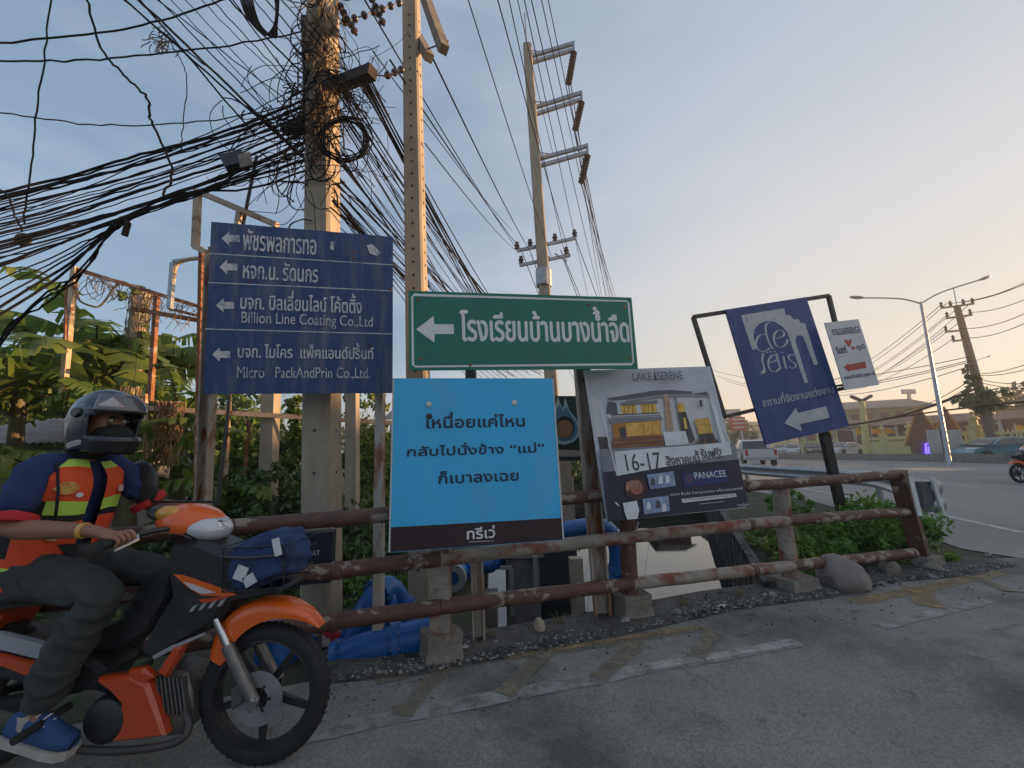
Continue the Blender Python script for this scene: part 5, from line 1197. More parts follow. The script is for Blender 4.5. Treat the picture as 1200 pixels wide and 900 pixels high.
b = MB(); b.box(c+Vector((-.03, .02, .585)), (.17, .1, .40)); b.build('end_box', TERM, gr)
b = MB(); b.box(c+Vector((.06, -.06, .585)), (.045, .03, .5), Matrix.Rotation(radians(-7), 3, 'Y')); b.build('end_plate', RW, gr)
b = MB(); Qb = [Vector((p[0], p[1], 0)) for p in curve([(25.9, 9), (26.9, 16), (27, 22), (27.4, 31), (25.2, 41), (22.5, 60), (26, 110)], 5)]; vs = []
for i, p in enumerate(Qb):
    t = (Qb[min(i+1, len(Qb)-1)]-Qb[max(i-1, 0)]).normalized(); nn = Vector((t.y, -t.x, 0))
    for o, z in ((-.2, 0), (-.12, .5), (.12, .5), (.2, 0)): vs.append(p+nn*o+Vector((0, 0, z)))
b.add(vs, [(4*i+k, 4*i+4+k, 4*i+5+k, 4*i+1+k) for i in range(len(Qb)-1) for k in range(3)]); b.build('road_barrier', CONC2, label='low concrete barrier along the far side of the main road', cat='barrier')

# temple fence
TY = mat('temple_yellow_paint', (.66, .58, .24), (.54, .48, .2), 3, .7, c3=(.28, .25, .14), s3=4, lo3=.6, hi3=.8); TYD = mat('temple_ochre', (.35, .2, .06), None, 5, .7)
fl = [(36.5, 12), (35, 18), (33.9, 25.5), (34.6, 31), (37.5, 37), (41.7, 43.5), (44.6, 50), (47.5, 57), (50.2, 64), (53, 72), (56, 80), (59, 89), (62, 98)]
tf = thing('temple_fence', (34, 25, 0), 'pale yellow temple fence with lantern topped pillars across the main road', 'fence')
for i, (x, y) in enumerate(fl):
    b = MB(); b.box((x, y, 1.15), (.55, .55, 2.3)); b.box((x, y, 2.36), (.72, .72, .12)); b.lathe((x, y, 2.42), (0, 0, 1), [(.3, 0), (.24, .1), (.24, .42), (.38, .46), (.3, .6), (.12, .72), (.1, .85), (.16, .92), (0, 1.1)], 8)
    b.build('pillar', TY, tf)
    if i:
        a = Vector((*fl[i-1], 0)); c = Vector((x, y, 0)); b = MB(); b.beam(a+Vector((0, 0, .7)), c+Vector((0, 0, .7)), .25, 1.4); b.build('wall', TY, tf)
        b = MB(); b.beam(a+Vector((0, 0, 1.75)), c+Vector((0, 0, 1.75)), .16, .14); b.build('rail', TY, tf)
        b = MB(); n = 9
        for k in range(1, n): q = a.lerp(c, k/n); b.lathe(q+Vector((0, 0, 1.0)), (0, 0, 1), [(.05, 0), (.09, .15), (.05, .35), (.09, .55), (.05, .7)], 6)
        for k in range(n*2): q = a.lerp(c, (k+.5)/(n*2)); b.lathe(q+Vector((0, 0, 1.82)), (0, 0, 1), [(.07, 0), (.0, .28)], 4)
        b.build('balusters', TY, tf, kind='stuff')
# temple halls: long brown hall with white posts and gabled fronts
BRN = mat('temple_hall_brown', (.20, .115, .095), (.16, .09, .075), 3, .8); ROOFR = mat('temple_roof_tile', (.20, .10, .075), (.16, .085, .065), 3, .7, c3=(.26, .15, .11), s3=2, stretch=(1, 1, 3)); HW = mat('hall_white', (.5, .5, .48), None, 3, .6)
GOLD = mat('temple_gold_trim', (.55, .3, .06), (.45, .12, .03), 6, .45)
def hall(x0, y0, x1, y1, h, rh, label, wall=BRN, roof=ROOFR, dep=7, posts=7, cat='hall', name='temple_hall', over=1.0):
    t = thing(name, (x0, y0, 0), label, cat); a = Vector((x0, y0, 0)); c = Vector((x1, y1, 0)); d = (c-a); L = d.length; d.normalize(); nn = Vector((d.y, -d.x, 0))
    if nn.dot(Vector((x0, y0, 0))) < 0: nn = -nn
    Rm = Matrix.Rotation(atan2(d.y, d.x), 3, 'Z'); mid = (a+c)/2
    b = MB(); b.box(mid+nn*dep/2+Vector((0, 0, h/2)), (L, dep, h), Rm); b.build('wall', wall, t)
    b = MB(); e = Vector((0, 0, h)); A = a-d*over-nn*over+e; B = c+d*over-nn*over+e; C2 = c+d*over+nn*(dep+over)+e; D = a-d*over+nn*(dep+over)+e; r0 = a+nn*dep/2+e+Vector((0, 0, rh)); r1 = c+nn*dep/2+e+Vector((0, 0, rh))
    lo = Vector((0, 0, -.15)); b.add([A, B, C2, D, r0, r1, A+lo, B+lo, C2+lo, D+lo], [(0, 1, 5, 4), (2, 3, 4, 5), (0, 4, 3), (1, 2, 5), (6, 7, 1, 0), (7, 8, 2, 1), (8, 9, 3, 2), (9, 6, 0, 3), (9, 8, 7, 6)]); b.build('roof', roof, t)
    for k in range(posts):
        q = a.lerp(c, (k+.5)/posts)-nn*(over*.8); b = MB(); b.beam(q, q+Vector((0, 0, h-.16)), .22); b.build('column', HW, t)
        b = MB(); b.beam(q+Vector((0, 0, h-.5)), q+d*L/posts*.45+Vector((0, 0, h-.25)), .14); b.build('bracket', HW, t)
    return t
hall(62, 38, 47, 60, 3.6, 1.1, 'long brown temple hall with white columns behind the yellow fence', posts=6)
hall(46, -24, 52, 27, 5.0, 3.0, 'unseen temple hall added beyond the right edge to shade the road', posts=6)  # unseen hall added here, long and tall enough to block the low sun
hall(70, 78, 66, 96, 5.2, 2.0, 'farther brown hall behind the blue venue sign', posts=5)
GRW = mat('green_building_wall', (.22, .34, .24), (.18, .3, .21), 2, .8); GRR = mat('grey_hip_roof', (.14, .15, .15), None, 3, .7)
t = hall(66, 66, 57, 70, 7.0, 1.6, 'green walled building with low hip roof above the temple halls', GRW, GRR, 8, 0, 'building', 'green_building', 1.4)
for k in range(5):
    b = MB(); q = Vector((66, 66, 0)).lerp(Vector((57, 70, 0)), (k+.5)/5); b.box(q+Vector((-.1, -.2, 5.6)), (1.0, .2, 1.1), Matrix.Rotation(radians(-26.6), 3, 'Z')); b.build('window', mat('dark_window', (.03, .04, .05), None, 4, .15), t)
t = hall(64, 112, 84, 118, 7, 1.2, 'low green roofed building far down the road', mat('pale_green_wall', (.3, .36, .3), None, 3, .8), mat('green_sheet_roof', (.06, .14, .09), None, 3, .6), 9, 0, 'building', 'roadside_building')
t = hall(40, 96, 56, 100, 4.5, 1.6, 'white and green shop building behind the far end of the road', mat('white_wall', (.5, .5, .48), None, 3, .8), mat('green_sheet_roof2', (.05, .12, .08), None, 3, .6), 8, 0, 'building', 'roadside_building')
# gabled porches in front of the hall (orange red triangles)
for i, (px, py, d, w, lab) in enumerate(((1086, 532, 35, 2.3, 'steep orange red gabled porch left of the white boards'), (1117, 532, 36, 2.2, 'steep orange red gabled porch behind the lamp post'), (1020, 530, 55, 3.4, 'small tiled gable behind the yellow fence near the venue sign'), (1154, 530, 40, 2.6, 'narrow dark red gable between the two lantern pillars'))):
    g = P(px, py, d); x, y = g.x, g.y; az = atan2(x, y); Rm = Matrix.Rotation(-az, 3, 'Z'); t = thing('temple_porch', (x, y, 0), lab, 'porch', 'gabled porches of the temple'); o = Vector((x, y, 0))
    b = MB(); b.add([o+Rm @ Vector(v) for v in ((-w/2, 0, 1.0), (w/2, 0, 1.0), (0, 0, 4.2), (-w/2, 2.5, 1.0), (w/2, 2.5, 1.0), (0, 2.5, 4.2))], [(0, 1, 2), (0, 2, 5, 3), (1, 4, 5, 2), (3, 5, 4)]); b.build('roof', ROOFR, t)
    b = MB(); b.beam(o+Rm @ Vector((-w/2-.1, -.08, .9)), o+Rm @ Vector((0, -.08, 4.3)), .11); b.beam(o+Rm @ Vector((w/2+.1, -.08, .9)), o+Rm @ Vector((0, -.08, 4.3)), .11); b.build('bargeboard', GOLD, t)
    b = MB(); b.box(o+Rm @ Vector((0, 1, .6)), (w*.8, 1.4, 1.2), Rm); b.build('base', TYD, t)
R = random.Random(4)
for i, px in enumerate((1022, 1037, 968, 945, 1003, 1192)):
    d = (42, 41, 58, 66, 47, 30)[i]; g = P(px, 512, d); b = MB(); z = g.z; b.add([(g.x, g.y, z+.9), (g.x+.9, g.y-.1, z+.75), (g.x+1.1, g.y, z+.35), (g.x, g.y, z+.3)], [(0, 1, 2, 3)])
    o = b.build('flag', mat('flag_orange', (.75, .26, .02), (.6, .4, .03), 2, .7), label=('orange flag on the yellow fence right of the venue sign post', 'orange flag beside the steep porch', 'small orange flag far along the fence', 'smallest orange flag at the far end of the fence', 'orange flag above the white cars', 'orange flag at the right edge')[i], cat='flag')
    b = MB(); b.beam((g.x, g.y, 0), (g.x, g.y, z+1.0), .05); b.build('pole', HW, o)
# white boards and blue lit niche
t = thing('white_hoarding', P(1112, 533, 26), 'two white boards round the foot of the street lamp', 'hoarding')
for px0, px1 in ((1097, 1110), (1112, 1131)):
    a = P(px0, 536, 27); c = P(px1, 503, 27); b = MB(); b.box(((a.x+c.x)/2, 27.3, (a.z+c.z)/2), (c.x-a.x, .08, c.z-a.z)); b.build('board', HW, t)
t = thing('lit_shrine', P(1090, 531, 30), 'small dark shrine outlined by blue violet lights', 'shrine')
a = P(1080, 534, 30.5); c = P(1099, 517, 30.5); b = MB(); b.box(((a.x+c.x)/2, 30.8, (a.z+c.z)/2), (c.x-a.x, .5, c.z-a.z)); b.build('niche', BRN, t)
BLIT = emit('blue_led', (.10, .06, 1.0), 2.2)
b = MB(); A, B, C2, D = (P(*q, 30.4) for q in ((1085, 531), (1085, 520), (1095.5, 520), (1095.5, 531)))
for u, v in ((A, B), (B, C2), (C2, D), (A, D), (P(1088, 531, 30.4), P(1088, 524, 30.4)), (P(1092.5, 531, 30.4), P(1092.5, 524, 30.4)), (P(1088, 524, 30.4), P(1092.5, 524, 30.4))): b.beam(u, v, .08)
b.build('led_outline', BLIT, t)
# red advertising board far left of the venue sign, tower light, etc.
t = thing('red_billboard', P(864, 520, 60), 'small red advertising board far down the road', 'billboard'); a = P(855, 489, 60); c = P(874, 504.5, 60)
b = MB(); b.box(((a.x+c.x)/2, 60, (a.z+c.z)/2), (c.x-a.x, .3, a.z-c.z)); b.build('board', mat('billboard_red', (.5, .03, .03), (.5, .03, .03), 3, .6), t)
for k in range(3):
    z = a.z+(c.z-a.z)*(k+.6)/3.4; b = MB(); b.box(((a.x+c.x)/2, 59.8, z), ((c.x-a.x)*.8, .04, .22)); b.build('print_line', HW, t)
b = MB(); b.beam((c.x-.5, 60.2, 0), (c.x-.5, 60.2, c.z), .2); b.build('post', HW, t)
t = thing('billboard', P(849, 497, 66), 'pale advertising board behind the red board', 'billboard'); a = P(842, 480, 70); c = P(868, 489, 70); b = MB(); b.box(((a.x+c.x)/2, 70, (a.z+c.z)/2), (c.x-a.x, .3, a.z-c.z)); b.build('board', HW, t)
b = MB(); b.beam((a.x+1, 70.3, 0), (a.x+1, 70.3, a.z), .25); b.build('post', HW, t)

def street_lamp(base, top, armL, armR, label, r=.09):
    t = thing('street_lamp', base, label, 'street lamp', 'street lamps'); b = MB(); b.tube([base-Vector((0, 0, .2)), top], [r*1.25, r*.75], 10); b.build('pole', GALV, t, smooth=True)
    for e in (armL, armR):
        if e is None: continue
        k = Vector((e.x, e.y, e.z)); m1 = top.lerp(k, .35)+Vector((0, 0, .12)); b = MB(); b.tube([Vector(q) for q in curve([tuple(top-Vector((0, 0, .1))), tuple(m1), tuple(k)], 5)], r*.5, 8); b.build('arm', GALV, t, smooth=True)
        d = (k-top).normalized(); b = MB(); X = d; Z = Vector((0, 0, 1)); Y = Z.cross(X).normalized(); Z = X.cross(Y); Rm = Matrix((X, Y, Z)).transposed(); b.ell(k+d*.35, (.46, .16, .09), Rm, 14, 8); h = b.build('lamp_head', GALV, t, smooth=True)
        b = MB(); b.ell(k+d*.38-Z*.035, (.32, .12, .075), Rm, 12, 6); b.build('lens', mat('lamp_lens', (.5, .5, .48), None, 3, .3), h, smooth=True)
    return t
street_lamp(G(1113, 546), P(1079, 354, 24.2), P(1011, 349, 24.2), P(1148, 328, 24.2), 'tall double armed street lamp on the median right of the venue sign')
b0 = P(1150, 500, 62); street_lamp(Vector((b0.x, b0.y, 0)), P(1143, 424, 62), None, P(1156, 418.5, 62), 'distant street lamp peeking from behind the leaning pole')
b0 = P(1066, 500, 70); t = thing('flood_light_mast', (b0.x, b0.y, 0), 'thin mast with a small cluster of flood lights on the horizon', 'mast'); q = P(1065, 461, 70)
b = MB(); b.beam((b0.x, b0.y, 0), q, .35); b.build('mast', HW, t)
for dx in (-.8, 0, .8): b = MB(); b.box(q+Vector((dx, 0, .3)), (.6, .4, .8)); b.build('flood_light', GALV, t)
b0 = P(1011, 500, 40); t = thing('temple_lamp', (b0.x, b0.y, 0), 'yellow ornamental lamp post with a winged dark top', 'lamp post'); q = P(1010, 470, 40)
b = MB(); b.tube([(b0.x, b0.y, 0), q], [.35, .22], 8); b.build('post', TY, t)
for s_ in (-1, 1): b = MB(); b.beam(q, q+Vector((s_*1.0, 0, .5)), .3, .25); b.build('wing', BLACKST, t)

# leaning utility pole at the right with vine
lb = G(1170, 540); lb = Vector((P(1168, 530, 30).x, 30, 0)); ltop = P(1121, 358, 29); lp, lf = sq_pole('utility_pole', lb, ltop, .5, .27, radians(10), mat('pole_grey_brown', (.2, .17, .14), (.15, .125, .1), 5, .85), 'old leaning utility pole overgrown with vines at the right edge', ltop.z, group='concrete utility poles')
for (xa, ya, xb, yb) in ((1103, 361, 1141, 356), (1109, 373, 1139, 369), (1108, 389, 1128, 387), (1117, 400, 1130, 398)):
    a, c = P(xa, ya, 28.8), P(xb, yb, 28.8); b = MB(); b.beam(a, c, .12); b.build('cross_arm', CONC2, lp)
    for f in ((.02, .3, .7, .98) if xb-xa > 30 else (.05, .95)):
        b = MB(); b.lathe(a.lerp(c, f)+Vector((0, 0, .05)), (0, 0, 1), [(.03, 0), (.1, .08), (.06, .22), (.1, .3), (.02, .42)], 7); b.build('insulator', PORC, lp)
b = MB(); b.tube([P(1121, 358, 29), P(1117, 336, 29)], .03, 5); b.build('lightning_rod', GALV, lp)
v = [bl(1146, 466, 29.3, 1.0, .9, .75), bl(1160, 476, 29.3, .9, .8, .6), bl(1135, 470, 29.3, .8, .6, .45), bl(1168, 462, 29.3, 1.3, .6, .28), bl(1137, 440, 29.3, .35, .3, .9), bl(1142, 455, 29.3, .5, .4, 1.2)]
leaf_cloud('climbing_vine', v, 2600, .13, LEAFD, seed=55, kind='stuff', label='dark vine clump growing round the leaning pole at the right edge', cat='climber')
for i, (px, d, rx, rz, lab) in enumerate(((1188, 62, 5, 3.2, 'dark tree behind the right lantern pillar'), (1120, 78, 5, 2.4, 'dark tree top behind the brown hall'), (880, 120, 6, 4, 'far dark tree above the pickup truck'), (915, 130, 8, 4.5, 'far tree at the end of the road'), (850, 80, 5, 3.5, 'dark roadside tree behind the villa poster'), (1240, 50, 6, 4.5, 'tree outside the right edge behind the temple fence'))):
    g = P(px, 515, d); t = thing('tree', (g.x, g.y, 0), lab, 'tree', 'trees across the main road'); b = MB(); b.tube([(g.x, g.y, 0), (g.x, g.y, rz*1.2)], [.3, .15], 6); b.build('trunk', BARK, t)
    leaf_cloud('crown', [((g.x, g.y, rz*1.2), (rx, rx, rz*.7)), ((g.x+rx*.5, g.y, rz*.9), (rx*.6, rx*.6, rz*.6))], 1500, .35, LEAFD, t, 60+i)
for i in range(9):      # rooftops and trees closing the horizon on the left and centre
    px = (-160, -60, 40, 150, 250, 380, 520, 640, 760)[i]; d = (26, 30, 32, 34, 30, 36, 48, 55, 70)[i]; g = P(px, 540, d); t = thing('tree', (g.x, g.y, 0), ('tree far left outside the picture', 'distant tree at the left edge', 'distant tree behind the shed roof', 'distant tree behind the rider', 'distant tree behind the frames', 'distant tree behind the thick pole', 'distant tree behind the clean pole', 'distant tree behind the blue poster', 'distant tree behind the villa poster')[i], 'tree', 'distant trees')
    b = MB(); b.tube([(g.x, g.y, 0), (g.x, g.y, 3)], [.3, .15], 6); b.build('trunk', BARK, t); leaf_cloud('crown', [((g.x, g.y, 2.2), (3.6, 3, 1.9)), ((g.x+3, g.y, 1.8), (2.6, 2, 1.6))], 1500, .28, LEAFD, t, 90+i)
# wires on the right
GW = 'wires on the leaning pole at the right'
for i, (a, c, sg) in enumerate((((1103, 357, 28.8), (960, 452, 60), .8), ((1109, 356, 28.8), (970, 452, 60), .8), ((1130, 354, 28.8), (985, 452, 60), .9), ((1141, 352, 28.8), (995, 455, 60), .9), ((1109, 370, 28.8), (975, 455, 60), .8), ((1139, 366, 28.8), (990, 457, 60), .8), ((1108, 386, 28.8), (980, 458, 60), .8), ((1117, 397, 28.8), (985, 460, 60), .8),
        ((1136, 418, 29.2), (830, 432, 70), 2.0), ((1137, 422, 29.2), (840, 440, 70), 2.2), ((1137, 424, 29.2), (850, 446, 70), 2.0), ((1140, 428, 29.2), (900, 452, 70), 2.0), ((1141, 443, 29.3), (1040, 482, 60), .8), ((1142, 450, 29.3), (1035, 486, 60), .8), ((1144, 456, 29.3), (1020, 490, 55), .6))):
    cable([(a[0], a[1], a[2]), (c[0], c[1], c[2])], .022 if i < 8 else .03, CABLE, ORD[i]+' from the top of the wires leading left from the leaning pole at the right', GW, sag=sg, name='power_line', cat='power line')
for i, (a, c, sg) in enumerate((((1141, 352, 28.8), (1230, 316, 20), .2), ((1130, 354, 28.8), (1230, 319, 20), .25), ((1109, 356, 28.8), (1230, 321, 20), .3), ((1139, 366, 28.8), (1230, 337, 20), .3), ((1128, 385, 28.8), (1230, 352, 20), .4), ((1130, 396, 28.8), (1230, 363, 20), .4), ((1150, 440, 29.3), (1230, 424, 20), .2), ((1150, 438, 29.3), (1230, 416, 20), .2), ((1150, 445, 29.3), (1230, 447, 20), .2), ((1152, 449, 29.3), (1230, 453, 20), .2), ((1152, 460, 29.3), (1230, 440, 20), .2), ((1156, 470, 29.3), (1230, 462, 20), .5))):
    cable([a, c], .022, CABLE, ORD[i]+' wire counted down the leaning pole that leaves over the right edge', 'wires leaving the right edge', sag=sg, name='power_line', cat='power line')
cable([(1145, 455, 29.2), (1060, 486, 33), (985, 500, 38)], .09, CABLE, 'thick bundled cable sloping from the leaning pole across the hall roof', name='cable')
cable([(985, 500, 38), (1100, 482, 31), (1230, 468, 24)], .06, CABLE, 'bundled cable crossing in front of the hall roof to the right edge', name='cable')

# ------------------------------------------------------------------ vehicles
GLASS = mat('car_glass', (.03, .035, .045), None, 5, .06, spec=.8); TYRE = mat('tyre_rubber', (.02, .02, .021), None, 8, .8); RIMM = mat('alloy_rim', (.4, .4, .42), None, 4, .3, metal=.6)
RLAMP = mat('tail_lamp_red', (.45, .015, .012), None, 5, .25); HLAMP = mat('head_lamp_clear', (.6, .6, .58), None, 5, .12); PLATEM = mat('number_plate', (.6, .6, .58), None, 5, .5)
def car_paint(n, c): return mat('paint_'+n, c, tuple(v*.94 for v in c), 2, .3, metal=.25, coat=.7)
def vehicle(pos, yaw, kind, paint, label, group, name):
    """x forward, y left in the vehicle's own frame"""
    t = thing(name, pos, label, 'pickup truck' if kind == 'pickup' else 'car', group); Rm = Matrix.Rotation(yaw, 3, 'Z'); o = Vector(pos)
    L, W = (5.2, 1.85) if kind == 'pickup' else (4.4, 1.75)
    def ex(prof, w, name, m, par=t, inset=None, smooth=False):
        b = MB(); n = len(prof); vs = []
        for s_, k in ((-1, .0), (-1, 1), (1, 1), (1, .0)):
            for x, z, *q in prof:
                ww = w*(q[0] if q else 1)/2; vs.append(o+Rm @ Vector((x*(1 if k else .992), s_*(ww-(0 if not k else 0)), z)))
        vs = [o+Rm @ Vector((x, -w/2*(q[0] if q else 1), z)) for x, z, *q in prof]+[o+Rm @ Vector((x, w/2*(q[0] if q else 1), z)) for x, z, *q in prof]
        b.add(vs, [(i, (i+1) % n, n+(i+1) % n, n+i) for i in range(n)]+[tuple(range(n-1, -1, -1)), tuple(range(n, 2*n))]); return b.build(name, m, par, smooth)
    if kind == 'pickup':
        body = [(-2.6, .5), (-2.6, .75), (-2.58, 1.12), (-.75, 1.14), (-.72, 1.05), (.95, 1.06, .98), (1.1, 1.1, .96), (2.3, 1.0, .9), (2.55, .8, .9), (2.6, .45, .92), (2.0, .38), (-2.0, .45)]
        cab = [(-.8, 1.10, .97), (-.68, 1.66, .82), (-.5, 1.74, .78), (.55, 1.74, .78), (1.25, 1.08, .93)]; glass = [(-.77, 1.16, .972), (-.655, 1.60, .836), (.55, 1.62, .83), (1.08, 1.14, .95)]
    else:
        body = [(-2.2, .42), (-2.2, .7, .97), (-2.1, .95, .94), (-1.6, 1.0, .94), (1.0, .95, .95), (1.9, .82, .9), (2.18, .6, .9), (2.2, .35, .92), (1.7, .25), (-1.8, .27)]
        cab = [(-1.95, .98, .92), (-1.2, 1.4, .74), (-.6, 1.47, .7), (.2, 1.45, .71), (1.1, .96, .9)]; glass = [(-1.72, 1.0, .93), (-1.15, 1.34, .79), (-.5, 1.40, .765), (.15, 1.38, .77), (.9, 1.0, .93)]
    body_o = ex(body, W, 'body', paint)
    ex(cab, W, 'cabin', paint); ex(glass, W*1.012, 'side_glass', GLASS)
    # windscreens
    for (xa, za, xb, zb, n_) in (((cab[0][0]-.012, cab[0][1]+.06, cab[1][0]-.012, cab[1][1]-.02, 'rear_window'), (cab[-1][0]-.02, cab[-1][1]+.05, cab[-2][0]+.03, cab[-2][1]-.03, 'windscreen'))):
        wa, wb = W*.40, W*.34; s_ = -1 if n_ == 'rear_window' else 1; dx = .012*s_
        vs = [o+Rm @ Vector(v_) for v_ in ((xa+dx*2, -wa, za), (xa+dx*2, wa, za), (xb+dx*2, wb, zb), (xb+dx*2, -wb, zb))]; b = MB(); b.add(vs, [(0, 1, 2, 3)]); b.build(n_, GLASS, t)
    for x in ((-1.6, 1.65) if kind == 'pickup' else (-1.35, 1.4)):
        for s_ in (-1, 1):
            r = .37 if kind == 'pickup' else .31; c = o+Rm @ Vector((x, s_*(W/2-.09), r)); ax = Rm @ Vector((0, s_, 0)); b = MB(); b.lathe(c, ax, [(r*.6, -.1), (r*.96, -.1), (r, -.05), (r, .05), (r*.96, .1), (r*.62, .105)], 18); w_ = b.build('wheel', TYRE, t, smooth=True)
            b = MB(); b.lathe(c, ax, [(.001, .085), (r*.2, .09), (r*.58, .07), (r*.63, .108)], 14); b.build('rim', RIMM, w_)
            c2 = o+Rm @ Vector((x, s_*(W/2-.02), r*1.1)); b = MB(); b.lathe(c2, ax, [(.001, .0), (r*1.22, .0), (r*1.22, .026), (.001, .027)], 16); b.build('wheel_arch', BLACKST, t)
    xr = body[0][0]
    for s_ in (-1, 1):
        b = MB(); b.box(o+Rm @ Vector((xr-.005, s_*W*.43, .9 if kind == 'pickup' else .78)), (.07, .14 if kind == 'pickup' else .3, .36 if kind == 'pickup' else .16), Rm); b.build('tail_light', RLAMP, t)
        b = MB(); b.box(o+Rm @ Vector((body[7][0]-.07 if kind != 'pickup' else 2.5, s_*W*.35, .66 if kind != 'pickup' else .82)), (.12, .36, .14), Rm); b.build('headlight', HLAMP, t)
        b = MB(); b.box(o+Rm @ Vector((cab[-1][0]-.25, s_*(W/2+.08), cab[-1][1]+.06)), (.12, .18, .13), Rm); b.build('wing_mirror', paint, t)
    b = MB(); b.box(o+Rm @ Vector((xr-.04, 0, .52 if kind == 'pickup' else .42)), (.12, W*.96, .18), Rm); b.build('bumper', GALV if kind == 'pickup' else BLACKST, t)
    b = MB(); b.box(o+Rm @ Vector((xr-.03, 0, .66)), (.03, .36, .12), Rm); b.build('number_plate', PLATEM, t)
    if kind == 'pickup':
        b = MB(); b.box(o+Rm @ Vector((-1.72, 0, 1.13)), (1.62, W*.84, .05), Rm); b.build('load_bed', BLACKST, t)
        b = MB(); b.box(o+Rm @ Vector((xr-.012, 0, .93)), (.02, W*.74, .34), Rm); b.build('tailgate', paint, t)
    return t
g = G(884, 545.5); vehicle((g.x, g.y, 0), radians(90-20), 'pickup', car_paint('silver_white', (.55, .56, .58)), 'silver white pickup truck seen from behind on the main road', None, 'pickup_truck')
vg = 'vehicles across the median'
for i, (px, d, yaw, k, c, lab) in enumerate(((1168, 25.5, 178, 'car', (.10, .24, .30), 'teal blue saloon car behind the barrier at the right'), (990, 47, 200, 'car', (.6, .6, .6), 'white car behind the black sign post'), (930, 56, 235, 'car', (.55, .56, .57), 'pale car beyond the barrier just right of the pickup'), (955, 52, 240, 'car', (.04, .045, .05), 'dark pickup like car between two pale cars'), (974, 60, 240, 'car', (.35, .02, .02), 'red car partly hidden by the black sign post'), (915, 70, 240, 'car', (.5, .5, .5), 'small pale car farthest up the road'), (866, 42, 75, 'car', (.06, .06, .07), 'dark car ahead of the pickup'))):
    g = P(px, 535, d); vehicle((g.x, g.y, 0), radians(yaw), k, car_paint('p%d' % i, c), lab, vg if i < 6 else None, 'parked_car' if i < 6 else 'car')
g = P(986, 526, 44)

# ------------------------------------------------------------------ motorcycle (front axle at BX, mid plane y = BD)
BD = 2.05
def W2(px, py, y): v = P(px, py, y); return (v.x, v.z)
def WP(lst, y): return [W2(a, c, y) for a, c in lst]
OR = mat('bike_orange', (.80, .14, .015), (.74, .12, .012), 2, .28, coat=.5, c3=(.42, .12, .04), s3=11, lo3=.6, hi3=.75); ORD = mat('bike_red_orange', (.55, .07, .015), (.5, .06, .012), 2, .32, coat=.5); BK = mat('bike_black_plastic', (.016, .016, .018), (.028, .028, .03), 8, .42, coat=.1, c3=(.06, .055, .05), s3=9, lo3=.58, hi3=.78)
SIL = mat('bike_silver', (.5, .5, .52), (.42, .42, .45), 3, .3, metal=.5); CHROME = mat('bike_chrome', (.6, .6, .6), None, 3, .15, metal=1.0); ENG = mat('engine_alloy', (.22, .21, .2), (.14, .135, .13), 9, .42, metal=.6, bump=.15)
SEATM = mat('seat_vinyl', (.02, .02, .022), None, 12, .55, bump=.1); LENS = mat('headlight_lens', (.62, .63, .65), (.45, .46, .5), 6, .08, coat=1.0, spec=.8); AMB = mat('amber_lens', (.75, .38, .06), (.5, .22, .03), 12, .25, coat=.6); WHB = mat('bike_white_decal', (.7, .7, .7), None, 3, .35)
bike = thing('motorcycle', (-1.15, BD, 0), 'orange and black small motorcycle ridden past in the left foreground', 'motorcycle', 'motorcycles')
AX = Vector((-1.15, BD, .285)); RX = Vector((-2.40, BD, .285))
def wheel(c, parent_name):
    b = MB(); prof_t = []; n = 56
    sec = [(.222, -.030), (.245, -.040), (.268, -.036), (.280, -.024), (.286, -.008), (.286, .008), (.280, .024), (.268, .036), (.245, .040), (.222, .030)]
    b.lathe(c, (0, 1, 0), sec, n); w = b.build('wheel', TYRE, bike, smooth=True)
    b = MB()
    for k in range(n):       # tread blocks
        a = 2*pi*(k+.5)/n; d = Vector((cos(a), 0, sin(a)))
        for s_ in (-1, 1): b.box(c+d*.2825+Vector((0, s_*.016, 0)), (.016, .012, .006), Matrix.Rotation(-a-pi/2, 3, 'Y') @ Matrix.Rotation(s_*.5, 3, 'Z'))
    b.build('tread', TYRE, w, kind='stuff')
    b = MB(); b.lathe(c, (0, 1, 0), [(.224, -.030), (.214, -.032), (.205, -.016), (.200, 0), (.205, .016), (.214, .032), (.224, .030)], n); b.build('rim', BK, w, smooth=True)
    for k in range(5):
        a = radians(-90+72*k); d = Vector((cos(a), 0, sin(a))); b = MB(); b.beam(c+d*.03, c+d*.206, .034, .026, up=(0, 1, 0), w2=.024); b.build('spoke', BK, w)
    b = MB(); b.lathe(c, (0, 1, 0), [(.001, -.05), (.032, -.05), (.04, -.035), (.03, 0), (.04, .035), (.032, .05), (.001, .05)], 20); b.build('hub', BK, w, smooth=True)
    return w
wf = wheel(AX, 'front'); wr = wheel(RX, 'rear')
b = MB(); b.lathe(AX+Vector((0, -.062, 0)), (0, 1, 0), [(.045, 0), (.11, 0), (.11, .004), (.045, .004)], 36)
dsk = b.build('brake_disc', GALV, wf, smooth=True)
b = MB()
for k in range(6):
    a = k*pi/3; d = Vector((cos(a), 0, sin(a))); b.beam(AX+d*.02+Vector((0, -.06, 0)), AX+d*.06+Vector((0, -.06, 0)), .012, .006, up=(0, 1, 0))
b.build('disc_carrier', BK, wf)
b = MB(); b.plate([(AX.x-.11, .33), (AX.x-.05, .36), (AX.x-.045, .28), (AX.x-.10, .25)], BD-.085, BD-.045); b.build('brake_caliper', ENG, bike)
ST = Vector((-1.47, BD, .83))
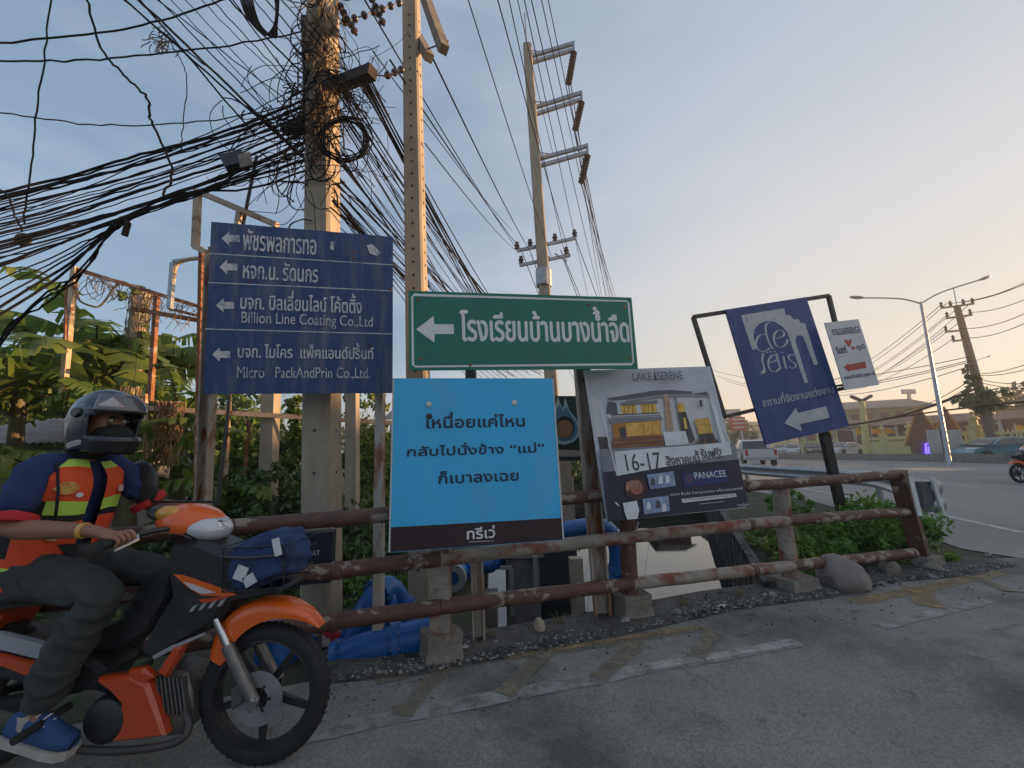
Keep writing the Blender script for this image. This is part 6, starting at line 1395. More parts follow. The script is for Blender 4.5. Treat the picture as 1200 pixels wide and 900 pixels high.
for s_ in (-1, 1):
    o = Vector((0, s_*.085, 0)); b = MB(); b.tube([AX+o, AX+o+(ST-AX)*.42], [.026, .026], 12); f = b.build('fork_leg', SIL if False else ENG, bike, smooth=True)
    b = MB(); b.tube([AX+o+(ST-AX)*.40, ST+o*.9], [.016, .016], 10); b.build('fork_tube', CHROME, f, smooth=True)
    b = MB(); b.lathe(AX+o, (0, s_, 0), [(.001, .0), (.026, .0), (.026, .022), (.012, .026), (.001, .026)], 14); b.build('axle_nut', CHROME, f, smooth=True)
b = MB(); b.tube([ST+Vector((0, 0, -.08)), ST+Vector((-.07, 0, .2))], .028, 10); b.build('steering_stem', BK, bike, smooth=True)
# front mudguard: deep visor over the wheel
outer = [(-.905, .556), (-.945, .605), (-1.01, .648), (-1.10, .678), (-1.19, .682), (-1.28, .655), (-1.345, .60), (-1.378, .53), (-1.385, .46)]
inner = [(-.91, .552), (-.965, .585), (-1.03, .605), (-1.10, .608), (-1.17, .590), (-1.235, .550), (-1.275, .50), (-1.295, .45), (-1.32, .425)]
b = MB(); vs = []; yo = (.0, .035, .060, .072, .074)
po = curve(outer, 3); pi_ = curve(inner, 3); n = len(po)
for i in range(n):
    wtap = .45+.55*min(1, i/8); o_ = Vector((po[i][0], 0, po[i][1])); q_ = Vector((pi_[i][0], 0, pi_[i][1])); row = []
    for t, y in ((0, 0), (.04, .04), (.16, .062), (.5, .072), (1, .07)): row.append((o_.lerp(q_, t), y*wtap))
    full = [(p, -y) for p, y in reversed(row[1:])]+row
    for p, y in full: vs.append((p.x, BD+y, p.z))
m_ = 9; b.add(vs, [(i*m_+k, (i+1)*m_+k, (i+1)*m_+k+1, i*m_+k+1) for i in range(n-1) for k in range(m_-1)])
b.build('front_mudguard', OR, bike, smooth='all')
# front body: black leg shield mass with decals
Yn = BD-.11
def bplate(name, pts, y0, y1, m, par=bike, bev=.014, y=None): b = MB(); b.plate(WP(pts, y0 if y is None else y), y0, y1, bev=bev); return b.build(name, m, par)
fc = bplate('leg_shield', [(198, 636), (226, 632), (262, 646), (305, 660), (322, 672), (300, 688), (272, 702), (252, 730), (240, 742), (206, 758), (176, 776), (160, 770), (176, 735), (196, 700), (192, 660)], Yn, BD+.11, BK, bev=.03)
Yd = Yn-.004
def decal(name, pts, m, y=Yd): b = MB(); b.plate(WP(pts, y), y, y+.006, bev=.001); return b.build(name, m, fc)
decal('orange_flash', [(203, 673), (214, 674), (250, 686), (277, 697), (262, 699), (236, 698), (219, 688)], OR)
decal('white_flash', [(215, 682), (228, 686), (252, 695), (236, 696), (223, 690)], WHB, Yd-.006)
decal('orange_stripe', [(232, 703), (276, 697), (258, 703), (238, 707)], ORD)
for k in range(4): decal('number_stripe', [(221+k*11, 718-k*2.2), (225+k*11, 711-k*2.2), (233+k*11, 707.5-k*2.4), (230+k*11, 710.5-k*2.2), (226+k*11, 716.5-k*2.2)], SIL)
decal('silver_stripe', [(178, 769), (200, 757), (240, 741), (240, 744), (205, 760), (180, 773)], SIL)
bplate('lower_cowl', [(112, 796), (150, 792), (172, 803), (180, 826), (192, 864), (160, 869), (128, 872), (138, 845), (140, 822), (128, 808)], BD-.13, BD-.07, ORD)
bplate('cowl_fin', [(182, 790), (204, 756), (214, 757), (206, 775), (192, 796)], BD-.12, BD-.07, ORD)
bplate('cowl_fin', [(148, 786), (166, 784), (178, 796), (170, 802), (150, 798)], BD-.125, BD-.075, ORD)
# engine with finned cylinder and crank case
b = MB(); b.plate(WP([(168, 798), (196, 786), (216, 790), (222, 815), (222, 845), (210, 864), (190, 866), (178, 835)], BD-.08), BD-.08, BD+.08, bev=.02); en = b.build('engine', ENG, bike)
for k in range(7): b = MB(); x0, z0 = W2(186+k*5, 792+k*1, BD-.1); b.box((x0, BD, z0-.07), (.007, .19, .16), Matrix.Rotation(radians(-14), 3, 'Y')); b.build('fin', ENG, en)
b = MB(); c = P(118, 848, BD-.14); b.lathe((c.x, BD-.06, c.z), (0, -1, 0), [(.001, .085), (.06, .085), (.085, .07), (.095, .04), (.095, 0)], 28); b.build('crank_case_cover', BK, en, smooth=True)
b = MB(); Q = [P(*q) for q in curve([(207, 812, BD-.05), (222, 850, BD-.1), (200, 872, BD-.13), (120, 880, BD-.15), (20, 868, BD-.17), (-60, 850, BD-.17)], 5)]; b.tube(Q, .015, 10); b.build('exhaust_pipe', BLACKST, bike, smooth=True)
b = MB(); Q = [P(-40, 855, BD-.17), P(-90, 835, BD-.17), P(-200, 800, BD-.17)]; b.tube(Q, [.03, .048, .045], 14); b.build('silencer', BK, bike, smooth=True)
# spine, side panels, seat, tail
bplate('spine_cover', [(205, 655), (196, 700), (170, 745), (130, 765), (80, 768), (60, 750), (120, 738), (165, 715), (185, 670)], BD-.06, BD+.06, BK, bev=.02)
bplate('side_panel', [(-90, 745), (-30, 742), (40, 755), (95, 768), (120, 790), (110, 812), (60, 812), (0, 800), (-90, 790)], BD-.10, BD+.10, BK, bev=.03)
bplate('silver_side_trim', [(-60, 738), (0, 741), (45, 752), (86, 768), (82, 780), (40, 772), (0, 763), (-60, 758)], BD-.125, BD-.095, SIL)
bplate('orange_side_trim', [(-50, 766), (0, 767), (40, 777), (74, 789), (74, 808), (40, 796), (0, 781), (-50, 776)], BD-.12, BD-.092, ORD)
b = MB(); Q = [(-1.92, .70, .06), (-2.02, .735, .10), (-2.2, .742, .125), (-2.4, .76, .13), (-2.6, .80, .125), (-2.78, .82, .10), (-2.86, .81, .05)]; vs = []
for x, z, w in Q:
    for a in range(12): t = 2*pi*a/12; vs.append((x, BD+w*cos(t)*(1.0 if sin(t) > 0 else .9), z+.05*sin(t)*(1 if sin(t) > 0 else 1.2)))
b.add(vs, [(i*12+k, i*12+(k+1) % 12, (i+1)*12+(k+1) % 12, (i+1)*12+k) for i in range(len(Q)-1) for k in range(12)]+[tuple(range(12)), tuple(len(vs)-1-k for k in range(12))]); b.build('seat', SEATM, bike, smooth='all')
b = MB(); b.plate([(-2.5, .72), (-2.3, .66), (-2.35, .58), (-2.6, .62), (-2.9, .74), (-2.95, .80), (-2.8, .76)], BD-.11, BD+.11, bev=.03); b.build('tail_fairing', ORD, bike)
b = MB(); b.box((-2.95, BD, .76), (.05, .14, .07)); b.build('tail_light', RLAMP, bike)
b = MB(); vs = []
for i in range(12):
    a = radians(30+i*11)
    for y in (-.06, -.03, .03, .06): vs.append((RX.x+.33*cos(a), BD+y, RX.z+.33*sin(a)-(.02 if abs(y) > .05 else 0)))
b.add(vs, [(i*4+k, i*4+4+k, i*4+5+k, i*4+1+k) for i in range(11) for k in range(3)]); b.build('rear_mudguard', BK, bike, smooth='all')
for s_ in (-1, 1): b = MB(); b.beam((RX.x, BD+s_*.09, RX.z), (-1.9, BD+s_*.07, .36), .05, .03); b.build('swing_arm', BK, bike)
for s_ in (-1, 1): b = MB(); b.tube([(-2.33, BD+s_*.13, .32), (-2.48, BD+s_*.13, .62)], .03, 10); b.build('rear_shock', ENG, bike, smooth=True)
for s_ in (-1, 1): b = MB(); b.tube([(-1.93, BD+s_*.10, .30), (-1.93, BD+s_*.30, .285)], .016, 8); b.build('foot_peg', TYRE, bike, smooth=True)
# handlebar cowl and lamp
c = P(238, 614, BD); cc = Vector((c.x, BD, c.z))
b = MB(); b.ell(cc+Vector((-.045, 0, .01)), (.155, .135, .085), Matrix.Rotation(radians(12), 3, 'Y'), 24, 16, fn=lambda d: Vector((d.x, d.y*(1-.25*max(0, d.x)), d.z if d.z > -.35 else -.35))); b.build('headlight_cowl', OR, bike, smooth=True)
b = MB(); b.ell(cc+Vector((.015, 0, -.008)), (.118, .112, .066), Matrix.Rotation(radians(16), 3, 'Y'), 24, 16); hl = b.build('headlight', LENS, bike, smooth=True)
b = MB(); b.ell(cc+Vector((.075, -.02, -.01)), (.045, .05, .035), nu=14, nv=10); b.build('reflector_bowl', CHROME, hl, smooth=True)
b = MB(); b.ell(cc+Vector((-.16, -.03, .055)), (.075, .075, .035), Matrix.Rotation(radians(20), 3, 'Y'), 16, 10); b.build('instrument_cowl', BK, bike, smooth=True)
b = MB(); b.ell(cc+Vector((-.105, -.085, .062)), (.055, .035, .036), nu=16, nv=10); b.build('indicator', AMB, bike, smooth=True)
HB = Vector((-1.60, BD, 1.035))
GRIP = {}
for s_ in (-1, 1):
    q = [Vector(t) for t in curve([(HB.x+.08, BD, 1.0), (HB.x+.04, BD+s_*.12, 1.02), (HB.x-.01, BD+s_*.22, 1.015), (HB.x-.05, BD+s_*.33, .995)], 5)]
    b = MB(); b.tube(q, .011, 8); b.build('handlebar', BK, bike, smooth=True)
    g0, g1 = q[-1], q[-1]+(q[-6]-q[-1])*.8; GRIP[s_] = (g0, g1); b = MB(); b.tube([g0+(g0-g1)*.1, g1], .017, 12); b.build('grip', TYRE, bike, smooth=True)
    b = MB(); b.tube([q[-5]+Vector((.02, 0, 0)), q[-4]+Vector((.055, 0, -.005)), q[-1]+Vector((.06, s_*.02, -.02))], [.007, .008, .006], 6); b.build('brake_lever', CHROME, bike, smooth=True)
# left mirror, the right one is missing
mc = P(167, 566, BD+.24); b = MB(); b.ell(mc, (.085, .028, .125), Matrix.Rotation(radians(-18), 3, 'Y'), 18, 12); mi = b.build('mirror', BK, bike, smooth=True)
b = MB(); b.tube([Vector((HB.x, BD+.17, 1.03)), Vector((HB.x+.01, BD+.2, 1.10)), mc+Vector((.03, 0, -.1))], .007, 6); b.build('mirror_stem', BK, mi, smooth=True)
# cables from the bar
for k in range(3):
    b = MB(); b.tube([Vector(t) for t in curve([(HB.x+.02, BD-.12+.05*k, 1.02), (HB.x+.12, BD-.10+.03*k, .98+.02*k), (HB.x+.15, BD-.06, .9), (HB.x+.12, BD-.03, .8)], 4)], .005, 5); b.build('control_cable', CABLE, bike, smooth='all')
# front basket with blue bag
bx0, bx1, bz0, bz1 = -1.30, -1.03, .745, .93
for k in range(5):
    z = bz0+(bz1-bz0)*k/4; e = .02*k/4; b = MB(); b.tube([(bx0-e, BD-.12-e, z), (bx1+e, BD-.12-e, z+.01), (bx1+e, BD+.12+e, z+.01), (bx0-e, BD+.12+e, z)], .004, 5, closed=True); b.build('basket_wire', BK, bike)
for k in range(6):
    x = bx0+(bx1-bx0)*k/5; b = MB(); b.tube([(x, BD-.125, bz0), (x, BD-.14, bz1)], .003, 5); b.build('basket_wire', BK, bike)
b = MB(); b.plate([(bx0-.1, .72), (bx0+.05, .755), (bx1-.03, .75), (bx1-.02, .735), (bx0+.02, .70)], BD-.1, BD+.1, bev=.01); b.build('basket_bracket', BK, bike)
DENIM = mat('blue_bag_cloth', (.03, .06, .16), (.018, .034, .10), 9, .85, bump=.6, bscale=18, c3=(.02, .03, .07), s3=7)
b = MB(); R = random.Random(5); ph = [R.uniform(0, 6.28) for _ in range(6)]
b.ell(((bx0+bx1)/2+.01, BD-.02, .865), (.155, .13, .115), Matrix.Rotation(radians(-18), 3, 'Y'), 36, 24, fn=lambda d: Vector((math.copysign(abs(d.x)**.6, d.x), math.copysign(abs(d.y)**.6, d.y), math.copysign(abs(d.z)**.65, d.z)))*(1+.05*sin(7*d.x+ph[0])*cos(6*d.z+ph[1])+.04*sin(13*d.z+5*d.y+ph[2])))
bag = b.build('bag', DENIM, label='crumpled blue cloth bag stuffed in the front basket of the motorcycle', cat='bag', smooth='all', group='bags')
for (x, z, w, h, a) in ((-1.205, .83, .05, .06, 20), (-1.165, .80, .05, .045, -30), (-1.055, .935, .03, .075, -15)):
    b = MB(); b.box((x, BD-.155, z), (w, .006, h), Matrix.Rotation(radians(a), 3, 'Y')); b.build('white_patch', WHB, bag)
b = MB(); b.tube([Vector(t) for t in curve([(-1.3, BD-.15, .90), (-1.18, BD-.165, .895), (-1.04, BD-.15, .90)], 4)], .006, 5); b.build('elastic_cord', BLACKST, bag)

# ------------------------------------------------------------------ rider
def skin(name, verts, edges, m, parent=None, sub=2, fold=0, freq=9, **kw):
    names = list(verts); me = bpy.data.meshes.new('tmp'); me.from_pydata([verts[k][0] for k in names], [], []); me.update()
    me = bpy.data.meshes.new('tmp'); me.from_pydata([tuple(verts[k][0]) for k in names], [(names.index(a), names.index(c)) for a, c in edges], [])
    o = bpy.data.objects.new('tmp', me); COL.objects.link(o); md = o.modifiers.new('skin', 'SKIN'); md.use_smooth_shade = True; md.branch_smoothing = .6
    if not me.skin_vertices: me.attributes
    for i, k in enumerate(names):
        r_ = verts[k][1]; sv = me.skin_vertices[0].data[i]; sv.radius = r_ if isinstance(r_, tuple) else (r_, r_); sv.use_root = (i == 0)
    sb = o.modifiers.new('sub', 'SUBSURF'); sb.levels = sub; sb.render_levels = sub
    dg = bpy.context.evaluated_depsgraph_get(); out = bpy.data.meshes.new_from_object(o.evaluated_get(dg)); bpy.data.objects.remove(o)
    if fold:
        nrm = [v.normal.copy() for v in out.vertices]
        for v, n_ in zip(out.vertices, nrm):
            p = v.co; q = Vector((p.x*freq, p.y*freq*.8, p.z*freq*1.6+p.x*freq*.7)); a_ = mnoise.noise(q); b_ = mnoise.noise(q*2.3+Vector((7, 1, 3)))
            v.co = p+n_*fold*((1-abs(a_)*2.6)*1.0+b_*.6-.5)
        out.update()
    out.name = name; out.materials.clear(); out.materials.append(m); out.polygons.foreach_set('use_smooth', [True]*len(out.polygons)); return link(name, out, parent, **kw)
SKINM = mat('rider_skin', (.30, .15, .095), (.25, .12, .075), 9, .5, spec=.4)
rider = thing('person', (-2.2, BD, 0), 'motorcycle rider in dark helmet, blue shirt and orange reflective vest', 'person', 'riders')
y = BD
def V3(x, dy, z): return Vector((x, y+dy, z))
hipR, hipL = V3(-2.24, -.10, .84), V3(-2.24, .10, .84)
kneeR, kneeL = V3(-1.775, -.165, .765), V3(-1.79, .15, .77)
ankR, ankL = V3(-1.99, -.185, .33), V3(-2.0, .17, .33)
shR, shL = V3(-2.15, -.185, 1.325), V3(-2.13, .175, 1.325)
elR, elL = V3(-2.09, -.30, 1.06), V3(-2.02, .30, 1.08)
gR, gL = GRIP[-1], GRIP[1]
wrR, wrL = V3(-1.765, -.285, 1.045), V3(-1.76, .29, 1.05)
hR, hL = (gR[0]+gR[1])/2+Vector((-.03, 0, .022)), (gL[0]+gL[1])/2+Vector((-.03, 0, .022))
body = {'pelvis': (V3(-2.24, 0, .86), (.13, .11)), 'waist': (V3(-2.23, 0, 1.0), (.125, .10)), 'chest': (V3(-2.19, 0, 1.18), (.14, .105)), 'neck0': (V3(-2.14, 0, 1.345), .065), 'neck': (V3(-2.105, 0, 1.42), .052), 'head0': (V3(-2.06, 0, 1.475), .075), 'head': (V3(-2.04, 0, 1.545), .088), 'crown': (V3(-2.045, 0, 1.60), .07),
 'nose': (V3(-1.965, -.004, 1.515), .022), 'shR': (shR+Vector((0, 0, -.02)), .045), 'uR': ((shR+elR)/2, .045), 'elR': (elR, .043), 'fR': (elR.lerp(wrR, .4), .043), 'wrR': (wrR, .028), 'palmR': (wrR.lerp(hR, .65), (.036, .02)),
 'shL': (shL+Vector((0, 0, -.02)), .045), 'uL': ((shL+elL)/2, .045), 'elL': (elL, .043), 'fL': (elL.lerp(wrL, .4), .043), 'wrL': (wrL, .028), 'palmL': (wrL.lerp(hL, .65), (.036, .02)),
 'hipR': (hipR, .09), 'kneeR': (kneeR, .05), 'ankR': (ankR, .036), 'footR': (ankR+Vector((.10, 0, -.1)), .035), 'hipL': (hipL, .09), 'kneeL': (kneeL, .05), 'ankL': (ankL, .036), 'footL': (ankL+Vector((.10, 0, -.1)), .035)}
E_ = [('pelvis', 'waist'), ('waist', 'chest'), ('chest', 'neck0'), ('neck0', 'neck'), ('neck', 'head0'), ('head0', 'head'), ('head', 'crown'), ('head0', 'nose'), ('pelvis', 'hipR'), ('hipR', 'kneeR'), ('kneeR', 'ankR'), ('ankR', 'footR'), ('pelvis', 'hipL'), ('hipL', 'kneeL'), ('kneeL', 'ankL'), ('ankL', 'footL')]
for s_ in 'RL': E_ += [('chest', 'sh'+s_), ('sh'+s_, 'u'+s_), ('u'+s_, 'el'+s_), ('el'+s_, 'f'+s_), ('f'+s_, 'wr'+s_), ('wr'+s_, 'palm'+s_)]
# five fingers a side, each curling over the grip
for s_, (g0, g1), wr_ in (('R', gR, wrR), ('L', gL, wrL)):
    ax = (g1-g0).normalized(); mid = (g0+g1)/2
    for k in range(4):
        o_ = ax*(.027-.018*k); root = mid+o_+Vector((-.025, 0, .022)); kn = mid+o_+Vector((.012, 0, .030-.003*k)); m2 = mid+o_+Vector((.032, 0, .004)); tip = mid+o_+Vector((.016, 0, -.022))
        for j, (p_, r_) in enumerate(((root, .0105), (kn, .0098), (m2, .009), (tip, .0078))): body['f%s%d%d' % (s_, k, j)] = (p_, r_)
        E_ += [('palm'+s_, 'f%s%d0' % (s_, k))]+[('f%s%d%d' % (s_, k, j), 'f%s%d%d' % (s_, k, j+1)) for j in range(3)]
    t0 = wr_.lerp(mid, .6)+ax*.035; t1 = mid+ax*.045+Vector((.0, 0, -.012)); t2 = mid+ax*.04+Vector((.024, 0, -.02))
    for j, (p_, r_) in enumerate(((t0, .013), (t1, .0115), (t2, .009))): body['t%s%d' % (s_, j)] = (p_, r_)
    E_ += [('palm'+s_, 't%s0' % s_), ('t%s0' % s_, 't%s1' % s_), ('t%s1' % s_, 't%s2' % s_)]
skin('body', body, E_, SKINM, rider, 2)
# clothes
SHIRT = mat('blue_shirt', (.016, .034, .13), (.012, .027, .10), 7, .85, bump=.5, bscale=14); REDC = mat('red_cuff', (.5, .02, .025), None, 5, .8); PANTS = mat('grey_trousers', (.055, .06, .058), (.035, .038, .038), 6, .9, bump=.6, bscale=16)
sh = {'a': (V3(-2.24, 0, .84), (.165, .14)), 'b': (V3(-2.235, 0, 1.0), (.165, .135)), 'c': (V3(-2.19, 0, 1.17), (.165, .125)), 'd': (V3(-2.15, 0, 1.31), (.11, .085)), 'n': (V3(-2.125, 0, 1.385), (.068, .068))}
es = [('a', 'b'), ('b', 'c'), ('c', 'd'), ('d', 'n')]
for s_, S_, E2 in (('R', shR, elR), ('L', shL, elL)):
    sh['s'+s_] = (S_+Vector((0, 0, -.012)), .068); sh['u'+s_] = (S_.lerp(E2, .45), .068); sh['v'+s_] = (S_.lerp(E2, .84), .074); es += [('d', 's'+s_), ('s'+s_, 'u'+s_), ('u'+s_, 'v'+s_)]
skin('shirt', sh, es, SHIRT, rider, 4, .0085, 8)
for S_, E2 in ((shR, elR), (shL, elL)):
    d = (E2-S_).normalized(); q = S_.lerp(E2, .90); b = MB(); b.lathe(q, d, [(.05, -.02), (.081, -.02), (.084, .0), (.081, .016), (.05, .014)], 24); b.build('cuff', REDC, rider, smooth=True)
tr = {'p': (V3(-2.24, 0, .86), (.16, .13)), 'hR': (hipR+Vector((.05, 0, -.005)), .112), 'tR': (hipR.lerp(kneeR, .55)+Vector((0, 0, .012)), .098), 'kR': (kneeR, .086), 'cR': (kneeR.lerp(ankR, .4)+Vector((-.02, 0, 0)), .084), 'c2R': (kneeR.lerp(ankR, .75)+Vector((-.01, 0, 0)), .080), 'aR': (ankR+Vector((.01, 0, -.01)), .076),
 'hL': (hipL+Vector((.05, 0, -.005)), .112), 'tL': (hipL.lerp(kneeL, .55), .095), 'kL': (kneeL, .082), 'cL': (kneeL.lerp(ankL, .5), .078), 'aL': (ankL, .068)}
skin('trousers', tr, [('p', 'hR'), ('hR', 'tR'), ('tR', 'kR'), ('kR', 'cR'), ('cR', 'c2R'), ('c2R', 'aR'), ('p', 'hL'), ('hL', 'tL'), ('tL', 'kL'), ('kL', 'cL'), ('cL', 'aL')], PANTS, rider, 4, .010, 8)
# vest: shell round the torso, open at the front
VO = mat('vest_orange', (.78, .09, .02), (.66, .07, .015), 6, .75, bump=.35, bscale=12); VL = mat('vest_lime', (.52, .78, .12), None, 6, .55); VK = mat('vest_black', (.015, .015, .018), None, 6, .8)
lv = [(.80, 'o'), (.86, 'l'), (.905, 'o'), (.985, 'k'), (1.055, 'k2'), (1.075, 'o'), (1.10, 'k3'), (1.115, 'l'), (1.150, 'o'), (1.20, 'o'), (1.255, 'o'), (1.30, 'l'), (1.33, 'l')]
def torso(z):
    f = max(0, (z-.8)/.53); cx = -2.245+.10*f**1.3; rx = .158-.012*f if z < 1.2 else .152-.35*(z-1.2); ry = .205-.012*abs(f-.5)
    if z > 1.27: ry -= (z-1.27)*.6; rx -= (z-1.27)*.5
    return cx, rx, ry
b = MB(); NA = 40; zs = [.79, .845, .88, .915, .955, 1.0, 1.035, 1.062, 1.092, 1.108, 1.150, 1.185, 1.225, 1.262, 1.300, 1.335]
band = ['o', 'l', 'o', 'o', 'o', 'o', 'o', 'k', 'k', 'l', 'o', 'o', 'o', 'o', 'l']
band = {0: 0, 1: 1, 2: 0, 3: 0, 4: 0, 5: 0, 6: 0, 7: 2, 8: 1, 9: 1, 10: 0, 11: 0, 12: 0, 13: 0, 14: 1}
vs = []; R = random.Random(2)
for z in zs:
    cx, rx, ry = torso(z)
    for k in range(NA+1):
        a = radians(10+340*k/NA); a0 = a          # 0 = straight ahead (+x); opening at the front
        e = 2.6; ca, sa = cos(a), sin(a); r_ = (abs(ca)**e+abs(sa)**e)**(-1/e); wob = 1+.012*sin(a*9+z*31)+.01*sin(a*5-z*17)
        vs.append((cx+rx*ca*r_*wob, y-ry*sa*r_*wob, z+.008*sin(a*4+z*9)))
fs = []; ms = []
for j in range(len(zs)-1):
    for k in range(NA):
        a = 10+340*(k+.5)/NA; side = abs((a % 180)-90)
        zc = (zs[j]+zs[j+1])/2
        if zc > 1.11 and side < 24+(-8 if zc < 1.15 else 0): continue        # arm holes
        fs.append((j*(NA+1)+k, j*(NA+1)+k+1, (j+1)*(NA+1)+k+1, (j+1)*(NA+1)+k)); ms.append(2 if (zc > 1.06 and zc < 1.16 and side < 34) or (zc > .9 and side < 10) else band[j])
n0 = len(vs); b.v += vs; b.f += fs; b.m += ms
b.build('vest', [VO, VL, VK], rider, smooth='all')
# badges on the vest front facing the road side
GOLDB = mat('vest_badge_gold', (.6, .42, .08), (.5, .15, .03), 60, .6); WHBG = mat('vest_badge_white', (.7, .62, .55), (.5, .2, .1), 40, .6)
def on_vest(deg, z, out=.006):
    a = radians(deg); cx, rx, ry = torso(z); e = 2.6; r_ = (abs(cos(a))**e+abs(sin(a))**e)**(-1/e); p = Vector((cx+rx*cos(a)*r_, y-ry*sin(a)*r_, z)); n_ = Vector((cos(a)/rx, -sin(a)/ry, 0)).normalized(); return p+n_*out, n_
def badge(name, deg, z, pts, m, s_=1.0):
    p, n_ = on_vest(deg, z, .010); u = Vector((-n_.y, n_.x, 0)); u = u if u.x > 0 else -u; b = MB(); k = len(pts); f0 = [p+u*a*s_+Vector((0, 0, c_))*s_ for a, c_ in pts]; f1 = [q-n_*.008 for q in f0]
    b.add(f0+f1, [tuple(range(k)), tuple(range(2*k-1, k-1, -1))]+[(i, (i+1) % k, k+(i+1) % k, k+i) for i in range(k)]); b.build(name, m, rider)
badge('badge', 38, 1.21, [(-.045, 0), (-.02, .026), (.0, .032), (.022, .026), (.045, 0), (.02, -.024), (0, -.03), (-.02, -.024)], GOLDB)
badge('badge', 24, 1.176, [(.014*cos(k*.785), .012*sin(k*.785)) for k in range(8)], WHB)
badge('badge', 36, 1.005, [(.03*cos(k*.628), .024*sin(k*.628)) for k in range(10)], WHBG)
badge('badge', -34, 1.19, [(-.02, -.015), (.02, -.015), (.02, .018), (-.02, .018)], WHBG)
# watch
d = (wrR-elR).normalized(); b = MB(); b.lathe(elR.lerp(wrR, .93), d, [(.026, -.009), (.032, -.009), (.033, 0), (.032, .009), (.026, .009)], 20); b.build('watch', AMB, rider, smooth=True)
# shoes
SHOE = mat('blue_trainer', (.03, .08, .22), (.02, .055, .16), 14, .75, bump=.4, bscale=60); SOLE = mat('shoe_sole', (.5, .46, .4), None, 9, .7)
for ank, lab in ((ankR, 0), (ankL, 1)):
    Rm = Matrix.Rotation(radians(14), 3, 'Y'); c = ank+Vector((.035, 0, -.085)); Q = [(-.12, .035, .05, .062), (-.10, .042, .075, .075), (-.04, .044, .10, .068), (.02, .045, .072, .055), (.08, .05, .045, .045), (.13, .045, .032, .038), (.155, .022, .02, .03)]
    b = MB(); vs = []
    for x, w, h, _ in Q:
        for k in range(12): a = 2*pi*k/12; vs.append(c+Rm @ Vector((x, w*cos(a), (h*sin(a) if sin(a) > 0 else .03*sin(a)))))
    b.add(vs, [(i*12+k, i*12+(k+1) % 12, (i+1)*12+(k+1) % 12, (i+1)*12+k) for i in range(len(Q)-1) for k in range(12)]+[tuple(range(12)), tuple(len(vs)-1-k for k in range(12))]); sh_ = b.build('shoe', SHOE, rider, smooth='all')
    b = MB(); n = len(Q); vs = [c+Rm @ Vector((x*1.03, s_*(w+.005), zz)) for zz in (-.018, -.048) for s_, QQ in ((1, Q), (-1, Q[::-1])) for x, w, h, _ in QQ]; k = 2*n
    b.add(vs, [(i, (i+1) % k, k+(i+1) % k, k+i) for i in range(k)]+[tuple(range(k)), tuple(range(2*k-1, k-1, -1))]); b.build('sole', SOLE, sh_)
    for j in range(4): b = MB(); x = -.01+.022*j; b.tube([c+Rm @ Vector((x, -.03, .072-.012*j)), c+Rm @ Vector((x+.006, 0, .088-.013*j)), c+Rm @ Vector((x, .03, .072-.012*j))], .003, 4); b.build('lace', WHB, sh_)
    b = MB(); b.lathe(ank+Vector((-.005, 0, -.055)), (0, 0, 1), [(.035, -.02), (.043, 0), (.041, .05)], 14); b.build('sock', mat('pale_sock', (.45, .4, .36), None, 8, .9), rider, smooth=True)
# helmet
HLM = mat('helmet_grey_blue', (.022, .028, .042), (.04, .05, .07), 3, .22, coat=.6, c3=(.16, .16, .17), s3=3.2, lo3=.57, hi3=.62, stretch=(1, 1, 2.2)); HLK = mat('helmet_black', (.015, .015, .017), None, 5, .3, coat=.4); VIS = mat('smoked_visor', (.10, .10, .11), (.14, .13, .13), 4, .12, coat=.8); HWG = mat('helmet_white_graphic', (.5, .46, .46), (.38, .3, .3), 12, .3, c3=(.45, .1, .12), s3=22, lo3=.6, hi3=.65)
hc = V3(-2.04, 0, 1.528); hr = (.162, .132, .158); yaw = radians(-8); Rh = Matrix.Rotation(yaw, 3, 'Z') @ Matrix.Rotation(radians(4), 3, 'Y')
def helm(name, az0, az1, el0, el1, m, k=1.0, skipf=None, th=.012, na=36, ne=26, parent=None):
    b = MB(); g = []
    for L_ in (1.0, 1.0-th/.13):
        for j in range(ne+1):
            el = radians(el0+(el1-el0)*j/ne)
            for i in range(na+1):
                az = radians(az0+(az1-az0)*i/na); ce = cos(el) if el > 0 else 1-.16*(abs(degrees_(el))/60)**2
                zz = sin(el) if el > 0 else el*.88
                fr = 1+.10*max(0, cos(az))*(1 if el < 0 else 0)*min(1, abs(el)*1.5)
                g.append(hc+Rh @ Vector((hr[0]*k*L_*ce*cos(az)*fr, hr[1]*k*L_*ce*sin(az), hr[2]*k*L_*zz)))
    n1 = (ne+1)*(na+1); F = []; ok = set()
    for j in range(ne):
        for i in range(na):
            az = az0+(az1-az0)*(i+.5)/na; el = el0+(el1-el0)*(j+.5)/ne
            if skipf and skipf(az, el): continue
            ok.add((i, j))
    for i, j in ok:
        a, b2, c2, d2 = j*(na+1)+i, j*(na+1)+i+1, (j+1)*(na+1)+i+1, (j+1)*(na+1)+i
        F += [(a, b2, c2, d2), (n1+d2, n1+c2, n1+b2, n1+a)]
        for (di, dj, p0, p1) in ((0, -1, a, b2), (1, 0, b2, c2), (0, 1, c2, d2), (-1, 0, d2, a)):
            if (i+di, j+dj) not in ok and not (az1-az0 == 360 and (i+di < 0 or i+di >= na)): F.append((p1, p0, n1+p0, n1+p1))
    b.add(g, F); return b.build(name, m, parent or rider, smooth='all')
def degrees_(a): return a*180/pi
hm = helm('helmet', -180, 180, -62, 90, HLM, 1.0, lambda az, el: abs(az) < 66 and -34 < el < 20-(abs(az)/66)**4*14)
helm('chin_guard', -62, 62, -64, -35, HLK, 1.03, None, na=24, ne=6, parent=hm)
helm('trim', -70, 70, 15, 21, HLK, 1.015, None, na=24, ne=3, parent=hm)
helm('visor', -64, 64, 16, 50, VIS, 1.10, None, .005, na=24, ne=10, parent=hm)
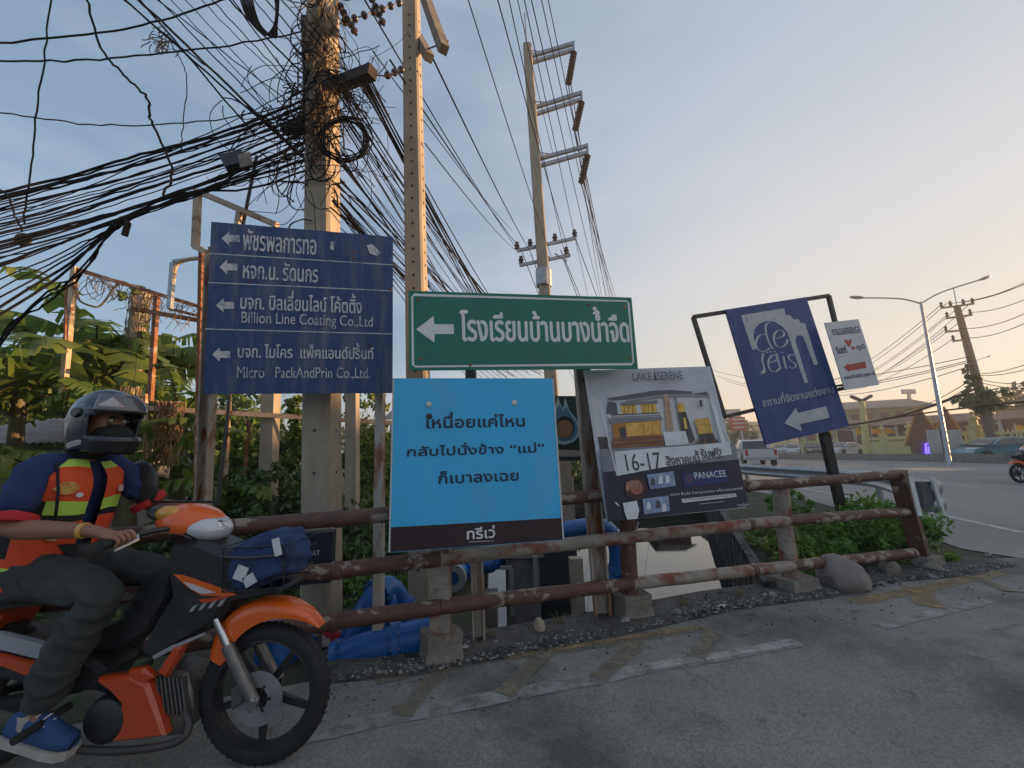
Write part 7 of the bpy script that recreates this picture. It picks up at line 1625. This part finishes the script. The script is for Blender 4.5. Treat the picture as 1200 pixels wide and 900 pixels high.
helm('graphic', -58, -22, 22, 40, HWG, 1.107, lambda az, el: (el-22)/18 > 1-abs(az+40)/22, .003, na=18, ne=10, parent=hm)
helm('graphic', -150, -112, -22, 6, HWG, 1.008, lambda az, el: abs(el+8-(az+130)*.5) > 4.5, .003, na=30, ne=24, parent=hm)
helm('graphic', -112, -76, -58, -40, HWG, 1.008, lambda az, el: abs(el+49-(az+95)*.3) > 5, .003, na=24, ne=20, parent=hm)
b = MB(); p_ = hc+Rh @ Vector((.0, -.130, .03)); b.lathe(p_, Rh @ Vector((0, -1, 0)), [(.001, .014), (.02, .014), (.024, .004), (.024, 0)], 18); b.build('visor_pivot', HLK, hm, smooth=True)
MASK = mat('face_mask', (.02, .02, .022), None, 9, .85, bump=.3)
b = MB(); b.ell(hc+Vector((.04, 0, -.075)), (.082, .076, .062), Rh, 20, 14); b.build('face_mask', MASK, rider, smooth=True)
EYEW = mat('eye_white', (.6, .58, .55), None, 9, .3); DK = mat('eye_dark', (.01, .008, .006), None, 9, .3)
for s_ in (-1, 1):
    p_ = hc+Rh @ Vector((.072, s_*.03, .0)); b = MB(); b.ell(p_, (.012, .015, .008), Rh, 12, 8); ey = b.build('eye', EYEW, rider, smooth=True); b = MB(); b.ell(p_+Vector((.008, 0, 0)), (.006, .006, .006), nu=10, nv=6); b.build('pupil', DK, ey, smooth=True)
    b = MB(); b.tube([p_+Rh @ Vector((.004, -.018, .016)), p_+Rh @ Vector((.01, 0, .021)), p_+Rh @ Vector((.004, .018, .016))], .004, 5); b.build('eyebrow', DK, rider, smooth=True)
b = MB(); b.lathe(V3(-2.118, 0, 1.375), (.25, 0, 1), [(.07, -.02), (.078, .0), (.072, .04), (.06, .05)], 22); b.build('collar', mat('black_collar', (.015, .015, .018), None, 8, .9, bump=.3), rider, smooth=True)
b = MB(); b.tube([V3(-2.08, -.16, 1.33), V3(-2.05, -.165, 1.2), V3(-2.06, -.15, 1.05)], .006, 5); b.build('strap', VK, rider, smooth='all')

# second motorcycle with rider at the right edge: copies, turned round and set on the main road
for src, lab, cat_ in ((bike, 'motorcycle entering from the right edge with only its front wheel in view', 'motorcycle'), (rider, 'rider of the motorcycle at the right edge, mostly outside the picture', 'person')):
    c2 = copy_tree(src); c2['label'] = lab
    g = G(1197, 566); dx = src.location.x-bike.location.x
    c2.rotation_euler = (0, 0, pi); c2.location = (g.x-dx, g.y, 0.0)

# ------------------------------------------------------------------ thin evening haze
HZ = bpy.data.materials.new('haze'); HZ.use_nodes = True; nt = HZ.node_tree; nt.nodes.remove(nt.nodes['Principled BSDF'])
pv_ = nt.nodes.new('ShaderNodeVolumePrincipled'); pv_.inputs['Density'].default_value = .0022; pv_.inputs['Color'].default_value = (.93, .92, .9, 1); pv_.inputs['Anisotropy'].default_value = .3
nt.links.new(pv_.outputs[0], nt.nodes['Material Output'].inputs['Volume'])
b = MB(); b.box((20, 50, 7.5), (360, 300, 18.5)); b.build('haze', HZ, kind='stuff')
